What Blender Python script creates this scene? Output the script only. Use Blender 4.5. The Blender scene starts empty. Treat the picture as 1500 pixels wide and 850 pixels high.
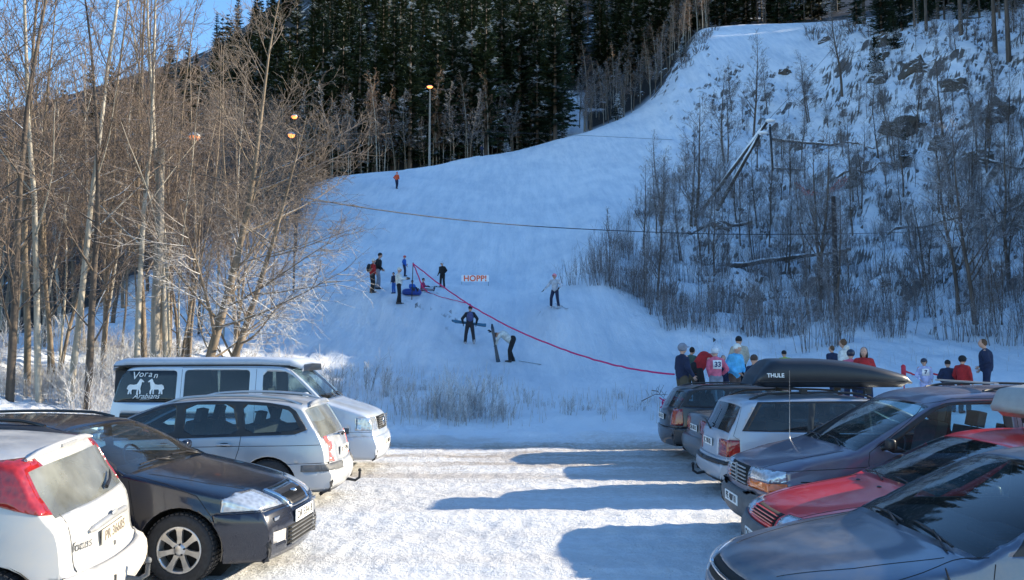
import bpy, bmesh, math, random
import numpy as np
from mathutils import Vector, Matrix
from mathutils.bvhtree import BVHTree
from mathutils import noise as mnoise
R = math.radians
scene = bpy.context.scene
COL = scene.collection
# ------------------------------------------------------------------ camera, world, sun, exposure
F = 1200.0; CXP = 750.0; CYP = 425.0; CAMH = 2.1
TILT = math.atan((517 - 425) / F)
cam = bpy.data.cameras.new('camera'); cam_o = bpy.data.objects.new('camera', cam); COL.objects.link(cam_o)
cam.sensor_width = 36; cam.lens = 36 * F / 1500; cam.clip_start = 0.1; cam.clip_end = 3000
cam_o.location = (0, 0, CAMH); cam_o.rotation_euler = (math.pi / 2 + TILT, 0, 0)
scene.camera = cam_o
SUN_EL = 21.0; SUN_AZ = 14.0      # azimuth measured from +x towards +y (sun to the right, slightly beyond)
sd = Vector((math.cos(R(SUN_AZ)) * math.cos(R(SUN_EL)), math.sin(R(SUN_AZ)) * math.cos(R(SUN_EL)), math.sin(R(SUN_EL))))
world = bpy.data.worlds.new('World'); scene.world = world; world.use_nodes = True
wn = world.node_tree; wn.nodes.clear()
wo = wn.nodes.new('ShaderNodeOutputWorld'); wb = wn.nodes.new('ShaderNodeBackground'); sky = wn.nodes.new('ShaderNodeTexSky')
hs = wn.nodes.new('ShaderNodeHueSaturation'); hs.inputs['Saturation'].default_value = 1.12
sky.sky_type = 'NISHITA'; sky.sun_disc = False; sky.sun_elevation = R(SUN_EL); sky.sun_rotation = R(90 - SUN_AZ)
sky.air_density = 1.0; sky.dust_density = 0.1; sky.ozone_density = 3.0; sky.altitude = 200
wb.inputs['Strength'].default_value = 0.15
wn.links.new(sky.outputs[0], hs.inputs['Color']); wn.links.new(hs.outputs[0], wb.inputs['Color']); wn.links.new(wb.outputs[0], wo.inputs[0])
sl = bpy.data.lights.new('sun', 'SUN'); sl.energy = 4.6; sl.angle = R(0.55); sl.color = (1.0, 0.86, 0.64)
so = bpy.data.objects.new('sun', sl); COL.objects.link(so); so.rotation_euler = (-sd).to_track_quat('-Z', 'Y').to_euler(); so.location = sd * 60
vs = scene.view_settings; vs.view_transform = 'Standard'; vs.look = 'None'; vs.gamma = 1; vs.exposure = 1.22; vs.use_curve_mapping = False
scene.cycles.use_denoising = True; scene.cycles.denoiser = 'OPENIMAGEDENOISE'; scene.cycles.denoising_input_passes = 'RGB_ALBEDO_NORMAL'; scene.cycles.denoising_prefilter = 'ACCURATE'; scene.cycles.sample_clamp_indirect = 4; scene.cycles.max_bounces = 6; scene.cycles.transparent_max_bounces = 16; scene.cycles.caustics_reflective = False; scene.cycles.caustics_refractive = False

# ------------------------------------------------------------------ helpers
ct, st = math.cos(TILT), math.sin(TILT)
def at(px, py, Y):
    a = (px - CXP) / F; b = (CYP - py) / F
    y = ct - st * b; z = st + ct * b; k = Y / y
    return Vector((a * k, Y, CAMH + z * k))
def zat(py, Y): return at(750, py, Y).z
def xat(px, z, Y):
    # x for an image column at depth Y and height z
    f = Y * ct + (z - CAMH) * st
    return (px - CXP) / F * f
def tag(o, label=None, cat=None, group=None, kind=None):
    if label: o['label'] = label
    if cat: o['category'] = cat
    if group: o['group'] = group
    if kind: o['kind'] = kind
    return o
def empty(name, loc=(0, 0, 0), rz=0, label=None, cat=None, group=None):
    o = bpy.data.objects.new(name, None); COL.objects.link(o); o.location = loc; o.rotation_euler = (0, 0, rz); o.empty_display_size = .2
    return tag(o, label, cat, group)
class MB:
    """collects polygons for one mesh"""
    def __init__(s): s.v = []; s.f = []; s.m = []; s.sm = []
    def add(s, vs, fs, mi=0, smooth=True):
        n = len(s.v); s.v.extend([tuple(p) for p in vs])
        for f in fs: s.f.append(tuple(i + n for i in f)); s.m.append(mi); s.sm.append(smooth)
    def box(s, c, d, mi=0, rot=None):
        hx, hy, hz = d[0] / 2, d[1] / 2, d[2] / 2
        vs = [Vector((x * hx, y * hy, z * hz)) for x in (-1, 1) for y in (-1, 1) for z in (-1, 1)]
        if rot is not None: vs = [rot @ p for p in vs]
        vs = [p + Vector(c) for p in vs]
        s.add(vs, [(0, 1, 3, 2), (4, 6, 7, 5), (0, 4, 5, 1), (2, 3, 7, 6), (0, 2, 6, 4), (1, 5, 7, 3)], mi, False)
    def tube(s, pts, rad, sides=6, mi=0, cap=True):
        pts = [Vector(p) for p in pts]; n = len(pts)
        if not hasattr(rad, '__len__'): rad = [rad] * n
        vs = []; up = None
        for i, p in enumerate(pts):
            d = (pts[min(i + 1, n - 1)] - pts[max(i - 1, 0)])
            if d.length < 1e-9: d = Vector((0, 0, 1))
            d.normalize()
            if up is None: up = Vector((0, 0, 1)) if abs(d.z) < .9 else Vector((1, 0, 0))
            a = d.cross(up)
            if a.length < 1e-6: a = d.cross(Vector((0.3, 1, .2)))
            a.normalize(); b = d.cross(a); up = -b if False else up
            for k in range(sides):
                t = 2 * math.pi * k / sides
                vs.append(p + (a * math.cos(t) + b * math.sin(t)) * rad[i])
        fs = []
        for i in range(n - 1):
            for k in range(sides):
                k2 = (k + 1) % sides
                fs.append((i * sides + k, i * sides + k2, (i + 1) * sides + k2, (i + 1) * sides + k))
        if cap:
            fs.append(tuple(range(sides))); fs.append(tuple((n - 1) * sides + k for k in reversed(range(sides))))
        s.add(vs, fs, mi)
    def lathe(s, prof, c, axis='y', seg=24, mi=0):
        """prof: (radius, offset along axis) list"""
        vs = []; n = len(prof); c = Vector(c)
        for r, o in prof:
            for k in range(seg):
                t = 2 * math.pi * k / seg; ca, sa = r * math.cos(t), r * math.sin(t)
                vs.append(c + (Vector((ca, o, sa)) if axis == 'y' else Vector((ca, sa, o)) if axis == 'z' else Vector((o, ca, sa))))
        fs = [(i * seg + k, i * seg + (k + 1) % seg, (i + 1) * seg + (k + 1) % seg, (i + 1) * seg + k) for i in range(n - 1) for k in range(seg)]
        s.add(vs, fs, mi)
    def ball(s, c, r, seg=10, rings=7, mi=0, rot=None):
        c = Vector(c); r = Vector(r) if hasattr(r, '__len__') else Vector((r, r, r)); vs = []
        for i in range(rings + 1):
            ph = math.pi * i / rings
            for k in range(seg):
                t = 2 * math.pi * k / seg
                p = Vector((math.sin(ph) * math.cos(t) * r.x, math.sin(ph) * math.sin(t) * r.y, math.cos(ph) * r.z))
                if rot is not None: p = rot @ p
                vs.append(c + p)
        fs = [(i * seg + k, (i + 1) * seg + k, (i + 1) * seg + (k + 1) % seg, i * seg + (k + 1) % seg) for i in range(rings) for k in range(seg)]
        s.add(vs, fs, mi)
    def mesh(s, name):
        me = bpy.data.meshes.new(name); me.from_pydata(s.v, [], s.f)
        me.polygons.foreach_set('material_index', s.m); me.polygons.foreach_set('use_smooth', s.sm); me.update()
        return me
    def build(s, name, mats, parent=None, loc=None):
        me = s.mesh(name)
        for m in (mats if isinstance(mats, (list, tuple)) else [mats]): me.materials.append(m)
        return link(name, me, parent, loc)
def link(name, me, parent=None, loc=None):
    o = bpy.data.objects.new(name, me); COL.objects.link(o)
    if parent is not None: o.parent = parent
    if loc is not None: o.location = loc
    return o
def copy_tree(o, parent=None):
    c = o.copy(); COL.objects.link(c); c.parent = parent
    for ch in [x for x in COL.objects if x.parent == o]: copy_tree(ch, c)
    return c
def bevel(o, w=.01, seg=2, ang=35):
    m = o.modifiers.new('bevel', 'BEVEL'); m.width = w; m.segments = seg; m.limit_method = 'ANGLE'; m.angle_limit = R(ang); return o

# ------------------------------------------------------------------ materials
def nt(name):
    m = bpy.data.materials.new(name); m.use_nodes = True; t = m.node_tree; b = t.nodes['Principled BSDF']; return m, t, b
def N(t, typ, **kw):
    n = t.nodes.new(typ)
    for k, v in kw.items():
        if k in n.inputs: n.inputs[k].default_value = v
        else: setattr(n, k, v)
    return n
def rgba(c): return (c[0], c[1], c[2], 1)
def mix(t, fac, a, b):
    m = t.nodes.new('ShaderNodeMix'); m.data_type = 'RGBA'
    for s, v in ((m.inputs[0], fac), (m.inputs[6], a), (m.inputs[7], b)):
        if isinstance(v, bpy.types.NodeSocket): t.links.new(v, s)
        elif hasattr(v, '__len__'): s.default_value = rgba(v)
        else: s.default_value = v
    return m.outputs[2]
def ramp(t, src, a, b, lo=0., hi=1.):
    r = t.nodes.new('ShaderNodeMapRange'); r.clamp = True; r.inputs[1].default_value = a; r.inputs[2].default_value = b; r.inputs[3].default_value = lo; r.inputs[4].default_value = hi
    t.links.new(src, r.inputs[0]); return r.outputs[0]
def noise(t, scale, detail=4, coord='Object', vec=None, rough=.55):
    n = N(t, 'ShaderNodeTexNoise', Scale=scale, Detail=detail, Roughness=rough)
    if vec is None:
        tc = t.nodes.new('ShaderNodeTexCoord'); vec = tc.outputs[coord]
    t.links.new(vec, n.inputs['Vector']); return n.outputs['Fac']
def math2(t, op, a, b):
    m = t.nodes.new('ShaderNodeMath'); m.operation = op
    for s, v in ((m.inputs[0], a), (m.inputs[1], b)):
        if isinstance(v, bpy.types.NodeSocket): t.links.new(v, s)
        else: s.default_value = v
    return m.outputs[0]
def bump(t, b, h, strength=.3, dist=.02):
    n = N(t, 'ShaderNodeBump', Strength=strength, Distance=dist); t.links.new(h, n.inputs['Height']); t.links.new(n.outputs[0], b.inputs['Normal']); return n
def plain(name, c, rough=.6, metal=0., var=.12, scale=12, emit=None, coat=0, bmp=0.):
    m, t, b = nt(name)
    n = noise(t, scale)
    lo = tuple(x * (1 - var) for x in c); hi = tuple(min(1, x * (1 + var)) for x in c)
    t.links.new(mix(t, ramp(t, n, .3, .7), lo, hi), b.inputs['Base Color'])
    b.inputs['Roughness'].default_value = rough; b.inputs['Metallic'].default_value = metal; b.inputs['Coat Weight'].default_value = coat
    if emit: b.inputs['Emission Color'].default_value = rgba(emit[0]); b.inputs['Emission Strength'].default_value = emit[1]
    if bmp: bump(t, b, n, bmp)
    return m
def up_mask(t, lo, hi, nscale=3., amp=.5, coord='Object'):
    g = t.nodes.new('ShaderNodeNewGeometry'); sx = t.nodes.new('ShaderNodeSeparateXYZ'); t.links.new(g.outputs['Normal'], sx.inputs[0])
    n = noise(t, nscale, 3, vec=g.outputs['Position'])
    s = math2(t, 'ADD', sx.outputs['Z'], math2(t, 'MULTIPLY', math2(t, 'SUBTRACT', n, .5), amp))
    return ramp(t, s, lo, hi)
SNOWC = (.84, .87, .90)
def bark(name, c1, c2, scale=6, snow=(.55, .8), snown=2.0, stretch=.15):
    m, t, b = nt(name)
    tc = t.nodes.new('ShaderNodeTexCoord'); mp = N(t, 'ShaderNodeMapping'); mp.inputs['Scale'].default_value = (1, 1, stretch); t.links.new(tc.outputs['Object'], mp.inputs[0])
    n = noise(t, scale, 4, vec=mp.outputs[0])
    c = mix(t, ramp(t, n, .35, .65), c1, c2)
    if snow: c = mix(t, up_mask(t, snow[0], snow[1], snown, .9), c, SNOWC)
    t.links.new(c, b.inputs['Base Color']); b.inputs['Roughness'].default_value = .85
    bump(t, b, n, .4, .03)
    return m
M = {}
M['bark_grey'] = bark('grey_bark', (.12, .092, .065), (.25, .195, .14))
M['bark_dark'] = bark('dark_bark', (.055, .042, .035), (.13, .10, .075))
M['bark_birch'] = bark('pale_birch_bark', (.24, .21, .165), (.46, .42, .35), 9)
M['twig_brown'] = bark('brown_twigs', (.10, .074, .058), (.19, .14, .108), snow=(.75, 1.05))
M['twig_frost'] = bark('frosted_twigs', (.15, .11, .09), (.36, .31, .29), snow=(.25, .75))
def frost_low(name, c1, c2):
    # rime on the lowest branches only, up to about four metres above the root
    m, t, b = nt(name); tc = t.nodes.new('ShaderNodeTexCoord'); n = noise(t, 6, 4, vec=tc.outputs['Object']); sx = t.nodes.new('ShaderNodeSeparateXYZ'); t.links.new(tc.outputs['Object'], sx.inputs[0])
    c = mix(t, ramp(t, n, .35, .65), c1, c2); k = math2(t, 'MULTIPLY', up_mask(t, .1, .7, 2., .9), ramp(t, sx.outputs['Z'], 2.5, 5.5, 1, .06))
    t.links.new(mix(t, k, c, SNOWC), b.inputs['Base Color']); b.inputs['Roughness'].default_value = .85; return m
M['twig_low'] = frost_low('brown_twigs_rimed_low', (.12, .094, .075), (.235, .185, .145))
M['twig_shade'] = bark('grey_twigs', (.10, .085, .08), (.20, .18, .175), snow=(.35, .85))
M['twig_red'] = bark('reddish_birch_twigs', (.20, .12, .08), (.30, .19, .12), snow=None)
M['frost_grass'] = bark('frosted_grass', (.30, .23, .15), (.60, .55, .48), 3, snow=(.2, .9))
M['log_wood'] = bark('weathered_log_wood', (.05, .04, .035), (.12, .10, .085), 5, snow=(.35, .55))
M['pole_wood'] = bark('pole_wood', (.20, .18, .15), (.34, .31, .27), 14, snow=None, stretch=.05)
M['pole_dark'] = bark('dark_pole_wood', (.03, .028, .03), (.06, .055, .055), 14, snow=(.8, 1), stretch=.05)
# ------------------------------------------------------------------ terrain: one snow sheet
CTRL = {
 -900: [(20, 600), (24, 575), (34, 520), (50, 470), (80, 415), (120, 370), (200, 300), (340, 240)],
 -300: [(20, 600), (24, 575), (32, 525), (50, 470), (80, 415), (120, 370), (200, 290), (340, 200)],
 0:    [(20, 600), (24, 575), (32, 520), (45, 480), (60, 445), (80, 405), (120, 360), (200, 270), (340, 160)],
 150:  [(21, 608), (25, 580), (32, 525), (45, 480), (60, 430), (80, 385), (120, 330), (200, 230), (340, 120)],
 300:  [(21, 612), (25, 580), (32, 520), (45, 455), (60, 390), (80, 335), (110, 295), (160, 230), (240, 130), (340, 70)],
 400:  [(21, 620), (25, 585), (32, 520), (42, 455), (55, 395), (75, 330), (100, 280), (125, 255), (180, 150), (260, 40), (340, 0)],
 470:  [(21, 625), (25, 585), (31, 530), (37, 475), (43, 432), (50, 408), (60, 365), (75, 308), (95, 263), (108, 262), (140, 205), (200, 90), (280, -20), (340, -40)],
 560:  [(21, 625), (25, 590), (31, 542), (36, 485), (39.5, 432), (42, 421), (46, 414), (52, 404), (60, 368), (72, 312), (88, 260), (98, 252), (112, 262), (140, 205), (200, 80), (280, -40), (340, -60)],
 630:  [(21, 625), (25, 592), (31, 545), (36, 492), (41, 432), (44, 420), (48, 414), (54, 406), (62, 366), (76, 302), (92, 258), (103, 243), (116, 252), (150, 180), (200, 80), (280, -60), (340, -80)],
 700:  [(21, 625), (25, 592), (31, 545), (37, 500), (43, 442), (48, 420), (52, 412), (57, 402), (66, 350), (80, 296), (96, 252), (108, 229), (120, 238), (150, 175), (200, 80), (280, -60), (340, -80)],
 760:  [(21, 625), (25, 592), (32, 540), (38, 490), (44, 446), (50, 422), (56, 402), (68, 345), (85, 284), (100, 243), (114, 220), (126, 228), (155, 160), (200, 80), (280, -60), (340, -80)],
 820:  [(21, 625), (25, 592), (32, 545), (39, 452.5), (45, 428), (52, 402), (66, 345), (85, 283), (102, 235), (118, 204), (130, 210), (160, 140), (200, 70), (280, -60), (340, -80)],
 880:  [(21, 625), (25, 592), (32, 545), (37, 485), (42, 440), (48, 395), (58, 350), (74, 300), (95, 245), (124, 187), (136, 190), (160, 140), (200, 70), (280, -60), (340, -80)],
 950:  [(21, 625), (25, 590), (32, 542), (38, 494), (44, 452), (51, 402), (62, 350), (80, 283), (105, 212), (132, 152), (144, 155), (165, 105), (210, 40), (280, -50), (340, -80)],
 1000: [(21, 622), (25, 590), (31, 552), (37, 512), (43, 470), (51, 415), (63, 348), (80, 285), (105, 200), (142, 90), (152, 88), (180, 50), (240, -20), (340, -70)],
 1040: [(21, 620), (25, 588), (31, 550), (37, 512), (43, 474), (51, 425), (63, 358), (80, 290), (105, 205), (150, 44), (164, 42), (200, 20), (340, -60)],
 1120: [(21, 620), (25, 585), (30, 545), (35, 510), (42, 476), (51, 430), (62, 372), (80, 297), (105, 205), (155, 37), (168, 36), (210, 20), (340, -40)],
 1200: [(21, 620), (25, 580), (29, 540), (33, 508), (40, 478), (47, 455), (56, 408), (71, 332), (90, 245), (115, 150), (152, 36), (165, 33), (210, 20), (340, -30)],
 1270: [(21, 620), (25, 578), (28.5, 535), (32, 505), (38, 486), (46, 448), (57, 385), (72, 300), (90, 210), (108, 130), (135, 40), (150, 34), (210, 10), (340, -30)],
 1350: [(21, 618), (25, 575), (28, 540), (31, 515), (37, 488), (46, 438), (60, 350), (75, 262), (90, 180), (103, 100), (118, 45), (135, 38), (200, 0), (340, -30)],
 1430: [(21, 616), (25, 572), (28, 540), (31, 515), (37, 484), (46, 430), (60, 330), (75, 240), (88, 150), (99, 75), (112, 40), (130, 30), (200, 0), (340, -30)],
 1500: [(21, 615), (25, 570), (28, 538), (31, 513), (37, 478), (46, 415), (60, 312), (75, 212), (90, 112), (100, 65), (112, 45), (130, 20), (200, -20), (340, -60)],
 1650: [(21, 591), (24, 472), (27, 388), (32, 333), (38, 299), (46, 233), (60, 79), (75, -25), (90, -82), (110, -60), (200, 50), (340, 101)],  # unseen side of the bank, raised to keep sun off the slope
 1850: [(21, 523), (23, 366), (25.5, 75), (30, 29), (36, 37), (42, 48), (46, -2), (52, -173), (60, -241), (75, -217), (90, -228), (110, -202), (150, -146), (200, -70), (340, 66)],  # unseen spur, shaped so that its shadow covers the run
}
def pchip(xs, ys, x):
    xs = np.asarray(xs, float); ys = np.asarray(ys, float); h = np.diff(xs); d = np.diff(ys) / h
    m = np.zeros(len(xs)); m[0] = d[0]; m[-1] = d[-1]
    for i in range(1, len(xs) - 1):
        if d[i - 1] * d[i] > 0:
            w1 = 2 * h[i] + h[i - 1]; w2 = h[i] + 2 * h[i - 1]; m[i] = (w1 + w2) / (w1 / d[i - 1] + w2 / d[i])
    x = np.clip(np.asarray(x, float), xs[0], xs[-1]); k = np.clip(np.searchsorted(xs, x) - 1, 0, len(xs) - 2)
    t = (x - xs[k]) / h[k]
    return ((1 + 2 * t) * (1 - t) ** 2) * ys[k] + t * (1 - t) ** 2 * h[k] * m[k] + t * t * (3 - 2 * t) * ys[k + 1] + t * t * (t - 1) * h[k] * m[k + 1]
_rows = np.concatenate([np.array([-60, -40, -25, -15, -8, -4, -1.5, 0.]), np.geomspace(1.0, 360, 620)])
_cpx = sorted(CTRL)
_prof = []
for p in _cpx:
    ys = [0, 14, 18.6]; zs = [0, 0, 0.0]
    for (Y, py) in CTRL[p]: ys.append(Y); zs.append(zat(py, Y))
    z = pchip(ys, zs, _rows); z[_rows < 14] = 0
    _prof.append(z)
_prof = np.array(_prof)
def _cols(pxq):
    """smooth interpolation across columns"""
    pxq = np.asarray(pxq, float); out = np.zeros((len(pxq), len(_rows)))
    for j in range(len(_rows)): out[:, j] = pchip(_cpx, _prof[:, j], pxq)
    return out
_upx = np.concatenate([np.array([-12000, -7000, -4000, -2500, -1800, -1300]), np.arange(-900, 1860, 4.5), np.array([2000, 2300, 2900, 4000, 7000, 12000])])
_Z = _cols(_upx)
# a low bank ridge and roughness
def fbm(x, y, s, o=4, seed=0.): return mnoise.fractal(Vector((x * s + seed, y * s - seed, seed)), 1.0, 2.0, o)
_g = np.where(_rows > 8, _rows, 4 + np.maximum(_rows + 0.0, -60) * .5); _g = np.where(_rows < 0, 4 + _rows * 0, _g)
_X = np.outer((_upx - CXP) / F, _g)
for i, p in enumerate(_upx):
    if p < -1300 or p > 2300: continue
    bankw = min(1, max(0, (p - 900) / 150.)); leftw = min(1, max(0, (430 - p) / 120.))
    for j in range(8, len(_rows)):
        Y = _rows[j]; x = _X[i, j]
        if Y < 8: 
            if Y > 2.5: _Z[i, j] += .012 * fbm(x, Y, 2.3, 3)
            continue
        if Y > 200: continue
        if Y < 20:
            _Z[i, j] += .028 * fbm(x * .22, Y, 1.5, 3, 21.) + .02 * fbm(x, Y, .7, 3) + .022 * fbm(x, Y, 4.5, 4, 3.)
            e = math.exp(-((Y - 19.6 - .5 * fbm(x, 3, .3, 2)) / 1.0) ** 2); _Z[i, j] += e * (.10 + .12 * fbm(x, Y, .9, 3, 7.))
            continue
        e = math.exp(-((Y - 19.6 - .5 * fbm(x, 3, .3, 2)) / 1.0) ** 2); _Z[i, j] += e * (.10 + .12 * fbm(x, Y, .9, 3, 7.))
        a = .07 if 480 < p < 900 else .12
        if Y > 46 and 480 < p < 900: a = .10
        rw = max(bankw * min(1, max(0, (Y - 31) / 10.)), leftw * .55 * min(1, max(0, (Y - 22) / 6.)))
        if p > 1000 and Y > 120: rw *= max(0, 1 - (Y - 120) / 20.)
        _Z[i, j] += a * fbm(x, Y, .55, 4, 1.)
        if Y < 62: _Z[i, j] += .045 * fbm(x, Y, 2.2, 3, 4.) * (1 + (1.2 if p < 700 and Y < 45 else 0))
        if rw > 0:
            n = fbm(x, Y * .8, .16, 5, 5.); n2 = 1 - abs(fbm(x, Y * .6, .3, 4, 9.)) * 2
            _Z[i, j] += rw * (0.9 * n + .55 * n2)
def ground(x, y):
    if y <= 8: return 0.0
    pxq = x / y * F + CXP
    i = np.clip(np.searchsorted(_upx, pxq) - 1, 0, len(_upx) - 2); j = np.clip(np.searchsorted(_rows, y) - 1, 0, len(_rows) - 2)
    tu = min(1, max(0, (pxq - _upx[i]) / (_upx[i + 1] - _upx[i]))); tv = min(1, max(0, (y - _rows[j]) / (_rows[j + 1] - _rows[j])))
    return float((_Z[i, j] * (1 - tu) + _Z[i + 1, j] * tu) * (1 - tv) + (_Z[i, j + 1] * (1 - tu) + _Z[i + 1, j + 1] * tu) * tv)
def gpt(px, Y):
    """ground point at image column px, depth Y (column taken through the tilted camera)"""
    z = 2.
    for _ in range(4):
        x = xat(px, z, Y); z = ground(x, Y)
    return Vector((x, Y, z))
def gpix(px, py, ymin=19, ymax=200):
    """visible ground point at a pixel, by marching"""
    Y = ymin
    while Y < ymax:
        p = at(px, py, Y)
        if ground(p.x, p.y) >= p.z: return p
        Y += .1 + Y * .002
    return at(px, py, ymax)
m, t, b = nt('snow')
g = t.nodes.new('ShaderNodeNewGeometry'); sx = t.nodes.new('ShaderNodeSeparateXYZ'); t.links.new(g.outputs['Position'], sx.inputs[0])
P = g.outputs['Position']
park = ramp(t, math2(t, 'ADD', sx.outputs['Y'], math2(t, 'MULTIPLY', noise(t, .5, 4, vec=P), 2.)), 19.6, 20.6, 1, 0)
mp = N(t, 'ShaderNodeMapping'); mp.inputs['Scale'].default_value = (.16, 1.0, 1); t.links.new(P, mp.inputs[0])
n1 = noise(t, 1.1, 7, vec=mp.outputs[0], rough=.65); n2 = noise(t, 9, 6, vec=P, rough=.7)
dirt = math2(t, 'MULTIPLY', ramp(t, math2(t, 'ADD', n1, math2(t, 'MULTIPLY', n2, .5)), .56, .84), park)
far = ramp(t, sx.outputs['Y'], 11, 17)      # packed driving lane further from the camera is greyer
dirt = math2(t, 'MULTIPLY', dirt, math2(t, 'ADD', .35, math2(t, 'MULTIPLY', far, .65)))
c = mix(t, dirt, SNOWC, (.44, .38, .32))
sp = N(t, 'ShaderNodeTexNoise', Scale=26., Detail=2.); t.links.new(P, sp.inputs['Vector'])
c = mix(t, math2(t, 'MULTIPLY', ramp(t, sp.outputs['Fac'], .70, .76), math2(t, 'MULTIPLY', park, .6)), c, (.25, .2, .15))
mpa = N(t, 'ShaderNodeMapping'); mpa.inputs['Scale'].default_value = (1.2, .16, .16); mpa.inputs['Rotation'].default_value = (0, 0, R(10)); t.links.new(P, mpa.inputs[0])
track_tone = math2(t, 'MULTIPLY', ramp(t, math2(t, 'ADD', noise(t, 1.2, 6, vec=mpa.outputs[0], rough=.68), math2(t, 'MULTIPLY', noise(t, .16, 3, vec=P), .7)), .70, 1.05), ramp(t, sx.outputs['Y'], 22, 30))  # packed snow streaks; colour stands in for track relief that shade hides
c = mix(t, math2(t, 'MULTIPLY', track_tone, .75), c, (.56, .64, .72))
# earth and rock where the hillside is too steep to hold snow
sn = t.nodes.new('ShaderNodeSeparateXYZ'); t.links.new(g.outputs['True Normal'], sn.inputs[0])
rk = ramp(t, math2(t, 'ADD', sn.outputs['Z'], math2(t, 'MULTIPLY', math2(t, 'SUBTRACT', noise(t, .6, 6, vec=P), .5), .45)), .69, .61, 0, 1)
hill = math2(t, 'MULTIPLY', rk, ramp(t, sx.outputs['Y'], 24, 32))
c = mix(t, hill, c, mix(t, noise(t, 2.5, 4, vec=P), (.06, .05, .045), (.17, .15, .135)))
# forest floor: forest shade painted into the needle litter colour, with patches of snow
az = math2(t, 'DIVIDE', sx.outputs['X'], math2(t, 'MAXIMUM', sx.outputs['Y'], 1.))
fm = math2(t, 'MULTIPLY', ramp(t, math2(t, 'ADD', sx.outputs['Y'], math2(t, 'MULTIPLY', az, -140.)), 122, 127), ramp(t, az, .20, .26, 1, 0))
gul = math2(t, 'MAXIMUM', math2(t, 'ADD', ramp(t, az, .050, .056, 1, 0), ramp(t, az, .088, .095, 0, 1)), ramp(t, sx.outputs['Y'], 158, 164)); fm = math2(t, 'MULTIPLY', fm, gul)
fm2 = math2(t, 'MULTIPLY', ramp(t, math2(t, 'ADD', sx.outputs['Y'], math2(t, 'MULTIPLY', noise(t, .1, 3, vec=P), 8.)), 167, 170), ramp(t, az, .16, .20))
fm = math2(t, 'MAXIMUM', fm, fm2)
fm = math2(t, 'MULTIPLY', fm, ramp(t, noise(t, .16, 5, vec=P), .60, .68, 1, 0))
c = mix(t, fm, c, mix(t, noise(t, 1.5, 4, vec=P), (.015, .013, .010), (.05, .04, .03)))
t.links.new(c, b.inputs['Base Color']); b.inputs['Roughness'].default_value = .65
b.inputs['Specular IOR Level'].default_value = .25
h = math2(t, 'ADD', math2(t, 'MULTIPLY', noise(t, 3.2, 8, vec=P, rough=.72), 1.0), math2(t, 'MULTIPLY', noise(t, 15, 6, vec=P, rough=.72), .55))
# ski tracks and groomed ridges running down the slope
mp2 = N(t, 'ShaderNodeMapping'); mp2.inputs['Scale'].default_value = (1.6, .10, .10); mp2.inputs['Rotation'].default_value = (0, 0, R(14)); t.links.new(P, mp2.inputs[0])
mp3 = N(t, 'ShaderNodeMapping'); mp3.inputs['Scale'].default_value = (2.2, .14, .14); mp3.inputs['Rotation'].default_value = (0, 0, R(-22)); t.links.new(P, mp3.inputs[0])
trk = math2(t, 'MULTIPLY', math2(t, 'ADD', noise(t, 1.5, 6, vec=mp2.outputs[0], rough=.7), noise(t, 1.3, 5, vec=mp3.outputs[0], rough=.7)), ramp(t, sx.outputs['Y'], 27, 34, 0, 1.1))
h = math2(t, 'ADD', h, trk)
bn = bump(t, b, h, .8, .12)
M['snow'] = m
M['snow_lump'] = plain('snow_lump', SNOWC, .7, var=.03, scale=4, bmp=.3)
nr, nc = len(_rows), len(_upx)
vs_ = np.zeros((nc, nr, 3)); vs_[:, :, 0] = _X; vs_[:, :, 1] = _rows[None, :]; vs_[:, :, 2] = _Z
idx = np.arange(nc * nr).reshape(nc, nr)
fs_ = np.stack([idx[:-1, :-1], idx[1:, :-1], idx[1:, 1:], idx[:-1, 1:]], -1).reshape(-1, 4)
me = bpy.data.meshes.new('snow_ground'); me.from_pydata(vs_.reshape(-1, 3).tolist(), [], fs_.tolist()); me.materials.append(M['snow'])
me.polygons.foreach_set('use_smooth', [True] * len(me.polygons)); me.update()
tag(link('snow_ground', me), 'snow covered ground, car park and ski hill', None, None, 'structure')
# ------------------------------------------------------------------ vegetation
def fast_tube(V, Fc, pts, r0, r1, sides):
    n = len(pts); base = len(V)
    d = pts[-1] - pts[0]; d.normalize()
    up = Vector((0, 0, 1)) if abs(d.z) < .85 else Vector((1, 0, 0))
    a = d.cross(up); a.normalize(); b = d.cross(a)
    cs = [(math.cos(2 * math.pi * k / sides), math.sin(2 * math.pi * k / sides)) for k in range(sides)]
    for i, p in enumerate(pts):
        r = r0 + (r1 - r0) * i / (n - 1)
        for c, s in cs: V.append((p.x + (a.x * c + b.x * s) * r, p.y + (a.y * c + b.y * s) * r, p.z + (a.z * c + b.z * s) * r))
    for i in range(n - 1):
        o = base + i * sides
        for k in range(sides):
            k2 = (k + 1) % sides
            Fc.append((o + k, o + k2, o + sides + k2, o + sides + k))
def path(rng, p, d, L, n, wander, lift):
    pts = [p.copy()]; d = d.copy()
    for i in range(n):
        d = d + Vector((rng.uniform(-1, 1), rng.uniform(-1, 1), rng.uniform(-1, 1))) * wander + Vector((0, 0, lift)); d.normalize()
        p = p + d * (L / n); pts.append(p.copy())
    return pts
def side_dir(rng, d, ang, az=None):
    up = Vector((0, 0, 1)) if abs(d.z) < .9 else Vector((1, 0, 0))
    a = d.cross(up); a.normalize(); b = d.cross(a)
    t = rng.uniform(0, 2 * math.pi) if az is None else az
    return (d * math.cos(ang) + (a * math.cos(t) + b * math.sin(t)) * math.sin(ang)).normalized()
def sample(pts, t):
    f = t * (len(pts) - 1); i = min(int(f), len(pts) - 2); return pts[i].lerp(pts[i + 1], f - i), (pts[i + 1] - pts[i]).normalized()
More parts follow.
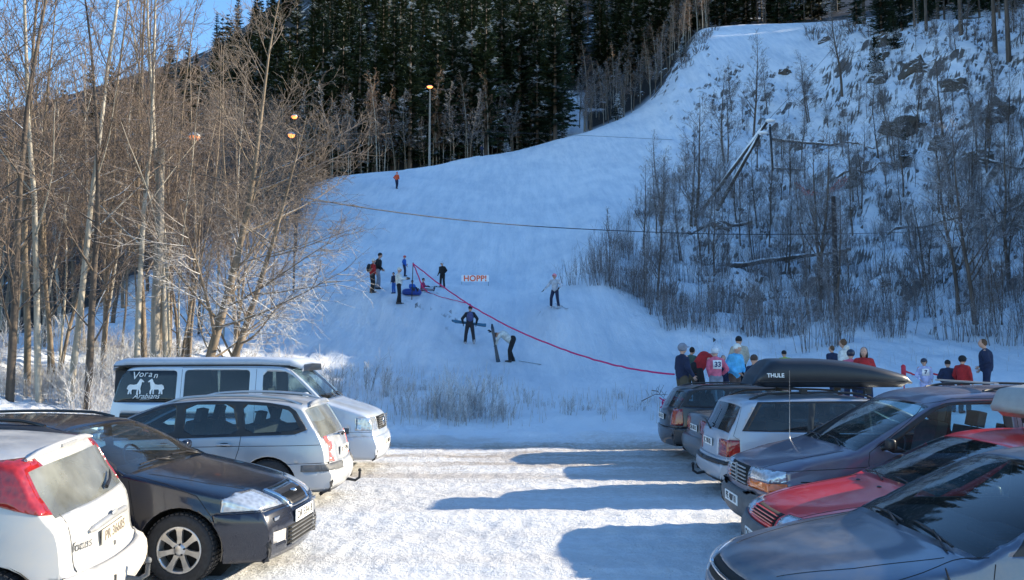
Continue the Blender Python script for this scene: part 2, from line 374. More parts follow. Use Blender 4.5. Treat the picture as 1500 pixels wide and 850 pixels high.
def bare_tree(seed, H, r, spread=.35, first=.2, nb=26, ang=45, lean=0., fine=(6, 5, 3), lift=.05, twig=.006, wander=.05, stems=1):
    """returns (trunk mesh data, twig mesh data): trunk = stem and limbs, crown = branches and twigs"""
    rng = random.Random(seed); TV, TF, CV, CF = [], [], [], []
    for s in range(stems):
        l = lean + (rng.uniform(-.14, .14) if stems > 1 else 0)
        h = H * (1 if s == 0 else rng.uniform(.7, .95)); rr = r * (1 if s == 0 else .75)
        d0 = Vector((l, rng.uniform(-.1, .1) if stems > 1 else 0, 1)).normalized()
        tp = path(rng, Vector((rng.uniform(-.25, .25) if s else 0, rng.uniform(-.25, .25) if s else 0, -.3)), d0, h, 14, wander, .02)
        fast_tube(TV, TF, tp, rr, .012, 9)
        for k in range(int(nb / (stems ** .5))):
            t = first + (1 - first) * ((k + rng.random()) / (nb / (stems ** .5))) ** .9 * .97
            p, d = sample(tp, t)
            L = h * spread * (1 - .75 * max(0, t - .25) / .75) * rng.uniform(.6, 1.15)
            bd = side_dir(rng, d, R(ang + rng.uniform(-14, 14)))
            bp = path(rng, p, bd, L, 6, .09, lift)
            br = max(.010, rr * .42 * (1 - t * .75) * L / (h * spread))
            fast_tube(TV if br > .02 else CV, TF if br > .02 else CF, bp, br, .006, 5)
            n2 = max(3, int(fine[0] * L / 1.6))
            for q in range(n2):
                t2 = .15 + .83 * (q + rng.random()) / n2; p2, d2 = sample(bp, t2)
                L2 = L * .42 * (1.1 - .6 * t2) * rng.uniform(.6, 1.2) + .15
                p3 = path(rng, p2, side_dir(rng, d2, R(rng.uniform(28, 58))), L2, 4, .12, lift)
                fast_tube(CV, CF, p3, max(twig * 1.3, br * .35), twig * .7, 3)
                n3 = max(2, int(fine[1] * L2 / .8))
                for w in range(n3):
                    p4, d4 = sample(p3, .15 + .85 * rng.random()); L4 = L2 * rng.uniform(.25, .5) + .08
                    p5 = path(rng, p4, side_dir(rng, d4, R(rng.uniform(25, 60))), L4, 2, .12, lift)
                    fast_tube(CV, CF, p5, twig, twig * .6, 3)
                    for u in range(fine[2]):
                        p6, d6 = sample(p5, .1 + .85 * rng.random())
                        fast_tube(CV, CF, [p6, p6 + side_dir(rng, d6, R(rng.uniform(25, 55))) * (L4 * rng.uniform(.3, .6) + .05)], twig * .8, twig * .5, 3)
    return (TV, TF), (CV, CF)
def mk(name, VF, mat, smooth=True):
    me = bpy.data.meshes.new(name); me.from_pydata(VF[0], [], VF[1]); me.materials.append(mat)
    me.polygons.foreach_set('use_smooth', [smooth] * len(me.polygons)); me.update(); return me
def tree_kind(name, seed, trunk_mat, twig_mat, **kw):
    a, b = bare_tree(seed, trunk_mat is not None and kw.pop('H'), **kw) if False else bare_tree(seed, **kw)
    return (name, mk(name + '_trunk', a, trunk_mat), mk(name + '_crown', b, twig_mat))
def put_tree(kind, loc, rz, s, label, cat, group=None, sz=None):
    e = empty(kind[0], loc, rz, label, cat, group); e.scale = (s, s, sz or s)
    link('trunk', kind[1], e); link('crown', kind[2], e); return e
rng = random.Random(11)
def zone(px, Y):
    return ('low' if Y < 48 else 'midway' if Y < 75 else 'high up') + (' left of the leaning logs' if px < 1040 else ' between logs and dark pole' if px < 1226 else ' right of the dark pole')
# --- tall bare trees at the left edge of the car park
A1 = tree_kind('aspen_tree', 1, M['bark_grey'], M['twig_brown'], H=15, r=.10, spread=.26, first=.22, nb=30, ang=42, fine=(4, 3, 2), twig=.006)
A2 = tree_kind('aspen_tree', 2, M['bark_birch'], M['twig_brown'], H=16, r=.09, spread=.24, first=.28, nb=26, ang=40, fine=(4, 3, 2), twig=.006)
A3 = tree_kind('alder_tree', 3, M['bark_grey'], M['twig_brown'], H=13, r=.085, spread=.30, first=.15, nb=30, ang=48, fine=(4, 3, 2), stems=3, twig=.006)
A4 = tree_kind('alder_tree', 4, M['bark_dark'], M['twig_brown'], H=14, r=.11, spread=.27, first=.12, nb=30, ang=50, fine=(4, 3, 2), twig=.006)
SP = tree_kind('spreading_alder', 8, M['bark_grey'], M['twig_low'], H=12.5, r=.15, spread=.39, first=.08, nb=40, ang=52, lean=.22, fine=(5, 4, 2), lift=.03, twig=.006)
SP2 = tree_kind('spreading_alder', 9, M['bark_grey'], M['twig_low'], H=9.0, r=.12, spread=.38, first=.06, nb=42, ang=60, lean=.33, fine=(5, 4, 2), lift=.015, twig=.006)
LT = [  # px, Y, kind, rz, scale, label
 (-25, 22.5, A4, .3, 1.0, 'dark barked bare tree cut by the left edge of the photo'),
 (14, 21.5, A4, 1.2, 1.0, 'thick dark trunked bare tree, leftmost whole trunk of the grove'),
 (40, 24.0, A1, 2.2, 1.02, 'grey bare tree just right of the thick dark leftmost trunk'),
 (58, 22.0, A2, 3.0, 1.0, 'pale slim bare tree left of the dense clump of stems'),
 (80, 25.5, A3, .8, 1.0, 'many stemmed bare alder clump left of the pale upright birch trunk'),
 (102, 22.5, A2, 5.1, 1.05, 'pale upright bare tree in the middle of the stem clump'),
 (128, 21.8, A4, 4.1, .95, 'dark stemmed bare tree standing over the frosted dry grass'),
 (150, 28.0, A1, 2.9, 1.0, 'bare grey tree set back between clump and the camper van'),
 (196, 23.0, A2, .6, 1.0, 'pale bare tree with slight bend left of the grey wooden pole'),
 (212, 27.0, A1, 1.7, 1.05, 'straight bare tree directly behind the left side of wooden pole'),
 (246, 24.5, A2, 2.4, 1.0, 'pale straight bare tree just right of the grey wooden pole'),
 (268, 28.0, A3, 4.4, .95, 'several stemmed bare alder behind the camper van roof'),
 (290, 24.0, SP, 0.1, 1.0, 'large spreading bare alder leaning right over the snow slope'),
 (322, 25.0, SP2, -.1, 1.0, 'low leaning bare alder with frosted branches reaching towards ski run'),
 (346, 31.0, A3, 5.4, .95, 'bare alder behind the large spreading one'),
 (-90, 21.0, A2, 5.0, 1.0, 'pale bare tree beyond the left edge with branches reaching in'),
]
for px, Y, k, rz, s, lab in LT:
    p = gpt(px, Y); put_tree(k, p, rz, s, lab, 'tree', 'tall bare trees left of the car park')
# --- brown thicket behind them
B1 = tree_kind('thicket_tree', 21, M['bark_grey'], M['twig_brown'], H=11, r=.09, spread=.30, first=.12, nb=34, ang=42, fine=(5, 4, 3), stems=2, twig=.009)
B2 = tree_kind('thicket_tree', 22, M['bark_dark'], M['twig_brown'], H=12, r=.10, spread=.26, first=.18, nb=34, ang=38, fine=(5, 4, 3), twig=.009)
B3 = tree_kind('thicket_tree', 23, M['bark_birch'], M['twig_brown'], H=11, r=.08, spread=.28, first=.15, nb=34, ang=44, fine=(5, 4, 3), twig=.009)
THIN = [tree_kind('thin_tree', 24 + q, mt_, M['twig_brown'], H=13.5, r=.05, spread=.18, first=.25, nb=26, ang=30, fine=(4, 4, 2), twig=.006) for q, mt_ in ((0, M['bark_grey']), (1, M['bark_grey']), (2, M['bark_birch']))]
rng = random.Random(55)
for i in range(46):
    px = rng.uniform(-30, 400); Y = rng.uniform(25, 42)
    if px > 300: Y += 8
    p = gpt(px, Y); sc = rng.uniform(.7, 1.08) * (1 if px < 260 else .85)
    put_tree(THIN[i % 3], p, rng.uniform(0, 6.3), sc, 'slim straight bare tree ' + ('left of the grey wooden pole' if px < 225 else 'right of the grey wooden pole') + (', front' if Y < 33 else ', further back'), 'tree', 'slim bare trees in the left grove')
rng = random.Random(5)
for i in range(58):
    px = rng.uniform(-40, 430); Y = rng.uniform(36, 95) if px < 280 else rng.uniform(62, 98)
    p = gpt(px, Y); top = 45 + max(0, px - 120) * .12 + rng.uniform(-30, 60)
    if px > 380: top = 130 + rng.uniform(0, 60)
    want = (zat(top, Y) - p.z) / 11.0; s = max(.55, min(1.25, want))
    put_tree(rng.choice([B1, B1, B2, B3]), p, rng.uniform(0, 6.3), s, 'bare brown thicket tree on left hillside, ' + ('lower rows' if Y < 60 else 'upper rows') + (' behind leftmost trunks' if px < 200 else ' behind the spreading alders'), 'tree', 'bare thicket trees on the left hillside')
# --- spruces
def needle_mat(name, c1, c2, snowy):
    m, t, b = nt(name)
    g = t.nodes.new('ShaderNodeNewGeometry'); n = noise(t, .9, 4, vec=g.outputs['Position'])
    c = mix(t, ramp(t, n, .35, .65), c1, c2)
    oi = t.nodes.new('ShaderNodeObjectInfo'); c = mix(t, math2(t, 'MULTIPLY', oi.outputs['Random'], .6), c, c1)
    n2 = noise(t, .55, 3, vec=g.outputs['Position'])
    sx = t.nodes.new('ShaderNodeSeparateXYZ'); t.links.new(g.outputs['Normal'], sx.inputs[0])
    az = math2(t, 'ABSOLUTE', sx.outputs['Z'], 0.)
    msk = math2(t, 'MULTIPLY', ramp(t, n2, .62 - snowy, .68 - snowy), ramp(t, az, .35, .7))
    c = mix(t, msk, c, SNOWC)
    t.links.new(c, b.inputs['Base Color']); b.inputs['Roughness'].default_value = .8; b.inputs['Specular IOR Level'].default_value = .2
    return m
M['spruce'] = needle_mat('spruce_needles', (.020, .034, .018), (.055, .080, .034), .04)
M['spruce_snowy'] = needle_mat('snowy_spruce_needles', (.012, .020, .010), (.03, .045, .02), .17)
M['pine'] = needle_mat('pine_needles', (.03, .046, .018), (.08, .10, .038), .0)
def spruce(seed, H, Rb, lowest=.08, whorls=34, dens=1.0, needle=.33, pine=False):
    rng = random.Random(seed); TV, TF, CV, CF = [], [], [], []
    fast_tube(TV, TF, [Vector((0, 0, -.5)), Vector((rng.uniform(-.1, .1), 0, H * .5)), Vector((0, 0, H))], .012 * H + .03, .015, 8)
    for w in range(whorls):
        t = lowest + (1 - lowest) * (w + rng.random() * .8) / whorls; z = t * H
        prof = (1 - t) ** .8 * (.75 + .35 * rng.random())
        if pine: prof = (math.sin(math.pi * min(1, (t - lowest) / (1 - lowest) * .9 + .08))) ** .6 * (.6 + .5 * rng.random())
        L = Rb * prof + .25
        nb = rng.randint(5, 8)
        for k in range(nb):
            a = 2 * math.pi * (k + rng.random() * .8) / nb + w * .7; l = L * rng.uniform(.6, 1.12)
            droop = (-.28 + .45 * t) if not pine else .25
            dx, dy = math.cos(a), math.sin(a)
            n = max(3, int(l / .26 * dens)); prev = Vector((0, 0, z))
            if rng.random() < .08 and not pine: continue
            for q in range(1, n + 1):
                f = q / n; c = Vector((dx * l * f, dy * l * f, z + l * (droop * f + .16 * f * f * (1 if not pine else .5))))
                ww = needle * (1.25 - .75 * f) * rng.uniform(.7, 1.3) * (1 + .25 * L)
                for sgn in (-1, 1):
                    side = Vector((-dy, dx, 0)) * sgn; base = len(CV)
                    tipo = c + side * ww + Vector((dx, dy, 0)) * ww * .55 + Vector((0, 0, -.28 * ww + rng.uniform(-.12, .05)))
                    jt = Vector((rng.uniform(-.06, .06), rng.uniform(-.06, .06), rng.uniform(-.08, .06)))
                    mid = prev.lerp(c, .5) + side * ww * .5 + Vector((0, 0, -.05)) + jt
                    CV.extend([tuple(prev), tuple(c), tuple(tipo), tuple(mid)]); CF.append((base, base + 1, base + 2, base + 3))
                if rng.random() < .5:    # hanging tuft
                    base = len(CV); dn = rng.uniform(.2, .42)
                    CV.extend([tuple(c), tuple(c + Vector((rng.uniform(-.15, .15), rng.uniform(-.15, .15), -dn))), tuple(c - Vector((dx, dy, 0)) * .22 + Vector((0, 0, -.08)))]); CF.append((base, base + 1, base + 2))
                prev = c
    return (TV, TF), (CV, CF)
def spruce_kind(name, seed, mat, **kw):
    a, b = spruce(seed, **kw); return (name, mk(name + '_trunk', a, M['bark_dark']), mk(name + '_crown', b, mat, False))
S1 = spruce_kind('spruce_tree', 31, M['spruce'], H=25, Rb=3.9, lowest=.05)
S2 = spruce_kind('spruce_tree', 32, M['spruce'], H=28, Rb=4.2, lowest=.10, whorls=38)
S3 = spruce_kind('spruce_tree', 33, M['spruce'], H=22, Rb=3.3, lowest=.02, whorls=30)
PN = spruce_kind('pine_tree', 34, M['pine'], H=18, Rb=3.0, lowest=.5, whorls=20, needle=.36, pine=True)
YS = spruce_kind('young_spruce', 35, M['spruce_snowy'], H=6, Rb=1.6, lowest=.03, whorls=22, needle=.2)
rng = random.Random(77)
EDGE = [(400, 122), (440, 112), (470, 108), (500, 110), (525, 111), (548, 113), (575, 115), (600, 112), (640, 116), (662, 118), (690, 117), (712, 119), (735, 124), (760, 126), (782, 128), (806, 131), (825, 136)]
for px, Y in EDGE:
    p = gpt(px, Y + rng.uniform(0, 3)); k = S3 if px < 560 else rng.choice([S1, S2, S2]); s = rng.uniform(.9, 1.15) * (.8 if px < 440 else 1)
    lab = 'dark front row spruce at the ski run edge, ' + ('behind the leftmost grove crowns' if px < 480 else 'above the orange jacket walker' if px < 600 else 'close to the lamp post' if px < 670 else 'midway between lamp post and snow gully' if px < 740 else 'beside the snow gully')
    if px == 760: lab = 'tall broad green spruce where the forest edge meets snow gully'; s = 1.3; k = S2
    put_tree(k, p, rng.uniform(0, 6.3), s, lab, 'tree', None if px == 760 else 'front row spruces at the ski run')
cnt = 0
while cnt < 280:
    px = rng.uniform(300, 1000); Y = 124 + 150 * rng.random() ** 1.5
    if px < 420 and Y < 150: continue
    if 815 < px < 862 and Y < 166: continue
    if px > 830 and Y < 160: continue
    p = gpt(px, Y); s = rng.uniform(.75, 1.15)
    if px < 420: s *= .75 
    k = rng.choice([S1, S2, S3, S1, PN])
    put_tree(k, p, rng.uniform(0, 6.3), s, 'dark evergreen in the shaded forest ' + ('left of the lamp post' if px < 629 else 'between lamp post and snow gully' if px < 830 else 'right of the snow gully') + (', behind the front row' if Y < 170 else ', high on the hill'), 'tree', 'evergreens on the forest hill'); cnt += 1
for i in range(40):      # skyline left
    px = rng.uniform(60, 420); Y = rng.uniform(130, 240); p = gpt(px, Y)
    top = 95 - (px - 230) * .45 + rng.uniform(-25, 30); s = max(.4, min(1.1, (zat(top, Y) - p.z) / 22))
    put_tree(rng.choice([S1, S3, PN]), p, rng.uniform(0, 6.3), s, 'evergreen on the far skyline behind the bare left trees', 'tree', 'evergreens on the left skyline')
for i in range(150):      # above the top of the run and the right bank
    px = rng.uniform(960, 1600); Y = (167 if px < 1240 else 140) + 60 * rng.random() ** 1.6
    p = gpt(px, Y); put_tree(rng.choice([S3, PN, PN, S1]), p, rng.uniform(0, 6.3), rng.uniform(.6, 1.0), 'evergreen above the slope crest, ' + ('left of the bank trees' if px < 1240 else 'above rocky bank'), 'tree', 'evergreens above the slope crest')
for i in range(48):  # evergreens added along the crest, partly out of view, to shade the run
    px = rng.uniform(1290, 1640); Y = rng.uniform(118, 136) if i < 22 else rng.uniform(140, 178)
    if i >= 22 and px < 1400: px += 150
    px = px; p = gpt(px, Y)
    put_tree(rng.choice([S3, S1, PN]), p, rng.uniform(0, 6.3), rng.uniform(.55, .8), 'evergreen standing above the top of slope', 'tree', 'evergreens above the slope crest')
for px, py, Y, s, lab in [(1357, 45, 117, .9, 'dark evergreen at the top of the rocky bank left of the bare pine trunks'), (1408, 52, 112, 1.2, 'thick straight pine trunk on top of the rocky bank'), (1458, 78, 104, 1.1, 'slender dark pine trunk between two thicker ones at upper right'), (1478, 92, 100, 1.15, 'straight pine trunk nearest the right edge at the top'), (1340, 40, 122, .8, 'small dark pine behind the evergreen on the bank top')]:
    p = gpix(px, py, 60, 150); put_tree(PN, p, rng.uniform(0, 6), s * 1.1, lab, 'tree', 'pines on the bank top')
p = gpix(905, 168, 60, 200); put_tree(YS, gpt(905, 131), 0.4, .75, 'small snow laden spruce at the edge of the upper ski run', 'tree')
for px, Y, s in ((1283, 108, .9), (1325, 80, .55), (1310, 112, .8), (790, 128, .8), (1000, 141, .6), (700, 117, .6), (742, 120, .55)):
    put_tree(YS, gpt(px, Y), px, s, 'young spruce with snow on its branches on the hillside', 'tree', 'young spruces')
# --- bare trees behind and along the run
C1 = tree_kind('birch_tree', 41, M['bark_birch'], M['twig_red'], H=13, r=.09, spread=.20, first=.3, nb=26, ang=32, fine=(3, 3, 2), twig=.016)
C2 = tree_kind('birch_tree', 42, M['bark_grey'], M['twig_shade'], H=12, r=.09, spread=.22, first=.25, nb=26, ang=36, fine=(3, 3, 2), twig=.016)
rng = random.Random(9)
for i in range(85):
    px = rng.uniform(845, 1045); Ye = float(np.interp(px, [845, 880, 950, 1000, 1045], [124, 128, 136, 146, 158])); Y = Ye + rng.uniform(1, 34)
    p = gpt(px, Y); put_tree(rng.choice([C1, C1, C2]), p, rng.uniform(0, 6.3), rng.uniform(.55, 1.0), 'slender bare birch beside the upper run, ' + ('lower half of strip' if px < 945 else 'upper half of strip'), 'tree', 'birches beside the upper run')
for i in range(80):
    px = rng.uniform(440, 820); Ye = float(np.interp(px, [440, 560, 630, 700, 820], [107, 110, 113, 117, 133])); Y = Ye + rng.uniform(-1, 6)
    p = gpt(px, Y); put_tree(rng.choice([C2, C2, C1]), p, rng.uniform(0, 6.3), rng.uniform(.6, 1.15), 'thin bare tree against dark spruces ' + ('left of the lamp post' if px < 629 else 'right of the lamp post'), 'tree', 'bare trees at the forest edge')
# --- right bank: trees read off the photograph
D1 = tree_kind('bare_tree', 51, M['bark_dark'], M['twig_shade'], H=9, r=.11, spread=.34, first=.18, nb=30, ang=46, fine=(5, 4, 2), twig=.010, stems=2)
D2 = tree_kind('bare_tree', 52, M['bark_dark'], M['twig_shade'], H=10, r=.12, spread=.26, first=.2, nb=32, ang=38, fine=(4, 4, 2), twig=.011)
D3 = tree_kind('sapling', 53, M['bark_dark'], M['twig_shade'], H=5, r=.035, spread=.28, first=.25, nb=14, ang=34, fine=(4, 3, 1), twig=.008)
D4 = tree_kind('sapling', 54, M['bark_dark'], M['twig_shade'], H=4, r=.03, spread=.36, first=.12, nb=14, ang=40, fine=(4, 3, 1), twig=.008, stems=3)
for px, py, top, k, lab in [(1018, 332, 140, D1, 'broad bare tree at the foot of the leaning snow covered logs'), (1104, 205, 50, D2, 'bare tree standing right of centre on upper bank'), (1062, 240, 95, D1, 'bare tree between the run and tree beside the log frame'),
    (1234, 142, -20, D2, 'tall bare tree with dark trunk reaching over the slope crest'), (1183, 180, 70, D1, 'bushy bare tree below the slope crest'), (1278, 170, 90, D2, 'dark bare tree left of snowy rocks on the bank'), (1395, 300, 60, D2, 'tall slim bare tree in the middle of rocky bank'),
    (1420, 330, 180, D1, 'bare tree above the fallen logs at right'), (1130, 330, 190, D2, 'bare tree right of the leaning logs'), (1310, 250, 150, D1, 'bare tree beside the dark hollow on the bank'), (1478, 420, 170, D2, 'bare tree near the right edge of photo'),
    (1445, 250, 110, D1, 'bushy bare tree high on bank at far right'), (1352, 420, 280, D1, 'bare tree right of the tall dark pole'), (1180, 390, 250, D2, 'bare tree left of the tall dark pole'), (1232, 500, 440, D4, 'frosted shrubby tree at the pole foot'), (1062, 400, 300, D4, 'low bare tree below the leaning logs'),
    (970, 330, 215, D1, 'low bare tree at the left edge of bank'), (1080, 330, 205, D1, 'bare tree behind the leaning logs')]:
    p = gpix(px, py, 30, 160); h = (zat(top, p.y) - p.z); s = max(.3, h / {id(D1): 9, id(D2): 10, id(D4): 4}[id(k)])
    put_tree(k, p, (px * 7) % 6, s, lab, 'tree', 'bare trees on the right bank')
rng = random.Random(33); n = 0
while n < 54:
    px = rng.uniform(950, 1540); Y = rng.uniform(50, 104)
    if Y > float(np.interp(px, [950, 1040, 1120, 1200], [70, 100, 104, 104])): continue
    put_tree(rng.choice([D1, D2]), gpt(px, Y), rng.uniform(0, 6.3), rng.uniform(.35, .75), 'small bare tree on the right bank, ' + zone(px, Y), 'tree', 'small bare trees on the right bank'); n += 1
rng = random.Random(15)
n = 0
while n < 170:
    px = rng.uniform(880, 1530); Y = rng.uniform(34, 118)
    lim = float(np.interp(px, [880, 950, 1040, 1120], [47, 72, 110, 130]))
    if Y > lim or (px < 1150 and Y < float(np.interp(px, [880, 950, 1150], [43, 40, 36]))): continue
    p = gpt(px, Y)
    put_tree(rng.choice([D3, D3, D4, D4, D2]), p, rng.uniform(0, 6.3), rng.uniform(.45, 1.1) * .9, 'thin leafless sapling on the right bank, ' + zone(px, Y), 'sapling', 'saplings on the right bank'); n += 1
# --- shrubs: clumps of upright stems
def clump(seed, n, H, rad, mat, twig, spread=.25, twigs=4, name='shrub'):
    rng = random.Random(seed); V, Fc = [], []
    for i in range(n):
        a = rng.uniform(0, 6.3); r = rad * math.sqrt(rng.random()); p = Vector((math.cos(a) * r, math.sin(a) * r, -.1))
        h = H * rng.uniform(.5, 1.1); d = Vector((math.cos(a) * spread * rng.random(), math.sin(a) * spread * rng.random(), 1)).normalized()
        pp = path(rng, p, d, h, 4, .09, .03); fast_tube(V, Fc, pp, twig * 1.5, twig * .5, 3)
        for q in range(twigs):
            p2, d2 = sample(pp, rng.uniform(.25, .95)); fast_tube(V, Fc, [p2, p2 + side_dir(rng, d2, R(rng.uniform(20, 55))) * h * rng.uniform(.12, .35)], twig * .8, twig * .5, 3)
    return mk(name, (V, Fc), mat)
W = [clump(61, 26, 2.4, .8, M['twig_shade'], .009), clump(62, 34, 1.6, 1.1, M['twig_shade'], .008), clump(63, 18, 3.0, .7, M['twig_shade'], .010)]
M['weed'] = bark('rimed_weeds', (.22, .19, .17), (.50, .47, .46), snow=(-.1, .5))
FR = [clump(64, 60, 1.0, .8, M['frost_grass'], .004, .4, 7), clump(65, 50, .7, .9, M['frost_grass'], .004, .5, 6), clump(66, 24, 1.5, .5, M['weed'], .006, .35, 9), clump(67, 90, .8, 1.0, M['weed'], .004, .5, 7)]
WR = ['low on the bank near the crowd', 'half way up the bank', 'high on the bank']
def put_mesh(name, me, p, rz, s, label, cat, group, sz=None):
    o = link(name, me); o.location = p; o.rotation_euler = (0, 0, rz); o.scale = (s, s, sz or s); return tag(o, label, cat, group)
n = 0
while n < 250:
    px = rng.uniform(840, 1540); Y = rng.uniform(32, 84)
    if px < 1180:
        lo = float(np.interp(px, [840, 900, 960, 1010, 1180], [45, 44, 41, 38, 36])); hi = float(np.interp(px, [840, 880, 930, 1000, 1180], [47, 54, 62, 84, 84]))
        if not lo < Y < hi: continue
    if rng.random() < (Y - 32) / 90: continue
    put_mesh('shrub', rng.choice(W), gpt(px, Y), rng.uniform(0, 6.3), rng.uniform(.5, 1.0), 'clump of upright bare stems on right bank, ' + zone(px, Y), 'shrub', 'bare shrubs on the right bank'); n += 1
BR = [clump(71, 16, .9, .55, M['twig_shade'], .014, .9, 9), clump(72, 14, 1.3, .4, M['twig_shade'], .015, .7, 11), clump(73, 24, .6, .6, M['bark_dark'], .016, 1.0, 6)]
rng = random.Random(91); n = 0
while n < 230:
    px = rng.uniform(900, 1540); Y = rng.uniform(44, 116); lim = float(np.interp(px, [900, 950, 1040, 1120, 1200], [60, 74, 108, 112, 116]))
    if Y > lim or (px > 1040 and px < 1230 and Y > 92): continue
    put_mesh('brushwood', rng.choice(BR), gpt(px, Y), rng.uniform(0, 6.3), rng.uniform(.6, 1.3), 'low tangled brushwood on right bank, ' + zone(px, Y), 'brushwood', 'low brushwood on the right bank'); n += 1
FR2 = [clump(68, 16, .75, .35, M['weed'], .005, .45, 14), clump(69, 9, 1.1, .25, M['weed'], .006, .5, 16), clump(70, 22, .5, .5, M['weed'], .004, .6, 12)]
FS = [(p, rng.uniform(21.2, 23.5)) for p in (612, 632, 645, 655, 664, 672, 683, 695, 705, 712, 722, 731, 740)] + [(p, rng.uniform(22, 27)) for p in (480, 495, 520, 560, 590, 770, 800, 830, 850, 880, 905, 930, 660, 690, 720)] + [(610, 27.5), (580, 27), (535, 27), (500, 26)]
for px, Y in FS:
    k = rng.choice(FR2)
    put_mesh('frosted_shrub', k, gpt(px, Y), rng.uniform(0, 6.3), rng.uniform(.8, 1.4) * (.6 if px > 760 else 1), 'frosted weed clump at the foot of ski run, ' + ('beside the camper van nose' if px < 600 else 'in the dense middle thicket' if px < 760 else 'sparse ones towards the dark estate'), 'shrub', 'frosted weeds at the foot of the run')
for i in range(85):
    px = rng.uniform(-40, 440); Y = rng.uniform(20.5, 31); 
    put_mesh('frosted_shrub', rng.choice(FR), gpt(px, Y), rng.uniform(0, 6.3), rng.uniform(.55, 1.15) * (1 if px < 330 else .7), 'rime covered dry undergrowth ' + ('left of the grey wooden pole' if px < 225 else 'right of the grey wooden pole') + (', front edge' if Y < 23.5 else ', between the trunks'), 'shrub', 'frosted undergrowth beneath the left trees')
for px, py, s in ((865, 400, .8), (885, 412, .9), (905, 425, .9), (925, 437, 1), (945, 450, .9), (965, 462, 1), (850, 402, .7), (985, 475, .9), (935, 300, .9), (945, 320, .8), (920, 330, .8), (1005, 482, .9), (875, 390, .8), (900, 400, .9), (930, 420, .9), (955, 440, .9)):
    put_mesh('shrub', rng.choice(W), gpix(px, py, 34, 120), px, s * .75, 'dense bare shrub along the lower left edge of the right bank', 'shrub', 'shrubs along the bank edge')
rng = random.Random(44)
for i in range(26):
    px = rng.uniform(1000, 1050) if i % 2 else rng.uniform(1180, 1275); Y = float(np.interp(px, [1000, 1040, 1050, 1180, 1200, 1275], [139, 147, 150, 148, 148, 132])) - rng.uniform(0, 9)
    put_mesh('brushwood', rng.choice(BR), gpt(px, Y), rng.uniform(0, 6.3), rng.uniform(1.2, 2.0), 'brushwood fringing the top of the ski run, ' + ('left side' if px < 1100 else 'right side'), 'brushwood', 'brushwood at the top of the run')
# grass stalks on the slope: one mass
V, Fc = [], []
for i in range(1500):
    px = rng.uniform(480, 1000) if i % 3 else rng.uniform(1000, 1500); Y = rng.uniform(20.5, 31) if px < 1000 else rng.uniform(27, 60); p = gpt(px, Y)
    if px > 760 and px < 1000 and Y > 26: continue
    if abs(mnoise.noise(p * .5)) < .12 and px < 1000: continue
    h = rng.uniform(.15, .55); fast_tube(V, Fc, [p, p + Vector((rng.uniform(-.2, .2) * h, rng.uniform(-.2, .2) * h, h))], .005, .003, 3)
tag(link('dry_grass', mk('dry_grass', (V, Fc), M['frost_grass'])), 'dry frosted grass stalks poking out of the snow', 'grass', None, 'stuff')
# --- rocks and logs
m, t, b = nt('snowy_rock'); g = t.nodes.new('ShaderNodeNewGeometry'); nn = noise(t, 2.2, 6, vec=g.outputs['Position'])
t.links.new(mix(t, up_mask(t, .55, .8, 1.6, 1.0), mix(t, nn, (.03, .026, .022), (.12, .105, .09)), SNOWC), b.inputs['Base Color']); b.inputs['Roughness'].default_value = .85; bump(t, b, nn, .6, .1); M['rock'] = m
def rock_mesh(seed, sub=3):
    bm = bmesh.new(); bmesh.ops.create_icosphere(bm, subdivisions=sub, radius=1)
    for v in bm.verts:
        d = v.co.copy(); k = 1 + .55 * mnoise.fractal(d * 1.1 + Vector((seed, 0, 0)), 1, 2, 4) + .4 * abs(mnoise.noise(d * 2.6 + Vector((0, seed, 0))))
        v.co = Vector((d.x * k, d.y * k, max(-.6, d.z * k * 1.05)))
    me = bpy.data.meshes.new('rock'); bm.to_mesh(me); bm.free(); me.materials.append(M['rock']); me.polygons.foreach_set('use_smooth', [False] * len(me.polygons)); return me
def stone_mesh(seed):
    bm = bmesh.new(); bmesh.ops.create_icosphere(bm, subdivisions=4, radius=1)
    for v in bm.verts:
        d = v.co.copy(); k = 1 + .22 * mnoise.fractal(d * 1.2 + Vector((seed, 0, 0)), 1, 2, 4); v.co = Vector((d.x * k * 1.15, d.y * k, max(-.5, d.z * k * .62)))
    me = bpy.data.meshes.new('stone'); bm.to_mesh(me); bm.free(); me.materials.append(M['rock']); me.polygons.foreach_set('use_smooth', [True] * len(me.polygons)); return me
STONE = [stone_mesh(2.2), stone_mesh(5.9)]
RK = [rock_mesh(3.1), rock_mesh(7.7), rock_mesh(12.4)]
for i, (px, py, s, lab) in enumerate([(1330, 190, 2.6, 'largest dark snow capped rock in the hollow of the right bank'), (1465, 170, 2.4, 'dark rock outcrop near the right edge'), (1300, 60, 2.0, 'snow capped rock under the crest evergreens'), (1210, 60, 1.2, 'rock poking out below the slope crest'), (1285, 120, 1.6, 'rock above the dark hollow'), (1405, 130, 1.8, 'snow covered rock on the upper bank'),
    (1150, 108, 1.3, 'dark rock on the smooth upper slope'), (1345, 100, 1.9, 'rounded snow capped rock beneath the pine trunks'), (1380, 215, 1.5, 'rock right of the largest dark rock'), (1440, 235, 1.7, 'dark rock below the outcrop at right edge'), (1050, 335, 1.0, 'rock at the base of leaning logs'), (1295, 85, 1.3, 'small rock between two larger snowy ones'), (1402, 310, .7, 'small dark boulder in the middle of right bank'), (975, 108, 1.5, 'dark rock at the edge of upper run'), (1000, 80, 1.6, 'rock outcrop beside the top of run'), (940, 140, 1.2, 'rock below the outcrop beside upper run')]):
    o = put_mesh('rock', RK[i % 3], gpix(px, py, 40, 170) + Vector((0, .3, -.25 * s)), i * 1.3, s * .8, lab, 'rock', 'rocks on the slopes')
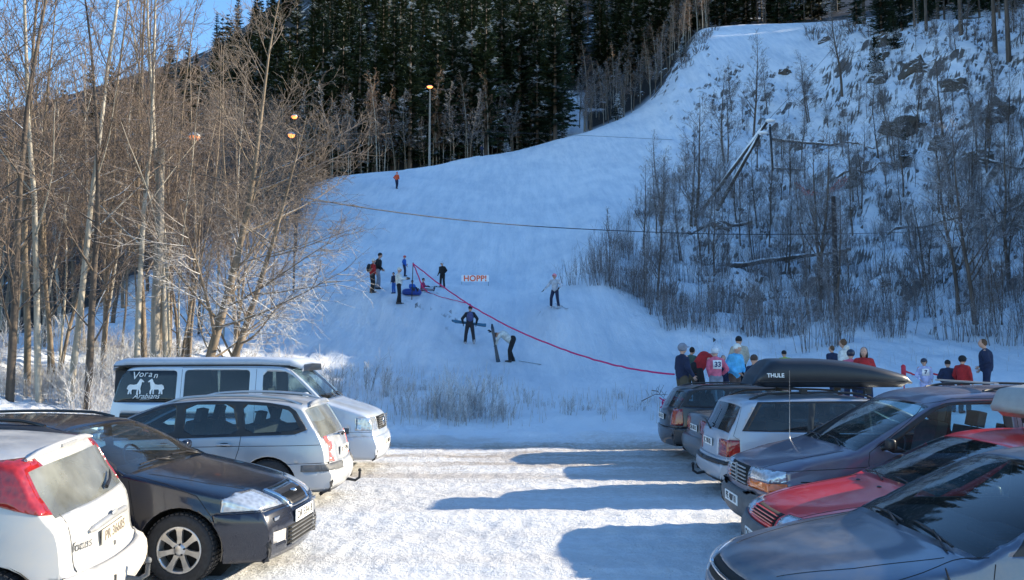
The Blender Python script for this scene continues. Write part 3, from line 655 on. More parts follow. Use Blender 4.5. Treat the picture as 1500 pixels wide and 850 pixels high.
def log(pa, pb, r, label, group='fallen logs on the right bank', name='fallen_log', lift=.1, mat='log_wood'):
    rg = random.Random(int(pa.x * 100)); mb = MB(); n = 9
    pts = [pa.lerp(pb, i / (n - 1)) + Vector((0, 0, lift + rg.uniform(-.04, .04))) for i in range(n)]
    pts = [Vector((p.x, p.y, max(p.z, ground(p.x, p.y) + lift * .5))) for p in pts] if lift else pts
    mb.tube(pts, [r * (1 - .5 * i / (n - 1)) * rg.uniform(.85, 1.15) for i in range(n)], 8)
    for i in range(1, n - 1):
        if rg.random() < .7 and lift: mb.tube([pts[i], pts[i] + Vector((rg.uniform(-.5, .5), rg.uniform(-.5, .2), rg.uniform(.2, .7)))], [.04, .015], 4)
    return tag(mb.build(name, M[mat]), label, 'log', group)
for a, c, r, lab in [((1068, 392), (1245, 368), .22, 'long fallen log lying left of the tall dark pole'), ((1130, 205), (1280, 220), .24, 'fallen log with dark rotten bark high on bank'), ((1010, 345), (1100, 328), .28, 'fallen log at the foot of the leaning log frame'), ((1225, 262), (1310, 245), .2, 'short fallen log behind the orange netting'), ((1300, 345), (1420, 325), .18, 'fallen log right of the tall dark pole'),
    ((1415, 228), (1500, 250), .22, 'fallen log at the right edge under dark rocks'), ((1440, 330), (1500, 300), .2, 'slanting fallen log at right edge'), ((1135, 248), (1180, 250), .15, 'shortest fallen log in the middle of bank')]:
    log(gpix(a[0], a[1], 34, 150), gpix(c[0], c[1], 34, 150), r, lab)
for i, (px, Y, s) in enumerate([(10, 18.6, .75), (50, 18.4, .8), (85, 18.7, .65), (120, 18.9, .7), (160, 19.2, .6), (-30, 18.3, .8)]):
    put_mesh('rock', STONE[i % 2], gpt(px, Y) + Vector((0, 0, .12)), i * 2, s * .8, 'snow capped stone in the low row behind the black estate car', 'rock', 'stones along the left edge of the car park', s * .75)
# ------------------------------------------------------------------ vehicles
def paint(name, c, metal=.6, dirt=(.50, .46, .40), amount=.45, rough=.28, low=.75):
    m, t, b = nt(name)
    tc = t.nodes.new('ShaderNodeTexCoord'); sx = t.nodes.new('ShaderNodeSeparateXYZ'); t.links.new(tc.outputs['Object'], sx.inputs[0])
    n = noise(t, 2.2, 6, vec=tc.outputs['Object'], rough=.62); n2 = noise(t, 40, 3, vec=tc.outputs['Object'])
    lowm = ramp(t, sx.outputs['Z'], low, .15, 0, 1)
    f = math2(t, 'MULTIPLY', ramp(t, math2(t, 'ADD', math2(t, 'ADD', n, math2(t, 'MULTIPLY', lowm, .35)), math2(t, 'MULTIPLY', n2, .12)), .45, .95), amount)
    t.links.new(mix(t, f, c, dirt), b.inputs['Base Color'])
    t.links.new(math2(t, 'MULTIPLY', math2(t, 'SUBTRACT', 1., f), metal), b.inputs['Metallic'])
    t.links.new(math2(t, 'ADD', rough, math2(t, 'MULTIPLY', f, .7)), b.inputs['Roughness'])
    t.links.new(math2(t, 'SUBTRACT', .8, f), b.inputs['Coat Weight']); b.inputs['Coat Roughness'].default_value = .08
    return m
def glass(name, tint, haze=.04, hazec=(.5, .55, .6), rough=.02):
    m = bpy.data.materials.new(name); m.use_nodes = True; t = m.node_tree; t.nodes.clear()
    o = t.nodes.new('ShaderNodeOutputMaterial'); tr = t.nodes.new('ShaderNodeBsdfTransparent'); tr.inputs[0].default_value = rgba(tint)
    gl = t.nodes.new('ShaderNodeBsdfGlossy'); gl.inputs['Roughness'].default_value = rough; gl.inputs['Color'].default_value = (1, 1, 1, 1)
    df = t.nodes.new('ShaderNodeBsdfDiffuse'); df.inputs[0].default_value = rgba(hazec)  # dirt film; the small default also stands in for snow reflection
    fr = t.nodes.new('ShaderNodeFresnel'); fr.inputs[0].default_value = 1.5
    a = t.nodes.new('ShaderNodeMixShader'); b = t.nodes.new('ShaderNodeMixShader')
    n = noise(t, 3, 4); hz = ramp(t, n, .3, .8, haze * .5, min(1, haze * 1.6)); t.links.new(hz, a.inputs[0])
    t.links.new(tr.outputs[0], a.inputs[1]); t.links.new(df.outputs[0], a.inputs[2])
    t.links.new(fr.outputs[0], b.inputs[0]); t.links.new(a.outputs[0], b.inputs[1]); t.links.new(gl.outputs[0], b.inputs[2]); t.links.new(b.outputs[0], o.inputs[0])
    return m
M['glass'] = glass('car_glass', (.74, .90, .92), .03); M['glass_dark'] = glass('tinted_glass', (.38, .48, .50)); M['glass_dirty'] = glass('salt_stained_glass', (.5, .58, .56), .27, (.50, .52, .48), .12)
M['tyre'] = plain('tyre_rubber', (.022, .022, .024), .8, scale=30, var=.4, bmp=.3); M['well'] = plain('dark_wheel_housing', (.012, .012, .012), .9)
M['black_trim'] = plain('black_trim', (.02, .02, .022), .45, var=.2); M['grey_plastic'] = plain('grey_plastic', (.10, .105, .11), .6, var=.2)
M['rim'] = plain('alloy_rim', (.52, .52, .52), .32, .75, scale=20); M['hubcap'] = plain('grey_hubcap', (.38, .39, .4), .45, .4)
M['chrome'] = plain('chrome', (.72, .73, .74), .15, 1.); M['interior'] = plain('dark_interior', (.035, .037, .042), .85); M['seat_cloth'] = plain('seat_cloth', (.05, .055, .065), .95); M['seat_grey'] = plain('grey_seat_cloth', (.16, .18, .20), .95)
M['plate'] = plain('plate_white', (.78, .78, .75), .5); M['plate_dirty'] = plain('dirty_plate', (.50, .46, .38), .6); M['ink'] = plain('plate_lettering', (.03, .03, .03), .6); M['ink_faded'] = plain('faded_lettering', (.16, .14, .12), .6); M['white_ink'] = plain('white_lettering', (.78, .8, .8), .6)
M['gap_dark'] = plain('panel_gap_dark', (.01, .01, .01), .9)  # near-black for panel joints and the shade behind door handles
def lens(name, c, alpha=.35, var=.3, scale=22):
    m, t, b = nt(name); n = N(t, 'ShaderNodeTexVoronoi', Scale=scale); tc = t.nodes.new('ShaderNodeTexCoord'); t.links.new(tc.outputs['Object'], n.inputs['Vector'])
    t.links.new(mix(t, n.outputs['Distance'], tuple(x * (1 - var) for x in c), tuple(min(1, x * 1.3) for x in c)), b.inputs['Base Color'])
    b.inputs['Roughness'].default_value = .12; b.inputs['Coat Weight'].default_value = 1.; b.inputs['Coat Roughness'].default_value = .03; b.inputs['Metallic'].default_value = alpha; bump(t, b, n.outputs['Distance'], .25, .01); return m
M['head'] = lens('headlamp_glass', (.48, .52, .56), .5); M['red_lens'] = lens('red_lens', (.26, .012, .010), 0); M['orange_lens'] = lens('orange_lens', (.80, .15, .015), 0); M['clear_lens'] = lens('clear_lens', (.7, .68, .66), .2); M['pink_lens'] = lens('dusty_red_lens', (.62, .16, .13), 0)

def chaikin(p, n=2):
    for _ in range(n):
        q = [p[0]]
        for a, b in zip(p[:-1], p[1:]):
            q += [(a[0] * .78 + b[0] * .22, a[1] * .78 + b[1] * .22), (a[0] * .22 + b[0] * .78, a[1] * .22 + b[1] * .78)]
        q.append(p[-1]); p = q
    return p
def roundpoly(p, n=2):
    for _ in range(n):
        q = []
        for i in range(len(p)):
            a, b = p[i], p[(i + 1) % len(p)]
            q += [(a[0] * .85 + b[0] * .15, a[1] * .85 + b[1] * .15), (a[0] * .15 + b[0] * .85, a[1] * .15 + b[1] * .85)]
        p = q
    return p
def inpoly(x, y, P):
    c = False; j = len(P) - 1
    for i in range(len(P)):
        if (P[i][1] > y) != (P[j][1] > y) and x < (P[j][0] - P[i][0]) * (y - P[i][1]) / (P[j][1] - P[i][1]) + P[i][0]: c = not c
        j = i
    return c
def text_mesh(name, body, size, mat, parent, loc, rot, shear=0, offset=.0, space=1.0, world=None):
    cu = bpy.data.curves.new(name, 'FONT'); cu.body = body; cu.size = size; cu.align_x = 'CENTER'; cu.align_y = 'CENTER'; cu.extrude = .0015; cu.shear = shear; cu.offset = offset; cu.space_character = space
    tmp = bpy.data.objects.new('tmp', cu); COL.objects.link(tmp); bpy.context.view_layer.update()
    me = bpy.data.meshes.new_from_object(tmp.evaluated_get(bpy.context.evaluated_depsgraph_get())); bpy.data.objects.remove(tmp); me.materials.clear(); me.materials.append(mat)
    t = link(name, me, parent, loc); t.rotation_euler = rot; return t
class Car:
    def __init__(s, name, S, label, group):
        s.S = S; L = s.L = S['L']; s.hw = S['W'] / 2; s.name = name; s.mats = S['mats']
        s.root = empty(name, (0, 0, 0), 0, label, 'car' if name != 'camper_van' else 'van', group)
        # --- profile and stations
        pr = chaikin(S['prof'], 2); P = [Vector((a, b)) for a, b in pr]
        arc = [0]
        for a, b in zip(P[:-1], P[1:]): arc.append(arc[-1] + (b - a).length)
        def near(q): 
            q = Vector(q); best = min(range(len(P) - 1), key=lambda i: seg(q, P[i], P[i + 1])[0]); dd, tt = seg(q, P[best], P[best + 1]); return arc[best] + tt * (arc[best + 1] - arc[best])
        def seg(q, a, b):
            d = b - a; t = max(0, min(1, (q - a).dot(d) / max(1e-9, d.length_squared))); return (a + d * t - q).length, t
        marks = {k: near(v) for k, v in S['marks'].items()}
        n = int(arc[-1] / .055); sts = sorted(set([round(arc[-1] * i / n, 4) for i in range(n + 1)]) | set())
        sts = [x for x in sts if all(abs(x - m_) > .02 for m_ in marks.values())] + list(marks.values()); sts.sort()
        ax = np.interp(sts, arc, [p.x for p in P]); az = np.interp(sts, arc, [p.y for p in P])
        s.marks = {k: sts.index(v) for k, v in marks.items()}
        zroof = max(az)
        zb_d, zb_z = zip(*S['belt']); zbelt = lambda d: float(np.interp(d, zb_d, zb_z))
        lo_d, lo_z = zip(*S['sill']); zsill = lambda d: float(np.interp(d, lo_d, lo_z))
        fr, re = S.get('front_round', .16), S.get('rear_round', .12)
        def plan(d): 
            k = 1.0
            if d < .8: k -= fr * (1 - d / .8) ** 2.4
            if d > L - .8: k -= re * (1 - (L - d) / .8) ** 2.4
            return k
        wroof = S.get('wroof', .80)
        def lat(d, z):
            zb = zbelt(d); zm = .52
            if z < zm: f = 1 - S.get('tuck', .10) * ((zm - z) / zm) ** 2
            elif z <= zb: f = 1 - .045 * ((z - zm) / max(.05, zb - zm)) ** 2
            else: f = .955 - (.955 - wroof) * ((z - zb) / (zroof - zb)) ** 1.12
            return f * plan(d) * s.hw
        NL, NG, NR = 10, 5, 11
        s.NL, s.NG = NL, NG
        bow = S.get('bow', .15)
        rows = []
        for i in range(len(sts)):
            d, zt = float(ax[i]), float(az[i]); zb0 = min(zsill(d), zt - .004)
            r = S.get('crn', .085) if zt > zbelt(d) + .15 else S.get('crn_low', .06)
            r = min(r, (zt - zb0) * .55); zc = zt - r; zs = max(zb0 + (zc - zb0) * .5, min(zbelt(d), zc - (zc - zb0) * .02))
            half = []
            for j in range(NL + 1):
                z = zb0 + (zs - zb0) * j / NL; half.append((lat(d, z), z))
            for j in range(1, NG + 1):
                z = zs + (zc - zs) * j / NG; half.append((lat(d, z), z))
            w = half[-1][0]; nn = S.get('sq', 2.7)
            for j in range(1, NR + 1):
                t = math.pi / 2 * (j / NR); half.append((w * max(0, math.cos(t)) ** (2 / nn) if j < NR else 0, zc + r * math.sin(t) ** (2 / nn)))
            ring = []
            for y, z in half:
                xs = bow * (1 - 2 * d / L) * (abs(y) / s.hw) ** 2
                ring.append((L / 2 - d - xs, y, z))
            full = ring + [(x, -y, z) for x, y, z in reversed(ring[:-1])]
            rows.append(full)
        m_ = len(rows[0]); bm = bmesh.new()
        V = [[bm.verts.new(p) for p in r] for r in rows]
        lay = bm.faces.layers.int.new('tag'); li = bm.faces.layers.int.new('si'); lj = bm.faces.layers.int.new('rj')
        s.bm, s.lay = bm, lay; s.tags = ['body']
        for i in range(len(rows) - 1):
            for j in range(m_ - 1):
                f = bm.faces.new((V[i][j], V[i][j + 1], V[i + 1][j + 1], V[i + 1][j])); f.smooth = True
                f[li] = i; f[lj] = min(j, m_ - 2 - j)
        bm.normal_update()
        ftest = max(bm.faces, key=lambda f: f.calc_center_median().z)
        if ftest.normal.z < 0: bmesh.ops.reverse_faces(bm, faces=bm.faces[:])
        s.li, s.lj = li, lj; s.rows = rows
        s.bvh = BVHTree.FromBMesh(bm)
        # windscreen and rear window
        jg = NL + NG + S.get('pillar_rows', 2)
        for nm, a, b in (('windscreen', 'ws0', 'ws1'), ('rear_window', 'rw0', 'rw1')):
            if a in s.marks:
                t = s.tag(nm); tb = s.tag('black_trim')
                ia, ib = s.marks[a], s.marks[b]
                for f in bm.faces:
                    if ia <= f[li] < ib and f[lj] >= jg: f[lay] = t
        if S.get('arch'):
            for d, r in S['arch']: s.arch(d, r)
    def X(s, d): return s.L / 2 - d
    def tag(s, n):
        if n not in s.tags: s.tags.append(n)
        return s.tags.index(n)
    def bis(s, co, no, pred):
        fs = [f for f in s.bm.faces if pred(f)]
        if not fs: return
        es = {e for f in fs for e in f.edges}; vs = {v for f in fs for v in f.verts}
        bmesh.ops.bisect_plane(s.bm, geom=list(vs) + list(es) + fs, dist=1e-5, plane_co=co, plane_no=no)
    def side_cut(s, poly, name, sides=(1, -1), ymin=.35, only=None, cut=True, maxn=1.1):
        """polygon in (distance from front, height), projected on the sides"""
        P = [(s.X(d), z) for d, z in poly]; x0, x1 = min(p[0] for p in P) - .07, max(p[0] for p in P) + .07; z0, z1 = min(p[1] for p in P) - .07, max(p[1] for p in P) + .07
        def pr(f):
            c = f.calc_center_median(); return abs(c.y) > ymin and x0 < c.x < x1 and z0 < c.z < z1 and ((c.y > 0) - (c.y < 0)) in sides
        for i in range(len(P)):
            a, b = Vector((P[i][0], 0, P[i][1])), Vector((P[(i + 1) % len(P)][0], 0, P[(i + 1) % len(P)][1]))
            e = b - a
            if e.length > 1e-5: s.bis(a, Vector((-e.z, 0, e.x)).normalized(), pr)
        out = []
        for f in s.bm.faces:
            if not pr(f): continue
            c = f.calc_center_median()
            if inpoly(c.x, c.z, P) and (only is None or f[s.lay] in [s.tag(o) for o in only]):
                sg = 1 if c.y > 0 else -1
                f[s.lay] = s.tag(name + ('|L' if sg > 0 else '|R')) if name else -1; out.append(f)
        return out
    def end_cut(s, poly, name, dmin=None, dmax=None, mirror=True, split=True, only=None):
        """polygon in (y, height) projected on the front (dmax given) or on the rear (dmin given)"""
        for sg in ((1, -1) if mirror else (1,)):
            P = [(y * sg, z) for y, z in poly]; y0, y1 = min(p[0] for p in P) - .06, max(p[0] for p in P) + .06; z0, z1 = min(p[1] for p in P) - .06, max(p[1] for p in P) + .06
            def pr(f, pad=.06):
                c = f.calc_center_median(); d = s.L / 2 - c.x
                return y0 < c.y < y1 and z0 < c.z < z1 and (dmax is None or d < dmax + pad) and (dmin is None or d > dmin - pad)
            for i in range(len(P)):
                a, b = Vector((0,) + P[i]), Vector((0,) + P[(i + 1) % len(P)]); e = b - a
                s.bis(a, Vector((0, -e.z, e.y)).normalized(), pr)
            dd = dmax if dmax is not None else dmin
            s.bis(Vector((s.X(dd), 0, 0)), Vector((1, 0, 0)), pr)
            for f in s.bm.faces:
                c = f.calc_center_median()
                if pr(f, 0) and inpoly(c.y, c.z, P) and (only is None or f[s.lay] in [s.tag(o) for o in only]): f[s.lay] = s.tag(name + (('|L' if sg > 0 else '|R') if mirror and split else '|'))
    def zcut(s, z, name, dmin=None, dmax=None):
        def pr(f):
            c = f.calc_center_median(); d = s.L / 2 - c.x
            return (dmax is None or d < dmax + .05) and (dmin is None or d > dmin - .05)
        s.bis(Vector((0, 0, z)), Vector((0, 0, 1)), pr)
        for f in s.bm.faces:
            c = f.calc_center_median(); d = s.L / 2 - c.x
            if c.z < z and (dmax is None or d < dmax) and (dmin is None or d > dmin) and f[s.lay] == 0: f[s.lay] = s.tag(name + '|')
    def arch(s, d, r):
        P = [(d + r * math.cos(2 * math.pi * k / 28), s.S.get('wz', .30) + r * math.sin(2 * math.pi * k / 28)) for k in range(28)]
        fs = s.side_cut(P, None, ymin=.4)
        # everything below the axle inside the opening as well
        bmesh.ops.delete(s.bm, geom=fs, context='FACES')
        x0 = s.X(d); P2 = [(d - r, -.2), (d + r, -.2), (d + r, s.S.get('wz', .30)), (d - r, s.S.get('wz', .30))]
        fs = s.side_cut(P2, None, ymin=.4); bmesh.ops.delete(s.bm, geom=fs, context='FACES')
    def surf(s, d, z, side):
        h = s.bvh.ray_cast(Vector((s.X(d), side * 3, z)), Vector((0, -side, 0)))
        return h[0], h[1]
    def ribbon(s, mb, pts, side, r=.005, sides=4, off=0.):
        dense = []
        for a, b in zip(pts[:-1], pts[1:]):
            n = max(2, int(math.dist(a, b) / .05))
            for i in range(n): dense.append((a[0] + (b[0] - a[0]) * i / n, a[1] + (b[1] - a[1]) * i / n))
        dense.append(pts[-1]); out = []
        for d, z in dense:
            p, nn = s.surf(d, z, side)
            if p: out.append(p + nn * off)
        if len(out) > 1: mb.tube(out, r, sides)
    def topz(s, d, y=0.):
        h = s.bvh.ray_cast(Vector((s.X(d), y, 4)), Vector((0, 0, -1))); return h[0], h[1]
    def front_pt(s, y, z, rear=False):
        h = s.bvh.ray_cast(Vector(((-9 if rear else 9), y, z)), Vector(((1 if rear else -1), 0, 0))); return h[0], h[1]
    def finish(s, matmap, inflate={}, solid=.03):
        bm = s.bm; byt = {}
        for f in bm.faces: byt.setdefault(f[s.lay], []).append(f)
        bm.normal_update()
        vn = {v: v.normal.copy() for v in bm.verts}
        made = {}
        for t, fs in sorted(byt.items()):
            full = s.tags[t]; nm = full.split('|')[0]; vi = {}; vs = []; fl = []; nl = []
            off = inflate.get(nm, 0)
            for f in fs:
                q = []
                for v in f.verts:
                    if v not in vi: vi[v] = len(vs); vs.append(tuple(v.co + vn[v] * off)); nl.append(vn[v])
                    q.append(vi[v])
                fl.append(q)
            me = bpy.data.meshes.new(nm); me.from_pydata(vs, [], fl); me.polygons.foreach_set('use_smooth', [True] * len(fl)); me.update()
            try: me.normals_split_custom_set_from_vertices([tuple(n) for n in nl])
            except Exception: pass
            mt = matmap.get(nm, s.mats['paint']); me.materials.append(mt); me.materials.append(M['interior'])
            o = link(nm, me, s.root)
            if nm == 'body' or nm not in ('windscreen', 'rear_window', 'side_window'):
                md = o.modifiers.new('thickness', 'SOLIDIFY'); md.thickness = solid if nm in ('body', 'window_surround') else solid * .7 + max(0, off); md.offset = -1; md.material_offset = 1; md.material_offset_rim = 0
            made.setdefault(full, o)
        bm.free(); return made
    def wheels(s, ds, r=.315, w=.2, style='spoke', track=None, rimr=None):
        wz = r
        key = (style, r, w)
        if not hasattr(Car, 'cache'): Car.cache = {}
        if key not in Car.cache:
            a = MB(); rr = r * (.66 if style != 'cap' else .60)
            prof = [(rr, -w / 2 + .01), (rr + .01, -w / 2), (r - .03, -w / 2), (r - .008, -w / 2 + .02), (r, -w / 2 + .05), (r, w / 2 - .05), (r - .008, w / 2 - .02), (r - .03, w / 2), (rr + .01, w / 2), (rr, w / 2 - .01)]
            a.lathe(prof, (0, 0, 0), 'y', 40)
            for k in range(44):    # tread blocks
                t = 2 * math.pi * k / 44
                rot = Matrix.Rotation(-t, 3, 'Y')
                for yy in (-w * .33, 0, w * .33): a.box(rot @ Vector((r, yy, 0)), (.012, w * .24, r * .09), rot=rot)
            b = MB()
            b.lathe([(rr, w / 2 - .015), (rr - .012, w / 2 - .004), (rr - .025, w / 2 - .02), (rr - .03, -w / 2 + .03)], (0, 0, 0), 'y', 36)
            b.lathe([(rr - .03, w / 2 - .10), (.001, w / 2 - .09)], (0, 0, 0), 'y', 24, 1)
            if style == 'spoke':
                for k in range(7):
                    t = 2 * math.pi * k / 7; rot = Matrix.Rotation(t, 3, 'Y')
                    v = []
                    for q, (rad, hw_, yo) in enumerate([(.03, .030, -.03), (rr * .45, .020, -.022), (rr * .8, .027, -.012), (rr - .012, .042, -.010)]):
                        for sx_, dy in ((-1, 0), (1, 0), (1, -.03), (-1, -.03)): v.append(rot @ Vector((rad, w / 2 + yo + dy, hw_ * sx_)))
                    f = []
                    for q in range(3):
                        for e in range(4): f.append((q * 4 + e, q * 4 + (e + 1) % 4, q * 4 + 4 + (e + 1) % 4, q * 4 + 4 + e))
                    b.add(v, f, 0, False)
                b.lathe([(.001, w / 2 - .012), (.035, w / 2 - .014), (.06, w / 2 - .03), (.065, w / 2 - .06)], (0, 0, 0), 'y', 20)
                for k in range(5):
                    t = 2 * math.pi * (k + .5) / 5; b.lathe([(.001, .004), (.009, .004), (.009, -.01)], Vector((math.cos(t) * .048, w / 2 - .02, math.sin(t) * .048)), 'y', 8, 1)
            else:
                n = 9
                b.lathe([(.001, w / 2 - .005), (.05, w / 2 - .005), (.06, w / 2 - .012), (rr * .55, w / 2 - .02), (rr * .56, w / 2 - .024)], (0, 0, 0), 'y', 36)
                for k in range(n):
                    t = 2 * math.pi * k / n; rot = Matrix.Rotation(t, 3, 'Y'); b.box(rot @ Vector((rr * .74, w / 2 - .022, 0)), (rr * .42, .012, rr * .30), rot=rot)
                b.lathe([(rr * .92, w / 2 - .012), (rr, w / 2 - .004)], (0, 0, 0), 'y', 36)
            for o in (a, b):
                pass
            Car.cache[key] = (a.mesh('wheel'), b.mesh('rim'))
            Car.cache[key][0].materials.append(M['tyre']); Car.cache[key][1].materials.append(M['rim'] if style == 'spoke' else M['hubcap']); Car.cache[key][1].materials.append(M['well'])
        wm, rm = Car.cache[key]; tr = track or s.hw - .11
        for d in ds:
            for sg in (1, -1):
                o = link('wheel', wm, s.root, (s.X(d), sg * (tr), wz)); o.rotation_euler = (0, (d * 7 + sg) % 1.2, 0 if sg > 0 else math.pi)
                link('rim', rm, o)
            for sg in (1, -1):
                mb = MB()
                R_ = s.S['arch'][0][1] + .01
                for k in range(16):
                    pass
                v = []; 
                for k in range(17):
                    t = -.25 + (math.pi + .5) * k / 16; v += [(s.X(d) + R_ * math.cos(t), sg * (s.hw - .035), wz + R_ * math.sin(t) * 1.0), (s.X(d) + R_ * math.cos(t), sg * (s.hw - .42), wz + R_ * math.sin(t))]
                mb.add(v, [(2 * k, 2 * k + 1, 2 * k + 3, 2 * k + 2) for k in range(16)])
                mb.lathe([(R_, 0), (.001, 0)], (s.X(d), sg * (s.hw - .42), wz), 'y', 20)
                mb.build('wheel_housing', M['well'], s.root)
    def cabin(s, dash_d, dash_z, seats, seat_mat='seat_cloth', floor=(.35, None), wheel_side=1, top=None):
        L = s.L; a, b = floor[0], floor[1] or L - .25; w = s.hw - .16
        mb = MB(); mb.box((s.X((a + b) / 2), 0, .27), (b - a, 2 * (s.hw - .45), .12)); mb.box((s.X((dash_d + .1 + b) / 2), 0, .33), (b - dash_d - .1, 2 * w - .3, .05))
        mb.build('underbody', M['well'], s.root)
        mb = MB(); mb.box((s.X(dash_d), 0, dash_z - .13), (.42, 2 * w - .1, .22)); mb.box((s.X(dash_d + .05), wheel_side * .36, dash_z - .01), (.24, .34, .08)); mb.box((s.X(dash_d + .0), 0, .58), (.3, .3, .4))
        bevel(mb.build('dashboard', M['interior'], s.root), .03, 2)
        mb = MB(); c = Vector((s.X(dash_d + .34), wheel_side * .36, dash_z - .05)); pts = []
        for k in range(21):
            t = 2 * math.pi * k / 20; pts.append(c + Vector((math.sin(t) * .19 * -.42, math.cos(t) * .19, math.sin(t) * .19 * .9)))
        mb.tube(pts, .014, 6); mb.tube([c, c + Vector((.25, 0, -.1))], .03, 6); mb.tube([c + Vector((0, -.18, 0)), c + Vector((0, .18, 0))], .018, 5); mb.build('steering_wheel', M['black_trim'], s.root)
        for d, ys, zs, bh in seats:
            for y in ys:
                mb = MB(); wd = .50 if abs(y) > .1 else 1.25
                def cush(c, dm, rot):
                    mb.box(c, dm, rot=rot)
                rt = Matrix.Rotation(R(-14), 3, 'Y')
                mb.box((s.X(d), y, zs), (.50, wd, .15)); mb.box((s.X(d + .29), y, zs + .05 + bh / 2), (.13, wd, bh), rot=rt)
                hx = s.X(d + .29) - .02 - bh * .26 * .5
                for yy in ((y,) if wd < 1 else (-.38, .38)):
                    mb.box((hx - .03, yy, zs + bh + .13), (.09, .25, .17), rot=rt)
                    for q in (-.06, .06): mb.tube([(hx, yy + q, zs + bh - .02), (hx - .02, yy + q, zs + bh + .1)], .008, 4)
                bevel(mb.build('seat', M[seat_mat], s.root), .045, 3)
    def mirrors(s, d, z, mat, size=(.09, .15, .095), sides=(1, -1)):
        for sg in sides:
            p, n = s.surf(d, z, sg)
            if p is None: continue
            c = Vector((p.x - .03, p.y + sg * (.05 + size[1] * .5), z + .055))
            mb = MB(); mb.box(c, (size[0], size[1], size[2])); mo = bevel(mb.build('side_mirror', mat, s.root), min(size) * .42, 4, 30)
            for pl in mo.data.polygons: pl.use_smooth = True
            mb = MB(); mb.box(c + Vector((-size[0] / 2 - .001, 0, 0)), (.004, size[1] * .78, size[2] * .7)); mb.build('mirror_glass', M['chrome'], mo)
            mb = MB(); mb.tube([(p.x, p.y - sg * .02, z), (c.x, c.y - sg * .03, c.z - .03)], [.03, .025], 6)
            mb.build('mirror_arm', mat, mo)
    def handle(s, d, z, mat, w=.19, sides=(1, -1)):
        for sg in sides:
            p, n = s.surf(d, z, sg)
            if p is None: continue
            mb = MB(); pts = []
            for k in range(7):
                t = k / 6; q, nn = s.surf(d - w / 2 + w * t, z, sg)
                pts.append(q + nn * (.006 + .028 * math.sin(math.pi * t)))
            mb.tube(pts, .014, 6); mb.build('door_handle', mat, s.root)
            mb = MB(); mb.ball(p - n * .002, (.07, .008, .028), 14, 6); mb.build('handle_hollow_shade', M['gap_dark'], s.root)  # dark oval laid on the door in place of a hollow's shade
    def seams(s, lines, sides=(1, -1), r=.0032, mat=None):
        for sg in sides:
            for l in lines:
                mb = MB(); s.ribbon(mb, l, sg, r)
                if mb.v: mb.build('panel_gap', mat or M['gap_dark'], s.root)
    def top_seams(s, lines, r=.003):
        for l in lines:
            mb = MB(); out = []
            for a, b in zip(l[:-1], l[1:]):
                for i in range(13):
                    t = i / 12; p, n = s.topz(a[0] + (b[0] - a[0]) * t, a[1] + (b[1] - a[1]) * t)
                    if p: out.append(p)
            if len(out) > 1: mb.tube(out, r, 4); mb.build('bonnet_gap', M['gap_dark'], s.root)
    def rails(s, d0, d1, y, mat, h=.06, r=.016):
        for sg in (1, -1):
            mb = MB(); pts = []
            for k in range(15):
                t = k / 14; d = d0 + (d1 - d0) * t; p, n = s.topz(d, sg * y); e = min(1, min(t, 1 - t) * 8); pts.append(p + Vector((0, 0, h * e)))
            mb.tube(pts, r, 7); mb.build('roof_rail', mat, s.root)
    def plate(s, z, text, rear=False, y=0., mat=None, ink=None, size=.085, w=.52, blue=True):
        p, n = s.front_pt(y, z, rear); sg = -1 if rear else 1
        mb = MB(); mb.box(p + Vector((sg * .012, 0, 0)), (.012, w, .115)); o = mb.build('number_plate', mat or M['plate'], s.root); bevel(o, .004, 1)
        text_mesh('plate_number', text, size * 1.25, ink or M['ink'], o, p + Vector((sg * .0195, 0, 0)), (math.pi / 2, 0, -math.pi / 2 if rear else math.pi / 2), 0, .0012, 1.05)
        return o
    def text(s, name, body, p, rot, size, mat, parent=None, shear=0):
        return text_mesh(name, body, size, mat, parent or s.root, p, rot, shear)
    def wipers(s, d, n=2, y0=.55, r=.009, rear=False):
        for k in range(n):
            mb = MB(); pts = []
            ya = y0 - k * .62
            for q in range(9):
                t = q / 8; yy = ya - .52 * t if ya - .52 * t > -s.hw + .2 else -s.hw + .2; dd = d + .035 * math.sin(t * 1.4); p, nn = s.topz(dd + .01, yy); pts.append(p + nn * .018)
            mb.tube(pts, r * .8, 5); p, nn = s.topz(d - .03, ya); mb.tube([p + nn * .01, pts[4] + nn * .012], .008, 5); mb.build('wiper', M['black_trim'], s.root)
    def tow(s, z=.38, y=0., mat=None):
        p, n = s.front_pt(y, z, True)
        mb = MB(); a = Vector((p.x, y, z - .08)); mb.tube([a + Vector((.3, 0, -.02)), a, a + Vector((-.10, 0, -.02)), a + Vector((-.16, 0, .02)), a + Vector((-.165, 0, .10))], [.022, .022, .02, .02, .018], 8); mb.ball(a + Vector((-.165, 0, .125)), .027, 10, 8)
        mb.build('tow_hook', mat or M['black_trim'], s.root)
    def place(s, X, Y, phi):
        """front centre of the car at world (X, Y); phi = heading of the nose"""
        f = Vector((math.cos(phi), math.sin(phi))); c = Vector((X, Y)) - f * s.L / 2
        s.root.location = (c.x, c.y, ground(c.x, c.y) if c.y > 8 else 0.0); s.root.location.z = 0.0
        s.root.rotation_euler = (0, 0, phi)
LG = 'cars parked along the left side'; RG = 'cars parked along the right side'
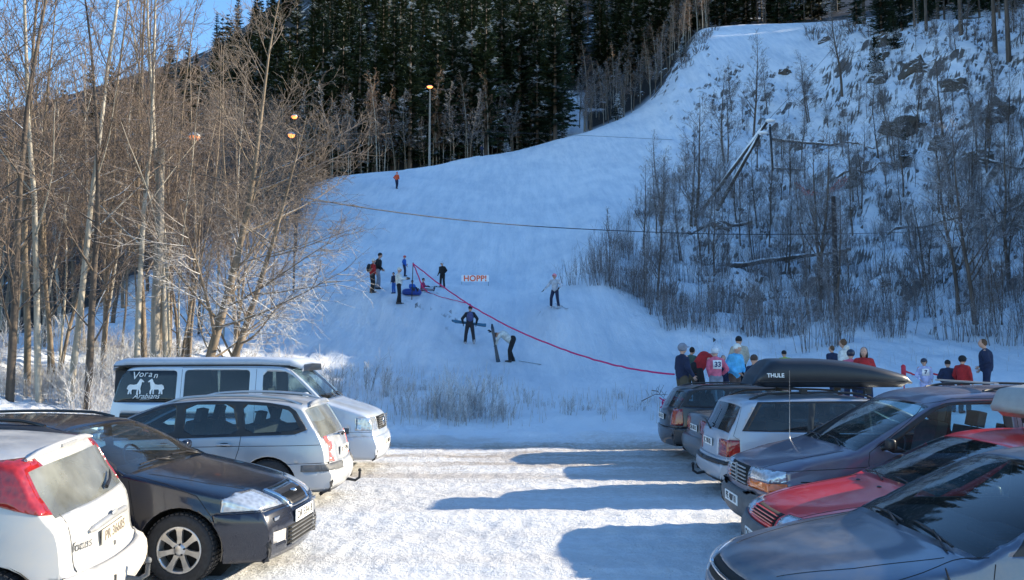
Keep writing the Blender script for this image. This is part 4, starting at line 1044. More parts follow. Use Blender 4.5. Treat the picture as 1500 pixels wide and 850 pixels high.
# ============ 1 black estate, nose right
def estate_black(label, group, paintm, L=4.57):
    c = Car('parked_car', dict(L=L, W=1.79, prof=[(.05, .19), (.0, .30), (-.005, .50), (.03, .62), (.10, .71), (.35, .82), (.85, .93), (1.28, 1.005), (1.34, 1.02), (1.75, 1.22), (2.15, 1.395), (2.5, 1.44), (3.1, 1.455), (3.8, 1.44), (4.15, 1.40), (4.27, 1.34), (4.47, 1.02), (4.53, .90), (4.57, .62), (4.56, .38), (4.5, .26)],
        marks=dict(ws0=(1.33, 1.02), ws1=(2.12, 1.375), rw0=(4.27, 1.33), rw1=(4.47, 1.02)), belt=[(0, .62), (1.2, .92), (4.57, 1.0)], sill=[(0, .19), (.5, .2), (1, .24), (3.6, .24), (4.57, .3)],
        arch=[(.86, .385), (3.48, .385)], wz=.315, front_round=.23, bow=.18, mats=dict(paint=paintm)), label, group)
    sur = [(1.42, .975), (1.55, 1.065), (2.05, 1.335), (2.35, 1.40), (3.1, 1.42), (3.9, 1.395), (4.12, 1.33), (4.30, 1.03), (3.2, .985)]
    c.side_cut(sur, 'window_surround')
    for w in ([(1.66, 1.01), (1.78, 1.12), (2.12, 1.315), (2.47, 1.375), (2.47, 1.01)], [(2.55, 1.01), (2.55, 1.38), (3.28, 1.385), (3.42, 1.03)], [(3.50, 1.04), (3.38, 1.38), (3.9, 1.355), (4.06, 1.28), (4.2, 1.06)]):
        c.side_cut(roundpoly(w, 1), 'side_window', only=['window_surround|L', 'window_surround|R'])
    c.end_cut([(.37, .655), (.43, .80), (.66, .80), (.95, .735), (.95, .655)], 'headlight', dmax=.50)
    c.end_cut([(-.27, .60), (-.33, .78), (.33, .78), (.27, .60)], 'grille', dmax=.30, mirror=False)
    c.end_cut([(-.23, .625), (-.28, .755), (.28, .755), (.23, .625)], 'grille_mesh', dmax=.30, mirror=False, only=['grille|'])
    c.end_cut([(.40, .33), (.40, .44), (.62, .44), (.62, .33)], 'fog_lamp', dmax=.3)
    c.end_cut([(-.38, .27), (-.38, .45), (.38, .45), (.38, .27)], 'lower_grille', dmax=.3, mirror=False)
    c.zcut(.63, 'front_bumper', dmax=.56); c.zcut(.60, 'rear_bumper', dmin=L - .62)
    c.end_cut([(.60, .66), (.60, .98), (.95, .98), (.95, .66)], 'taillight', dmin=L - .30)
    c.seams([[(.58, .63), (.72, .80), (1.0, .90), (1.32, .97)], [(1.27, .26), (1.27, .6), (1.36, .93)], [(2.50, .26), (2.50, .99)], [(3.46, 1.0), (3.40, .85), (3.10, .45), (3.05, .26)], [(1.27, .28), (3.05, .28)]])
    c.seams([[(.1, .60), (.5, .615)], [(.1, .45), (.52, .46)], [(.1, .33), (.5, .32)]], r=.006)
    c.top_seams([[(.42, .50), (.75, .62), (1.25, .70)], [(.42, -.50), (.75, -.62), (1.25, -.70)]])
    p, _ = c.front_pt(0, .36); mb = MB()
    for k in range(5): mb.box((p.x + .004, 0, .285 + k * .037), (.02, .74, .011))
    mb.build('grille_slats', M['grey_plastic'], c.root)
    p, _ = c.front_pt(0, .70); mb = MB()
    for k in range(19):
        yy = -.24 + k * .0267; q, _ = c.front_pt(yy, .69); mb.box((q.x + .004, yy, .69), (.012, .007, .11), rot=Matrix.Rotation(R(-38), 3, 'Y'))
    mb.build('grille_bars', M['black_trim'], c.root)
    q, nn = c.topz(.13, 0); mb = MB(); mb.ball(q + Vector((.02, 0, .012)), (.035, .035, .02), 12, 6); mb.build('emblem', M['chrome'], c.root)
    for sg in (1, -1):
        q, nn = c.front_pt(sg * .54, .555); mb = MB(); mb.box(q + Vector((.006, 0, 0)), (.02, .12, .035)); bevel(mb.build('headlight_washer', M['chrome'], c.root), .006, 2)
    c.plate(.52, 'DR 53418', mat=M['plate'])
    c.wheels((.86, 3.48), r=.322); c.cabin(1.62, 1.0, [(2.35, (.36, -.36), .50, .58), (3.2, (0,), .50, .55)]); c.mirrors(1.66, 1.01, M['black_trim'] if group == RG else c.mats['paint'])
    c.handle(2.35, .86, c.mats['paint']); c.handle(3.25, .88, c.mats['paint']); c.rails(2.35, 4.05, .60, M['black_trim'], .03); c.wipers(1.36)
    c.finish({'windscreen': M['glass'], 'rear_window': M['glass_dark'], 'side_window': M['glass'] if group == LG else M['glass_dark'], 'window_surround': M['black_trim'], 'headlight': M['head'], 'fog_lamp': M['clear_lens'], 'grille': M['chrome'], 'grille_mesh': M['black_trim'], 'lower_grille': M['well'], 'taillight': M['red_lens']}, {'front_bumper': .008, 'rear_bumper': .03, 'headlight': .004, 'grille': .012, 'grille_mesh': .002, 'taillight': .006})
    return c
M['p_black'] = paint('black_salted_paint', (.006, .010, .024), .2, (.12, .115, .11), .12, .2)
c = estate_black('black estate car with salt stained bonnet and alloy wheel, its nose towards the driving lane', LG, M['p_black']); c.place(-2.09, 8.36, R(-4))
M['p_black2'] = paint('dark_estate_paint', (.012, .015, .025), .3, (.14, .135, .13), .25, .3)
c = estate_black('dark estate car with red tail lights, farthest in the right row beside the crowd', RG, M['p_black2']); c.place(3.10 + 4.57, 17.25, R(0)); c.plate(.80, 'KH 41733', rear=True); 
# ============ 2 white hatchback, tail to the right
M['p_white'] = paint('white_silver_salted_paint', (.40, .43, .47), .35, (.56, .51, .43), .8, .4, low=1.3)
L = 4.15
c = Car('parked_car', dict(L=L, W=1.72, prof=[(.03, .22), (0, .4), (.02, .60), (.1, .70), (.4, .80), (1.05, .94), (1.12, .97), (1.9, 1.37), (2.3, 1.43), (3.0, 1.43), (3.45, 1.385), (3.60, 1.365), (3.66, 1.345), (3.68, 1.32), (3.82, 1.08), (3.91, .95), (3.95, .92), (3.985, .80), (4.0, .62), (4.02, .54), (4.13, .51), (4.15, .40), (4.13, .27), (4.02, .19)],
    marks=dict(ws0=(1.13, .98), ws1=(1.88, 1.36), rw0=(3.70, 1.29), rw1=(3.91, .955)), belt=[(0, .62), (1.1, .88), (4.15, .96)], sill=[(0, .2), (.5, .2), (1, .22), (3.2, .22), (4.15, .22)], rear_round=.24, bow=.16,
    arch=[(.83, .36), (3.44, .36)], wz=.31, mats=dict(paint=M['p_white']), pillar_rows=4), 'white hatchback with dusty rear window and high triangular tail lights, tail towards the driving lane', LG)
c.side_cut([(1.3, .92), (1.95, 1.32), (2.4, 1.375), (3.04, 1.36), (3.04, 1.19), (3.2, 1.12), (3.3, .99)], 'window_surround')
for w in ([(1.5, .96), (1.98, 1.28), (2.28, 1.34), (2.28, .97)], [(2.38, .97), (2.38, 1.34), (2.98, 1.33), (2.98, 1.16), (3.2, 1.06), (3.2, 1.01)]): c.side_cut(roundpoly(w, 1), 'side_window', only=['window_surround|L', 'window_surround|R'])
c.side_cut([(3.16, 1.345), (3.56, 1.345), (3.63, 1.31), (3.76, 1.16), (3.91, .965), (3.84, .95), (3.60, 1.02), (3.10, 1.19)], 'taillight', ymin=.50, only=['body'])
c.zcut(.52, 'rear_bumper', dmin=3.82); c.zcut(.55, 'front_bumper', dmax=.48)
c.seams([[(3.84, .23), (3.84, .52)], [(2.33, .24), (2.33, .97)], [(1.2, .24), (1.25, .90)], [(3.36, .98), (3.2, .70), (3.0, .4), (2.95, .24)]])
mb = MB()
for sg in (1, -1):
    out = []
    for z in np.linspace(.95, .53, 9):
        q, _ = c.front_pt(sg * .60, float(z), True); out.append(q)
    mb.tube(out, .005, 4)
mb.build('tailgate_gap', M['grey_plastic'], c.root)
mb = MB(); pts = [c.front_pt(float(y), .795 - .03 * (y / .42) ** 2, True)[0] + Vector((-.012, 0, 0)) for y in np.linspace(-.40, .40, 13)]
mb.tube(pts, [.012] + [.026] * 11 + [.012], 8); mb.build('tailgate_strip', M['hubcap'], c.root)
q, _ = c.front_pt(0, .81, True); mb = MB(); mb.ball(q + Vector((-.03, 0, .01)), (.012, .062, .026), 16, 8); mb.build('emblem', M['hubcap'], c.root)
mb = MB(); v = [c.front_pt(float(y), .77, True)[0] for y in (-.3, .3)]; 
c.plate(.685, 'PR 36685', rear=True, mat=M['plate_dirty'], ink=M['ink_faded'])
q, _ = c.front_pt(.50, .70, True); c.text('model_badge', 'focus', q + Vector((-.012, 0, 0)), (math.pi / 2, 0, -math.pi / 2 - .3), .10, M['grey_plastic'], shear=.12)
q, nq = c.front_pt(0, .58, True); mb = MB(); mb.lathe([(.001, -.006), (.02, -.006), (.02, .01)], q, 'x', 12); mb.build('tailgate_lock', M['grey_plastic'], c.root)
mb = MB(); pts = []
for k in range(9):
    t = k / 8; q, nn = c.topz(3.58 + .03 * math.cos(math.pi * (t - .5)), -.60 + 1.2 * t); pts.append(q + Vector((-.015, 0, .012)))
mb.tube(pts, [.012, .024, .03, .032, .032, .032, .03, .024, .012], 8); sp = mb.build('tailgate_spoiler', M['p_white'], c.root)
mb = MB(); mb.box(pts[4] + Vector((-.035, 0, .0)), (.012, .30, .022)); mb.build('brake_light', M['hubcap'], sp)
mb = MB(); a_, _ = c.topz(3.885, -.10); b_, _ = c.topz(3.80, -.42); mb.tube([a_ + Vector((-.02, 0, .02)), (a_ + b_) / 2 + Vector((-.035, 0, .02)), b_ + Vector((-.02, 0, .02))], [.018, .012, .007], 6); mb.build('rear_wiper', M['black_trim'], c.root)
c.tow(.42, .12, M['grey_plastic']); q, _ = c.front_pt(.34, .33, True); mb = MB(); mb.tube([q + Vector((.02, 0, -.08)), q + Vector((-.02, 0, .0)), q + Vector((-.025, 0, .10))], [.02, .014, .008], 6); mb.build('tow_socket_cover', M['grey_plastic'], c.root)
c.wheels((.83, 3.44), r=.31, style='cap'); c.cabin(1.45, .95, [(2.1, (.35, -.35), .48, .56), (2.95, (0,), .48, .50)]); c.mirrors(1.45, .95, M['p_white']); c.handle(2.15, .82, M['p_white']); c.handle(3.0, .84, M['p_white'])
c.finish({'windscreen': M['glass'], 'rear_window': M['glass_dirty'], 'side_window': M['glass_dark'], 'window_surround': M['black_trim'], 'taillight': M['red_lens']}, {'rear_bumper': .012, 'taillight': .006})
c.place(-3.02 - L * math.cos(R(7)), 6.68 - L * math.sin(R(7)), R(187)); c.root.rotation_euler = (R(-2.6), 0, R(187)); c.root.location.z = .02
# ============ 3 silver estate, tail to the right
M['p_silver'] = paint('silver_salted_paint', (.40, .43, .47), .5, (.55, .52, .46), .5, .3)
L = 4.75
c = Car('parked_car', dict(L=L, W=1.77, prof=[(.05, .2), (0, .35), (.0, .52), (.08, .66), (.5, .80), (1.15, .93), (1.2, .95), (1.8, 1.25), (2.35, 1.44), (2.8, 1.49), (3.4, 1.50), (4.0, 1.46), (4.28, 1.40), (4.33, 1.37), (4.50, 1.12), (4.60, .95), (4.655, .80), (4.67, .62), (4.74, .55), (4.75, .40), (4.71, .27), (4.60, .19)],
    marks=dict(ws0=(1.22, .96), ws1=(2.2, 1.40), rw0=(4.34, 1.35), rw1=(4.59, .97)), belt=[(0, .62), (1.1, .88), (4.75, .97)], sill=[(0, .2), (.5, .2), (1, .22), (3.6, .22), (4.75, .22)], rear_round=.17,
    arch=[(.93, .39), (3.82, .39)], wz=.315, mats=dict(paint=M['p_silver']), pillar_rows=3), 'silver estate car with long upright tail lights, parked between black estate and camper van', LG)
c.side_cut(roundpoly([(1.35, .90), (1.9, 1.22), (2.35, 1.40), (2.9, 1.445), (3.7, 1.43), (4.12, 1.36), (4.36, 1.0), (3.0, .955)], 1), 'window_surround')
for w in ([(1.62, .985), (1.98, 1.20), (2.36, 1.355), (2.52, 1.38), (2.52, .985)], [(2.66, .99), (2.64, 1.395), (3.28, 1.40), (3.40, 1.0)], [(3.50, 1.01), (3.42, 1.40), (3.85, 1.375), (4.08, 1.31), (4.24, 1.05)]): c.side_cut(roundpoly(w, 1), 'side_window', only=['window_surround|L', 'window_surround|R'])
c.side_cut([(4.30, 1.385), (4.36, 1.33), (4.52, 1.08), (4.66, .82), (4.665, .62), (4.60, .62), (4.58, .82), (4.42, 1.10)], 'taillight', ymin=.53, only=['body'])
c.side_cut([(4.26, .50), (4.26, .585), (4.70, .585), (4.72, .50)], 'bumper_strip', ymin=.3); c.side_cut([(2.1, .50), (2.1, .57), (3.24, .57), (3.28, .50)], 'side_strip', ymin=.3)
c.zcut(.255, 'lower_valance', dmin=3.95); c.zcut(.60, 'rear_bumper', dmin=4.05); c.zcut(.6, 'front_bumper', dmax=.57)
c.seams([[(2.58, .24), (2.60, .96)], [(3.44, .98), (3.42, .80), (3.38, .66), (3.30, .45), (3.26, .24)], [(1.2, .24), (1.25, .86)], [(1.2, .80), (3.4, .84), (4.55, .85)], [(4.05, .60), (4.62, .605)]], r=.004)
c.wheels((.93, 3.82), r=.33, style='cap'); c.cabin(1.55, .97, [(2.30, (.36, -.36), .50, .60), (3.15, (0,), .50, .56)]); c.mirrors(1.55, .93, M['p_silver'])
c.handle(2.40, .86, M['p_silver']); c.handle(3.22, .86, M['p_silver']); c.rails(2.3, 4.2, .60, M['p_silver'], .035, .02); c.tow(.36); c.wipers(1.25)
mb = MB(); pts = []
for k in range(9):
    t = k / 8; q, nn = c.topz(4.27, -.56 + 1.12 * t); pts.append(q + Vector((-.03, 0, .01)))
mb.tube(pts, [.014, .03, .035, .035, .035, .035, .035, .03, .014], 8); mb.build('tailgate_spoiler', M['p_silver'], c.root)
mb = MB(); a_, _ = c.topz(4.62, 0); mb.tube([a_ + Vector((-.01, 0, .02)), a_ + Vector((-.05, 0, .06)), a_ + Vector((-.02, .3, .08))], [.02, .015, .008], 6); mb.build('rear_wiper', M['black_trim'], c.root)
c.plate(.72, 'BT 27496', rear=True)
c.finish({'windscreen': M['glass'], 'rear_window': M['glass_dirty'], 'side_window': M['glass'], 'window_surround': M['black_trim'], 'taillight': M['pink_lens'], 'bumper_strip': M['grey_plastic'], 'side_strip': M['grey_plastic'], 'lower_valance': M['grey_plastic']}, {'rear_bumper': .012, 'bumper_strip': .02, 'side_strip': .02, 'taillight': .006, 'lower_valance': .01})
c.place(-2.36 - L, 12.05, math.pi)
# ============ 4 camper van, nose right
M['p_van'] = paint('silver_blue_van_paint', (.46, .52, .60), .4, (.72, .68, .6), .3, .35)
M['p_poptop'] = plain('poptop_shell', (.42, .47, .55), .5, var=.06)
L = 4.82
c = Car('camper_van', dict(L=L, W=1.84, prof=[(.06, .24), (0, .36), (-.01, .56), (.03, .64), (.05, .72), (.10, .98), (.20, 1.06), (.5, 1.16), (.86, 1.265), (.92, 1.29), (1.25, 1.60), (1.55, 1.85), (1.72, 1.90), (2.2, 1.915), (4.3, 1.905), (4.50, 1.86), (4.62, 1.72), (4.76, 1.2), (4.80, .8), (4.82, .5), (4.76, .3)],
    marks=dict(ws0=(.93, 1.30), ws1=(1.53, 1.83), rw0=(4.62, 1.70), rw1=(4.74, 1.26)), belt=[(0, .7), (.9, 1.15), (4.8, 1.2)], sill=[(0, .25), (.5, .27), (1, .28), (3.8, .28), (4.8, .36)], wroof=.84, front_round=.12, rear_round=.06, bow=.10, sq=3.2,
    arch=[(.98, .38), (3.90, .38)], wz=.325, mats=dict(paint=M['p_van']), pillar_rows=3), 'silver camper van with pop top roof and white lettering on its rear side window', LG)
def rr(a, b, z0, z1, sl0=0, sl1=0, q=.07):
    P = [(a, z0), (a + sl0, z1), (b + sl1, z1), (b, z0)]; out = []
    for i in range(4):
        p, pr, nx = Vector(P[i]), Vector(P[i - 1]), Vector(P[(i + 1) % 4]); u = p + (pr - p).normalized() * q; w = p + (nx - p).normalized() * q
        for t in (0, .33, .67, 1): out.append(tuple(u * (1 - t) ** 2 + p * 2 * t * (1 - t) + w * t * t))
    return out
wins = [rr(3.55, 4.66, 1.24, 1.79, .0, -.14), rr(2.28, 3.42, 1.26, 1.80), roundpoly([(1.12, 1.33), (1.60, 1.77), (2.05, 1.78), (2.05, 1.29), (1.2, 1.29)], 1)]
for i, w in enumerate(wins): c.side_cut(w, 'side_window' if i != 0 else 'lettered_window')
c.end_cut([(.50, .74), (.50, .97), (.95, .97), (.95, .76)], 'headlight', dmax=.42)
c.end_cut([(-.46, .74), (-.46, .97), (.46, .97), (.46, .74)], 'grille', dmax=.3, mirror=False)
c.side_cut([(.52, .70), (.52, .80), (.74, .80), (.74, .70)], 'side_vent', ymin=.3)
c.zcut(.64, 'front_bumper', dmax=.58); c.zcut(.50, 'rear_bumper', dmin=L - .5)
c.side_cut([(2.32, .98), (2.32, 1.05), (4.5, 1.05), (4.5, .98)], 'side_strip')
c.end_cut([(.72, .78), (.72, 1.15), (.95, 1.15), (.95, .78)], 'taillight', dmin=L - .14)
c.seams([[(2.17, .3), (2.17, 1.86)], [(3.47, .3), (3.47, 1.86)], [(1.08, 1.25), (1.0, 1.2), (.98, .8)], [(2.17, 1.845), (3.47, 1.845)], [(1.0, 1.24), (1.62, 1.83), (2.17, 1.84)], [(4.60, 1.84), (4.70, 1.3), (4.72, .45)], [(.15, .72), (.55, .73), (.56, .64)]])
mb = MB(); q, _ = c.front_pt(0, .86)
for k in range(6): mb.box((q.x + .004, 0, .76 + k * .04), (.02, .9, .013))
mb.build('grille_slats', M['grey_plastic'], c.root)
q, _ = c.front_pt(0, .86); mb = MB(); mb.lathe([(.001, .022), (.075, .022), (.08, .012), (.08, 0)], q, 'x', 24); mb.build('emblem', M['chrome'], c.root)
for sg in (1, -1):
    q, _ = c.front_pt(sg * .62, .45); mb = MB(); mb.ball(q, (.02, .10, .04), 14, 8); mb.build('fog_lamp', M['head'], c.root)
c.plate(.50, 'SU 28870')
mb = MB(); y0, y1 = .70, .66; sh = []
for (x, w, z) in [(c.X(4.66), .70, 1.925), (c.X(4.66), .66, 2.01), (c.X(4.45), .60, 2.065)]: pass
prs = [(4.70, .76, 1.89, .02), (4.66, .76, 1.93, .03), (4.48, .74, 1.985, .04), (2.2, .74, 1.995, .04), (1.62, .73, 1.975, .04), (1.42, .70, 1.92, .03), (1.38, .68, 1.875, .02)]
top = [[(c.X(d), -w, z - .10), (c.X(d), -w + .02, z - .02), (c.X(d), -w + .05, z), (c.X(d), 0, z + .012), (c.X(d), w - .05, z), (c.X(d), w - .02, z - .02), (c.X(d), w, z - .10)] for d, w, z, r_ in prs]
v = [p for r_ in top for p in r_]; f = [(i * 7 + j, i * 7 + j + 1, i * 7 + 8 + j, i * 7 + 7 + j) for i in range(len(prs) - 1) for j in range(6)]
f.append(tuple(range(7))); f.append(tuple(reversed(range((len(prs) - 1) * 7, len(prs) * 7)))); mb.add(v, f)
o = mb.build('pop_top_roof', M['p_poptop'], c.root); md = o.modifiers.new('t', 'SOLIDIFY'); md.thickness = .02; md.offset = -1
mb = MB()
for sg in (1, -1): mb.tube([(c.X(4.68), sg * .765, 1.865), (c.X(3), sg * .765, 1.88), (c.X(1.6), sg * .745, 1.865)], .014, 5)
mb.build('canvas_seal', M['black_trim'], c.root)
c.wheels((.98, 3.90), r=.325, style='cap'); c.cabin(1.30, 1.22, [(1.95, (.42, -.42), .75, .66), (3.5, (0,), .72, .55)]); c.mirrors(1.22, 1.27, M['p_van'], (.09, .16, .2)); c.handle(2.05, 1.08, M['black_trim'], .2); c.wipers(.97)
mb = MB(); mb.box((c.X(4.1), .0, 1.5), (1.2, 1.35, .58)); mb.build('luggage', M['interior'], c.root)
mb = MB(); mb.box((c.X(2.8), .62, 1.45), (1.0, .05, .7)); bevel(mb.build('cupboard', M['seat_cloth'], c.root), .01)
parts = c.finish({'windscreen': M['glass'], 'rear_window': M['glass_dark'], 'side_window': M['glass_dark'], 'lettered_window': M['glass_dark'], 'headlight': M['head'], 'grille': M['well'], 'side_vent': M['grey_plastic'], 'side_strip': M['black_trim'], 'taillight': M['red_lens']}, {'front_bumper': .018, 'side_strip': .012, 'headlight': .004})
wnd = parts.get('lettered_window|R')
# lettering and horse emblem on the right rear window (the side turned to the camera)
def side_text(body, d, z, size, shear=.25):
    q, nn = c.bvh.ray_cast(Vector((c.X(d), -3, z)), Vector((0, 1, 0)))[:2]
    tilt = math.atan2(nn.z, -nn.y); return c.text('window_lettering', body, q + nn * .012, (math.pi / 2 - tilt, 0, 0), size, M['white_ink'], wnd, shear)
q0, n0 = c.bvh.ray_cast(Vector((c.X(4.08), -3, 1.53)), Vector((0, 1, 0)))[:2]; tl = math.atan2(n0.z, -n0.y)
for i, (ch, dx, dz, rz) in enumerate([('V', -.21, .0, .25), ('o', -.10, .03, .1), ('r', -.02, .035, 0), ('a', .06, .03, -.1), ('n', .155, .01, -.2)]):
    side_text(ch, 4.08 - dx, 1.695 + dz, .19 if ch == 'V' else .15)
side_text('Arabians', 4.06, 1.345, .13, .45); side_text('-----------', 4.08, 1.292, .05)
horse = [(.02, .0), (.03, .10), (.0, .13), (.015, .20), (.05, .235), (.12, .225), (.17, .24), (.20, .30), (.215, .35), (.235, .375), (.245, .36), (.27, .34), (.30, .30), (.29, .285), (.26, .295), (.255, .24), (.245, .18), (.24, .13), (.255, .06), (.25, 0), (.225, 0), (.222, .08), (.205, .12), (.20, 0), (.175, 0), (.18, .11), (.10, .115), (.085, .07), (.095, 0), (.07, 0), (.06, .08), (.05, .0)]
for sgn in (1, -1):
    mb = MB(); x0 = c.X(4.08) - sgn * .325
    pts = []
    for hx, hz in horse: pts.append(Vector((x0 + sgn * (hx * .98), 0, hz * .72 - .15)))
    base = [q0 + n0 * .010 + Vector((p.x - q0.x, 0, 0)) + Vector((0, math.sin(tl), math.cos(tl))) * p.z for p in pts]
    mb.add(base, [tuple(range(len(base))) if sgn > 0 else tuple(reversed(range(len(base))))], 0, False)
    o = mb.build('horse_emblem', M['white_ink'], wnd); md = o.modifiers.new('t', 'SOLIDIFY'); md.thickness = .002
c.place(-2.30, 15.2, R(0))
# ============ 5 silver estate with roof box (right row), tail left
M['p_silver2'] = paint('silver_blue_paint', (.40, .45, .52), .5, (.45, .43, .40), .5, .33)
L = 4.67
c = Car('parked_car', dict(L=L, W=1.75, prof=[(.05, .2), (0, .35), (.0, .52), (.06, .66), (.5, .82), (1.15, .95), (1.22, .98), (2.0, 1.36), (2.4, 1.45), (3.0, 1.475), (4.0, 1.45), (4.22, 1.42), (4.30, 1.38), (4.44, 1.10), (4.54, .93), (4.575, .80), (4.58, .58), (4.64, .54), (4.67, .45), (4.65, .30), (4.57, .22)],
    marks=dict(ws0=(1.24, .99), ws1=(2.0, 1.35), rw0=(4.315, 1.35), rw1=(4.52, .965)), belt=[(0, .62), (1.1, .88), (4.7, .96)], sill=[(0, .2), (.5, .2), (1, .22), (3.6, .22), (4.75, .24)], rear_round=.13, bow=.10,
    arch=[(.88, .36), (3.58, .36)], wz=.31, mats=dict(paint=M['p_silver2']), pillar_rows=3), 'silver estate car carrying a long black roof box, with square red tail light', RG)
c.side_cut([(1.4, .92), (2.0, 1.32), (2.4, 1.40), (4.02, 1.385), (4.28, .97)], 'window_surround')
for w in ([(1.62, .97), (2.05, 1.29), (2.40, 1.36), (2.40, .97)], [(2.5, .97), (2.5, 1.365), (3.18, 1.37), (3.26, .98)], [(3.34, .98), (3.28, 1.37), (3.96, 1.36), (4.20, .99)]): c.side_cut(w, 'side_window', only=['window_surround|L', 'window_surround|R'])
c.side_cut([(4.32, .60), (4.32, .84), (4.7, .84), (4.7, .60)], 'taillight', ymin=.50, only=['body']); c.end_cut([(.60, .60), (.60, .84), (.95, .84), (.95, .60)], 'taillight', dmin=4.42)
c.side_cut([(4.0, .485), (4.0, .535), (4.7, .535), (4.7, .485)], 'bumper_strip', ymin=.02); c.zcut(.28, 'lower_valance', dmin=3.95); c.zcut(.575, 'rear_bumper', dmin=3.96); c.zcut(.6, 'front_bumper', dmax=.5)
c.seams([[(2.45, .24), (2.45, .96)], [(3.3, .97), (3.28, .80), (3.1, .5), (3.0, .24)], [(4.32, .6), (4.32, .84), (4.40, .90), (4.22, 1.40)], [(1.2, .58), (4.3, .59)], [(1.18, .24), (1.22, .9)]])
mb = MB(); ring = [(3.86 + .085 * math.cos(t), .80 + .085 * math.sin(t)) for t in np.linspace(0, 2 * math.pi, 20)]; c.ribbon(mb, ring, 1, .004); mb.build('fuel_flap', M['grey_plastic'], c.root)
c.wheels((.88, 3.58), style='cap'); c.cabin(1.55, .97, [(2.25, (.36, -.36), .50, .58), (3.1, (0,), .50, .52)]); c.mirrors(1.52, .95, M['p_silver2']); c.handle(2.32, .84, M['p_silver2']); c.handle(3.15, .84, M['p_silver2'])
c.rails(2.2, 4.1, .58, M['black_trim'], .07, .018); c.tow(.36); c.plate(.76, 'JC 98102', rear=True); c.wipers(1.3)
mb = MB(); a_, _ = c.topz(4.53, 0); mb.tube([a_ + Vector((-.01, 0, .01)), a_ + Vector((-.03, .2, .12)), a_ + Vector((0, .38, .12))], [.02, .012, .008], 6); mb.build('rear_wiper', M['black_trim'], c.root)
c.finish({'windscreen': M['glass'], 'rear_window': M['glass_dark'], 'side_window': M['glass_dark'], 'window_surround': M['black_trim'], 'taillight': M['red_lens'], 'bumper_strip': M['black_trim'], 'lower_valance': M['black_trim']}, {'rear_bumper': .015, 'bumper_strip': .022, 'taillight': .004, 'lower_valance': .008})
c.place(2.93 + L, 12.75, R(0)); passat = c
def roof_box(car, d0, d1, hw, z0, h, yoff, label, mat, nose=1, text=None, trim=None, blunt=.36, end=.13):
    e = empty('roof_box', (0, 0, 0), 0, label, 'roof box'); mb = MB()
    n = 26; rows = []
    for i in range(n + 1):
        t = i / n; d = d0 + (d1 - d0) * t
        hh = h * (blunt + (1 - blunt) * (1 - (1 - min(1, t / .62)) ** 1.9)) * (min(1, ((1 - t) / end)) ** .55 if t > 1 - end else 1) * (min(1, .45 + t / .03)); hh = max(hh, .02)
        w = hw * (1 - .28 * max(0, 1 - t / .25) ** 2) * (1 - .25 * max(0, (t - .93) / .07) ** 2)
        row = []
        for k in range(15):
            a = math.pi * k / 14; row.append((car.X(d), w * math.copysign(abs(math.cos(a)) ** .45, math.cos(a)), z0 + .09 + (hh - .09) * abs(math.sin(a)) ** .55 if hh > .1 else z0 + hh * .9))
        low = [(car.X(d), y, z0 + (.0 if .04 < t < .96 else .05)) for y in (-w * .9, w * .9)]
        rows.append(row + low)
    m2 = 17; v = [p for r_ in rows for p in r_]; f = [(i * m2 + j, i * m2 + (j + 1) % m2, (i + 1) * m2 + (j + 1) % m2, (i + 1) * m2 + j) for i in range(n) for j in range(m2)]
    f.append(tuple(range(m2))); f.append(tuple(reversed(range(n * m2, (n + 1) * m2)))); mb.add(v, f)
    sh = mb.build('shell', mat, e); bmx = bmesh.new(); bmx.from_mesh(sh.data); bmesh.ops.recalc_face_normals(bmx, faces=bmx.faces[:]); bmx.to_mesh(sh.data); bmx.free()
    mb = MB()
    for sg in (1, -1): mb.tube([(car.X(d0 + (d1 - d0) * t), sg * (hw * (1 - .28 * max(0, 1 - t / .25) ** 2) + .004), z0 + .085) for t in np.linspace(.06, .97, 14)], .009, 5)
    mb.build('rim_strip', trim or M['black_trim'], e)
    mb = MB()
    for t in (.33, .72):
        d = d0 + (d1 - d0) * t; mb.box((car.X(d), yoff * 0, z0 - .03), (.06, 1.24, .03))
        for sg in (1, -1): mb.box((car.X(d), sg * .57, z0 - .05), (.10, .07, .09))
    mb.build('cross_bars', M['black_trim'], e)
    if text:
        o = text_mesh('box_lettering', text, .085, M['white_ink'], e, (0, 0, 0), (0, 0, 0), 0, .002)
        return e, o
    return e, None
M['box_black'] = plain('roof_box_black', (.018, .021, .028), .38, var=.1); M['box_grey'] = plain('roof_box_grey', (.30, .32, .32), .5, var=.08)
e, tx = roof_box(passat, 1.55, 3.98, .44, 1.585, .43, 0, 'long black roof box with white lettering on top of the silver estate', M['box_black'], text='THULE')
e.location = passat.root.location; e.rotation_euler = passat.root.rotation_euler
tx.location = (passat.X(3.66), -.448, 1.76); tx.rotation_euler = (math.pi / 2 - .12, 0, 0); 
# ============ 6 grey saloon between the estates
M['p_grey'] = paint('dark_grey_paint', (.07, .078, .09), .4, (.3, .28, .26), .35, .4)
L = 4.5
c = Car('parked_car', dict(L=L, W=1.70, prof=[(.05, .2), (0, .35), (.0, .52), (.06, .66), (.5, .82), (1.15, .95), (1.22, .98), (1.95, 1.33), (2.3, 1.38), (2.9, 1.38), (3.2, 1.33), (3.75, 1.04), (3.85, 1.02), (4.35, 1.0), (4.40, .97), (4.42, .62), (4.5, .58), (4.5, .36), (4.42, .25)],
    marks=dict(ws0=(1.24, .99), ws1=(1.93, 1.32), rw0=(3.2, 1.32), rw1=(3.73, 1.05)), belt=[(0, .62), (1.1, .88), (4.5, .93)], sill=[(0, .2), (1, .22), (3.6, .22), (4.5, .26)], rear_round=.06, bow=.05, crn_low=.04,
    arch=[(.85, .35), (3.45, .35)], wz=.30, mats=dict(paint=M['p_grey'])), 'dark grey saloon mostly hidden between the silver and dark estate cars', RG)
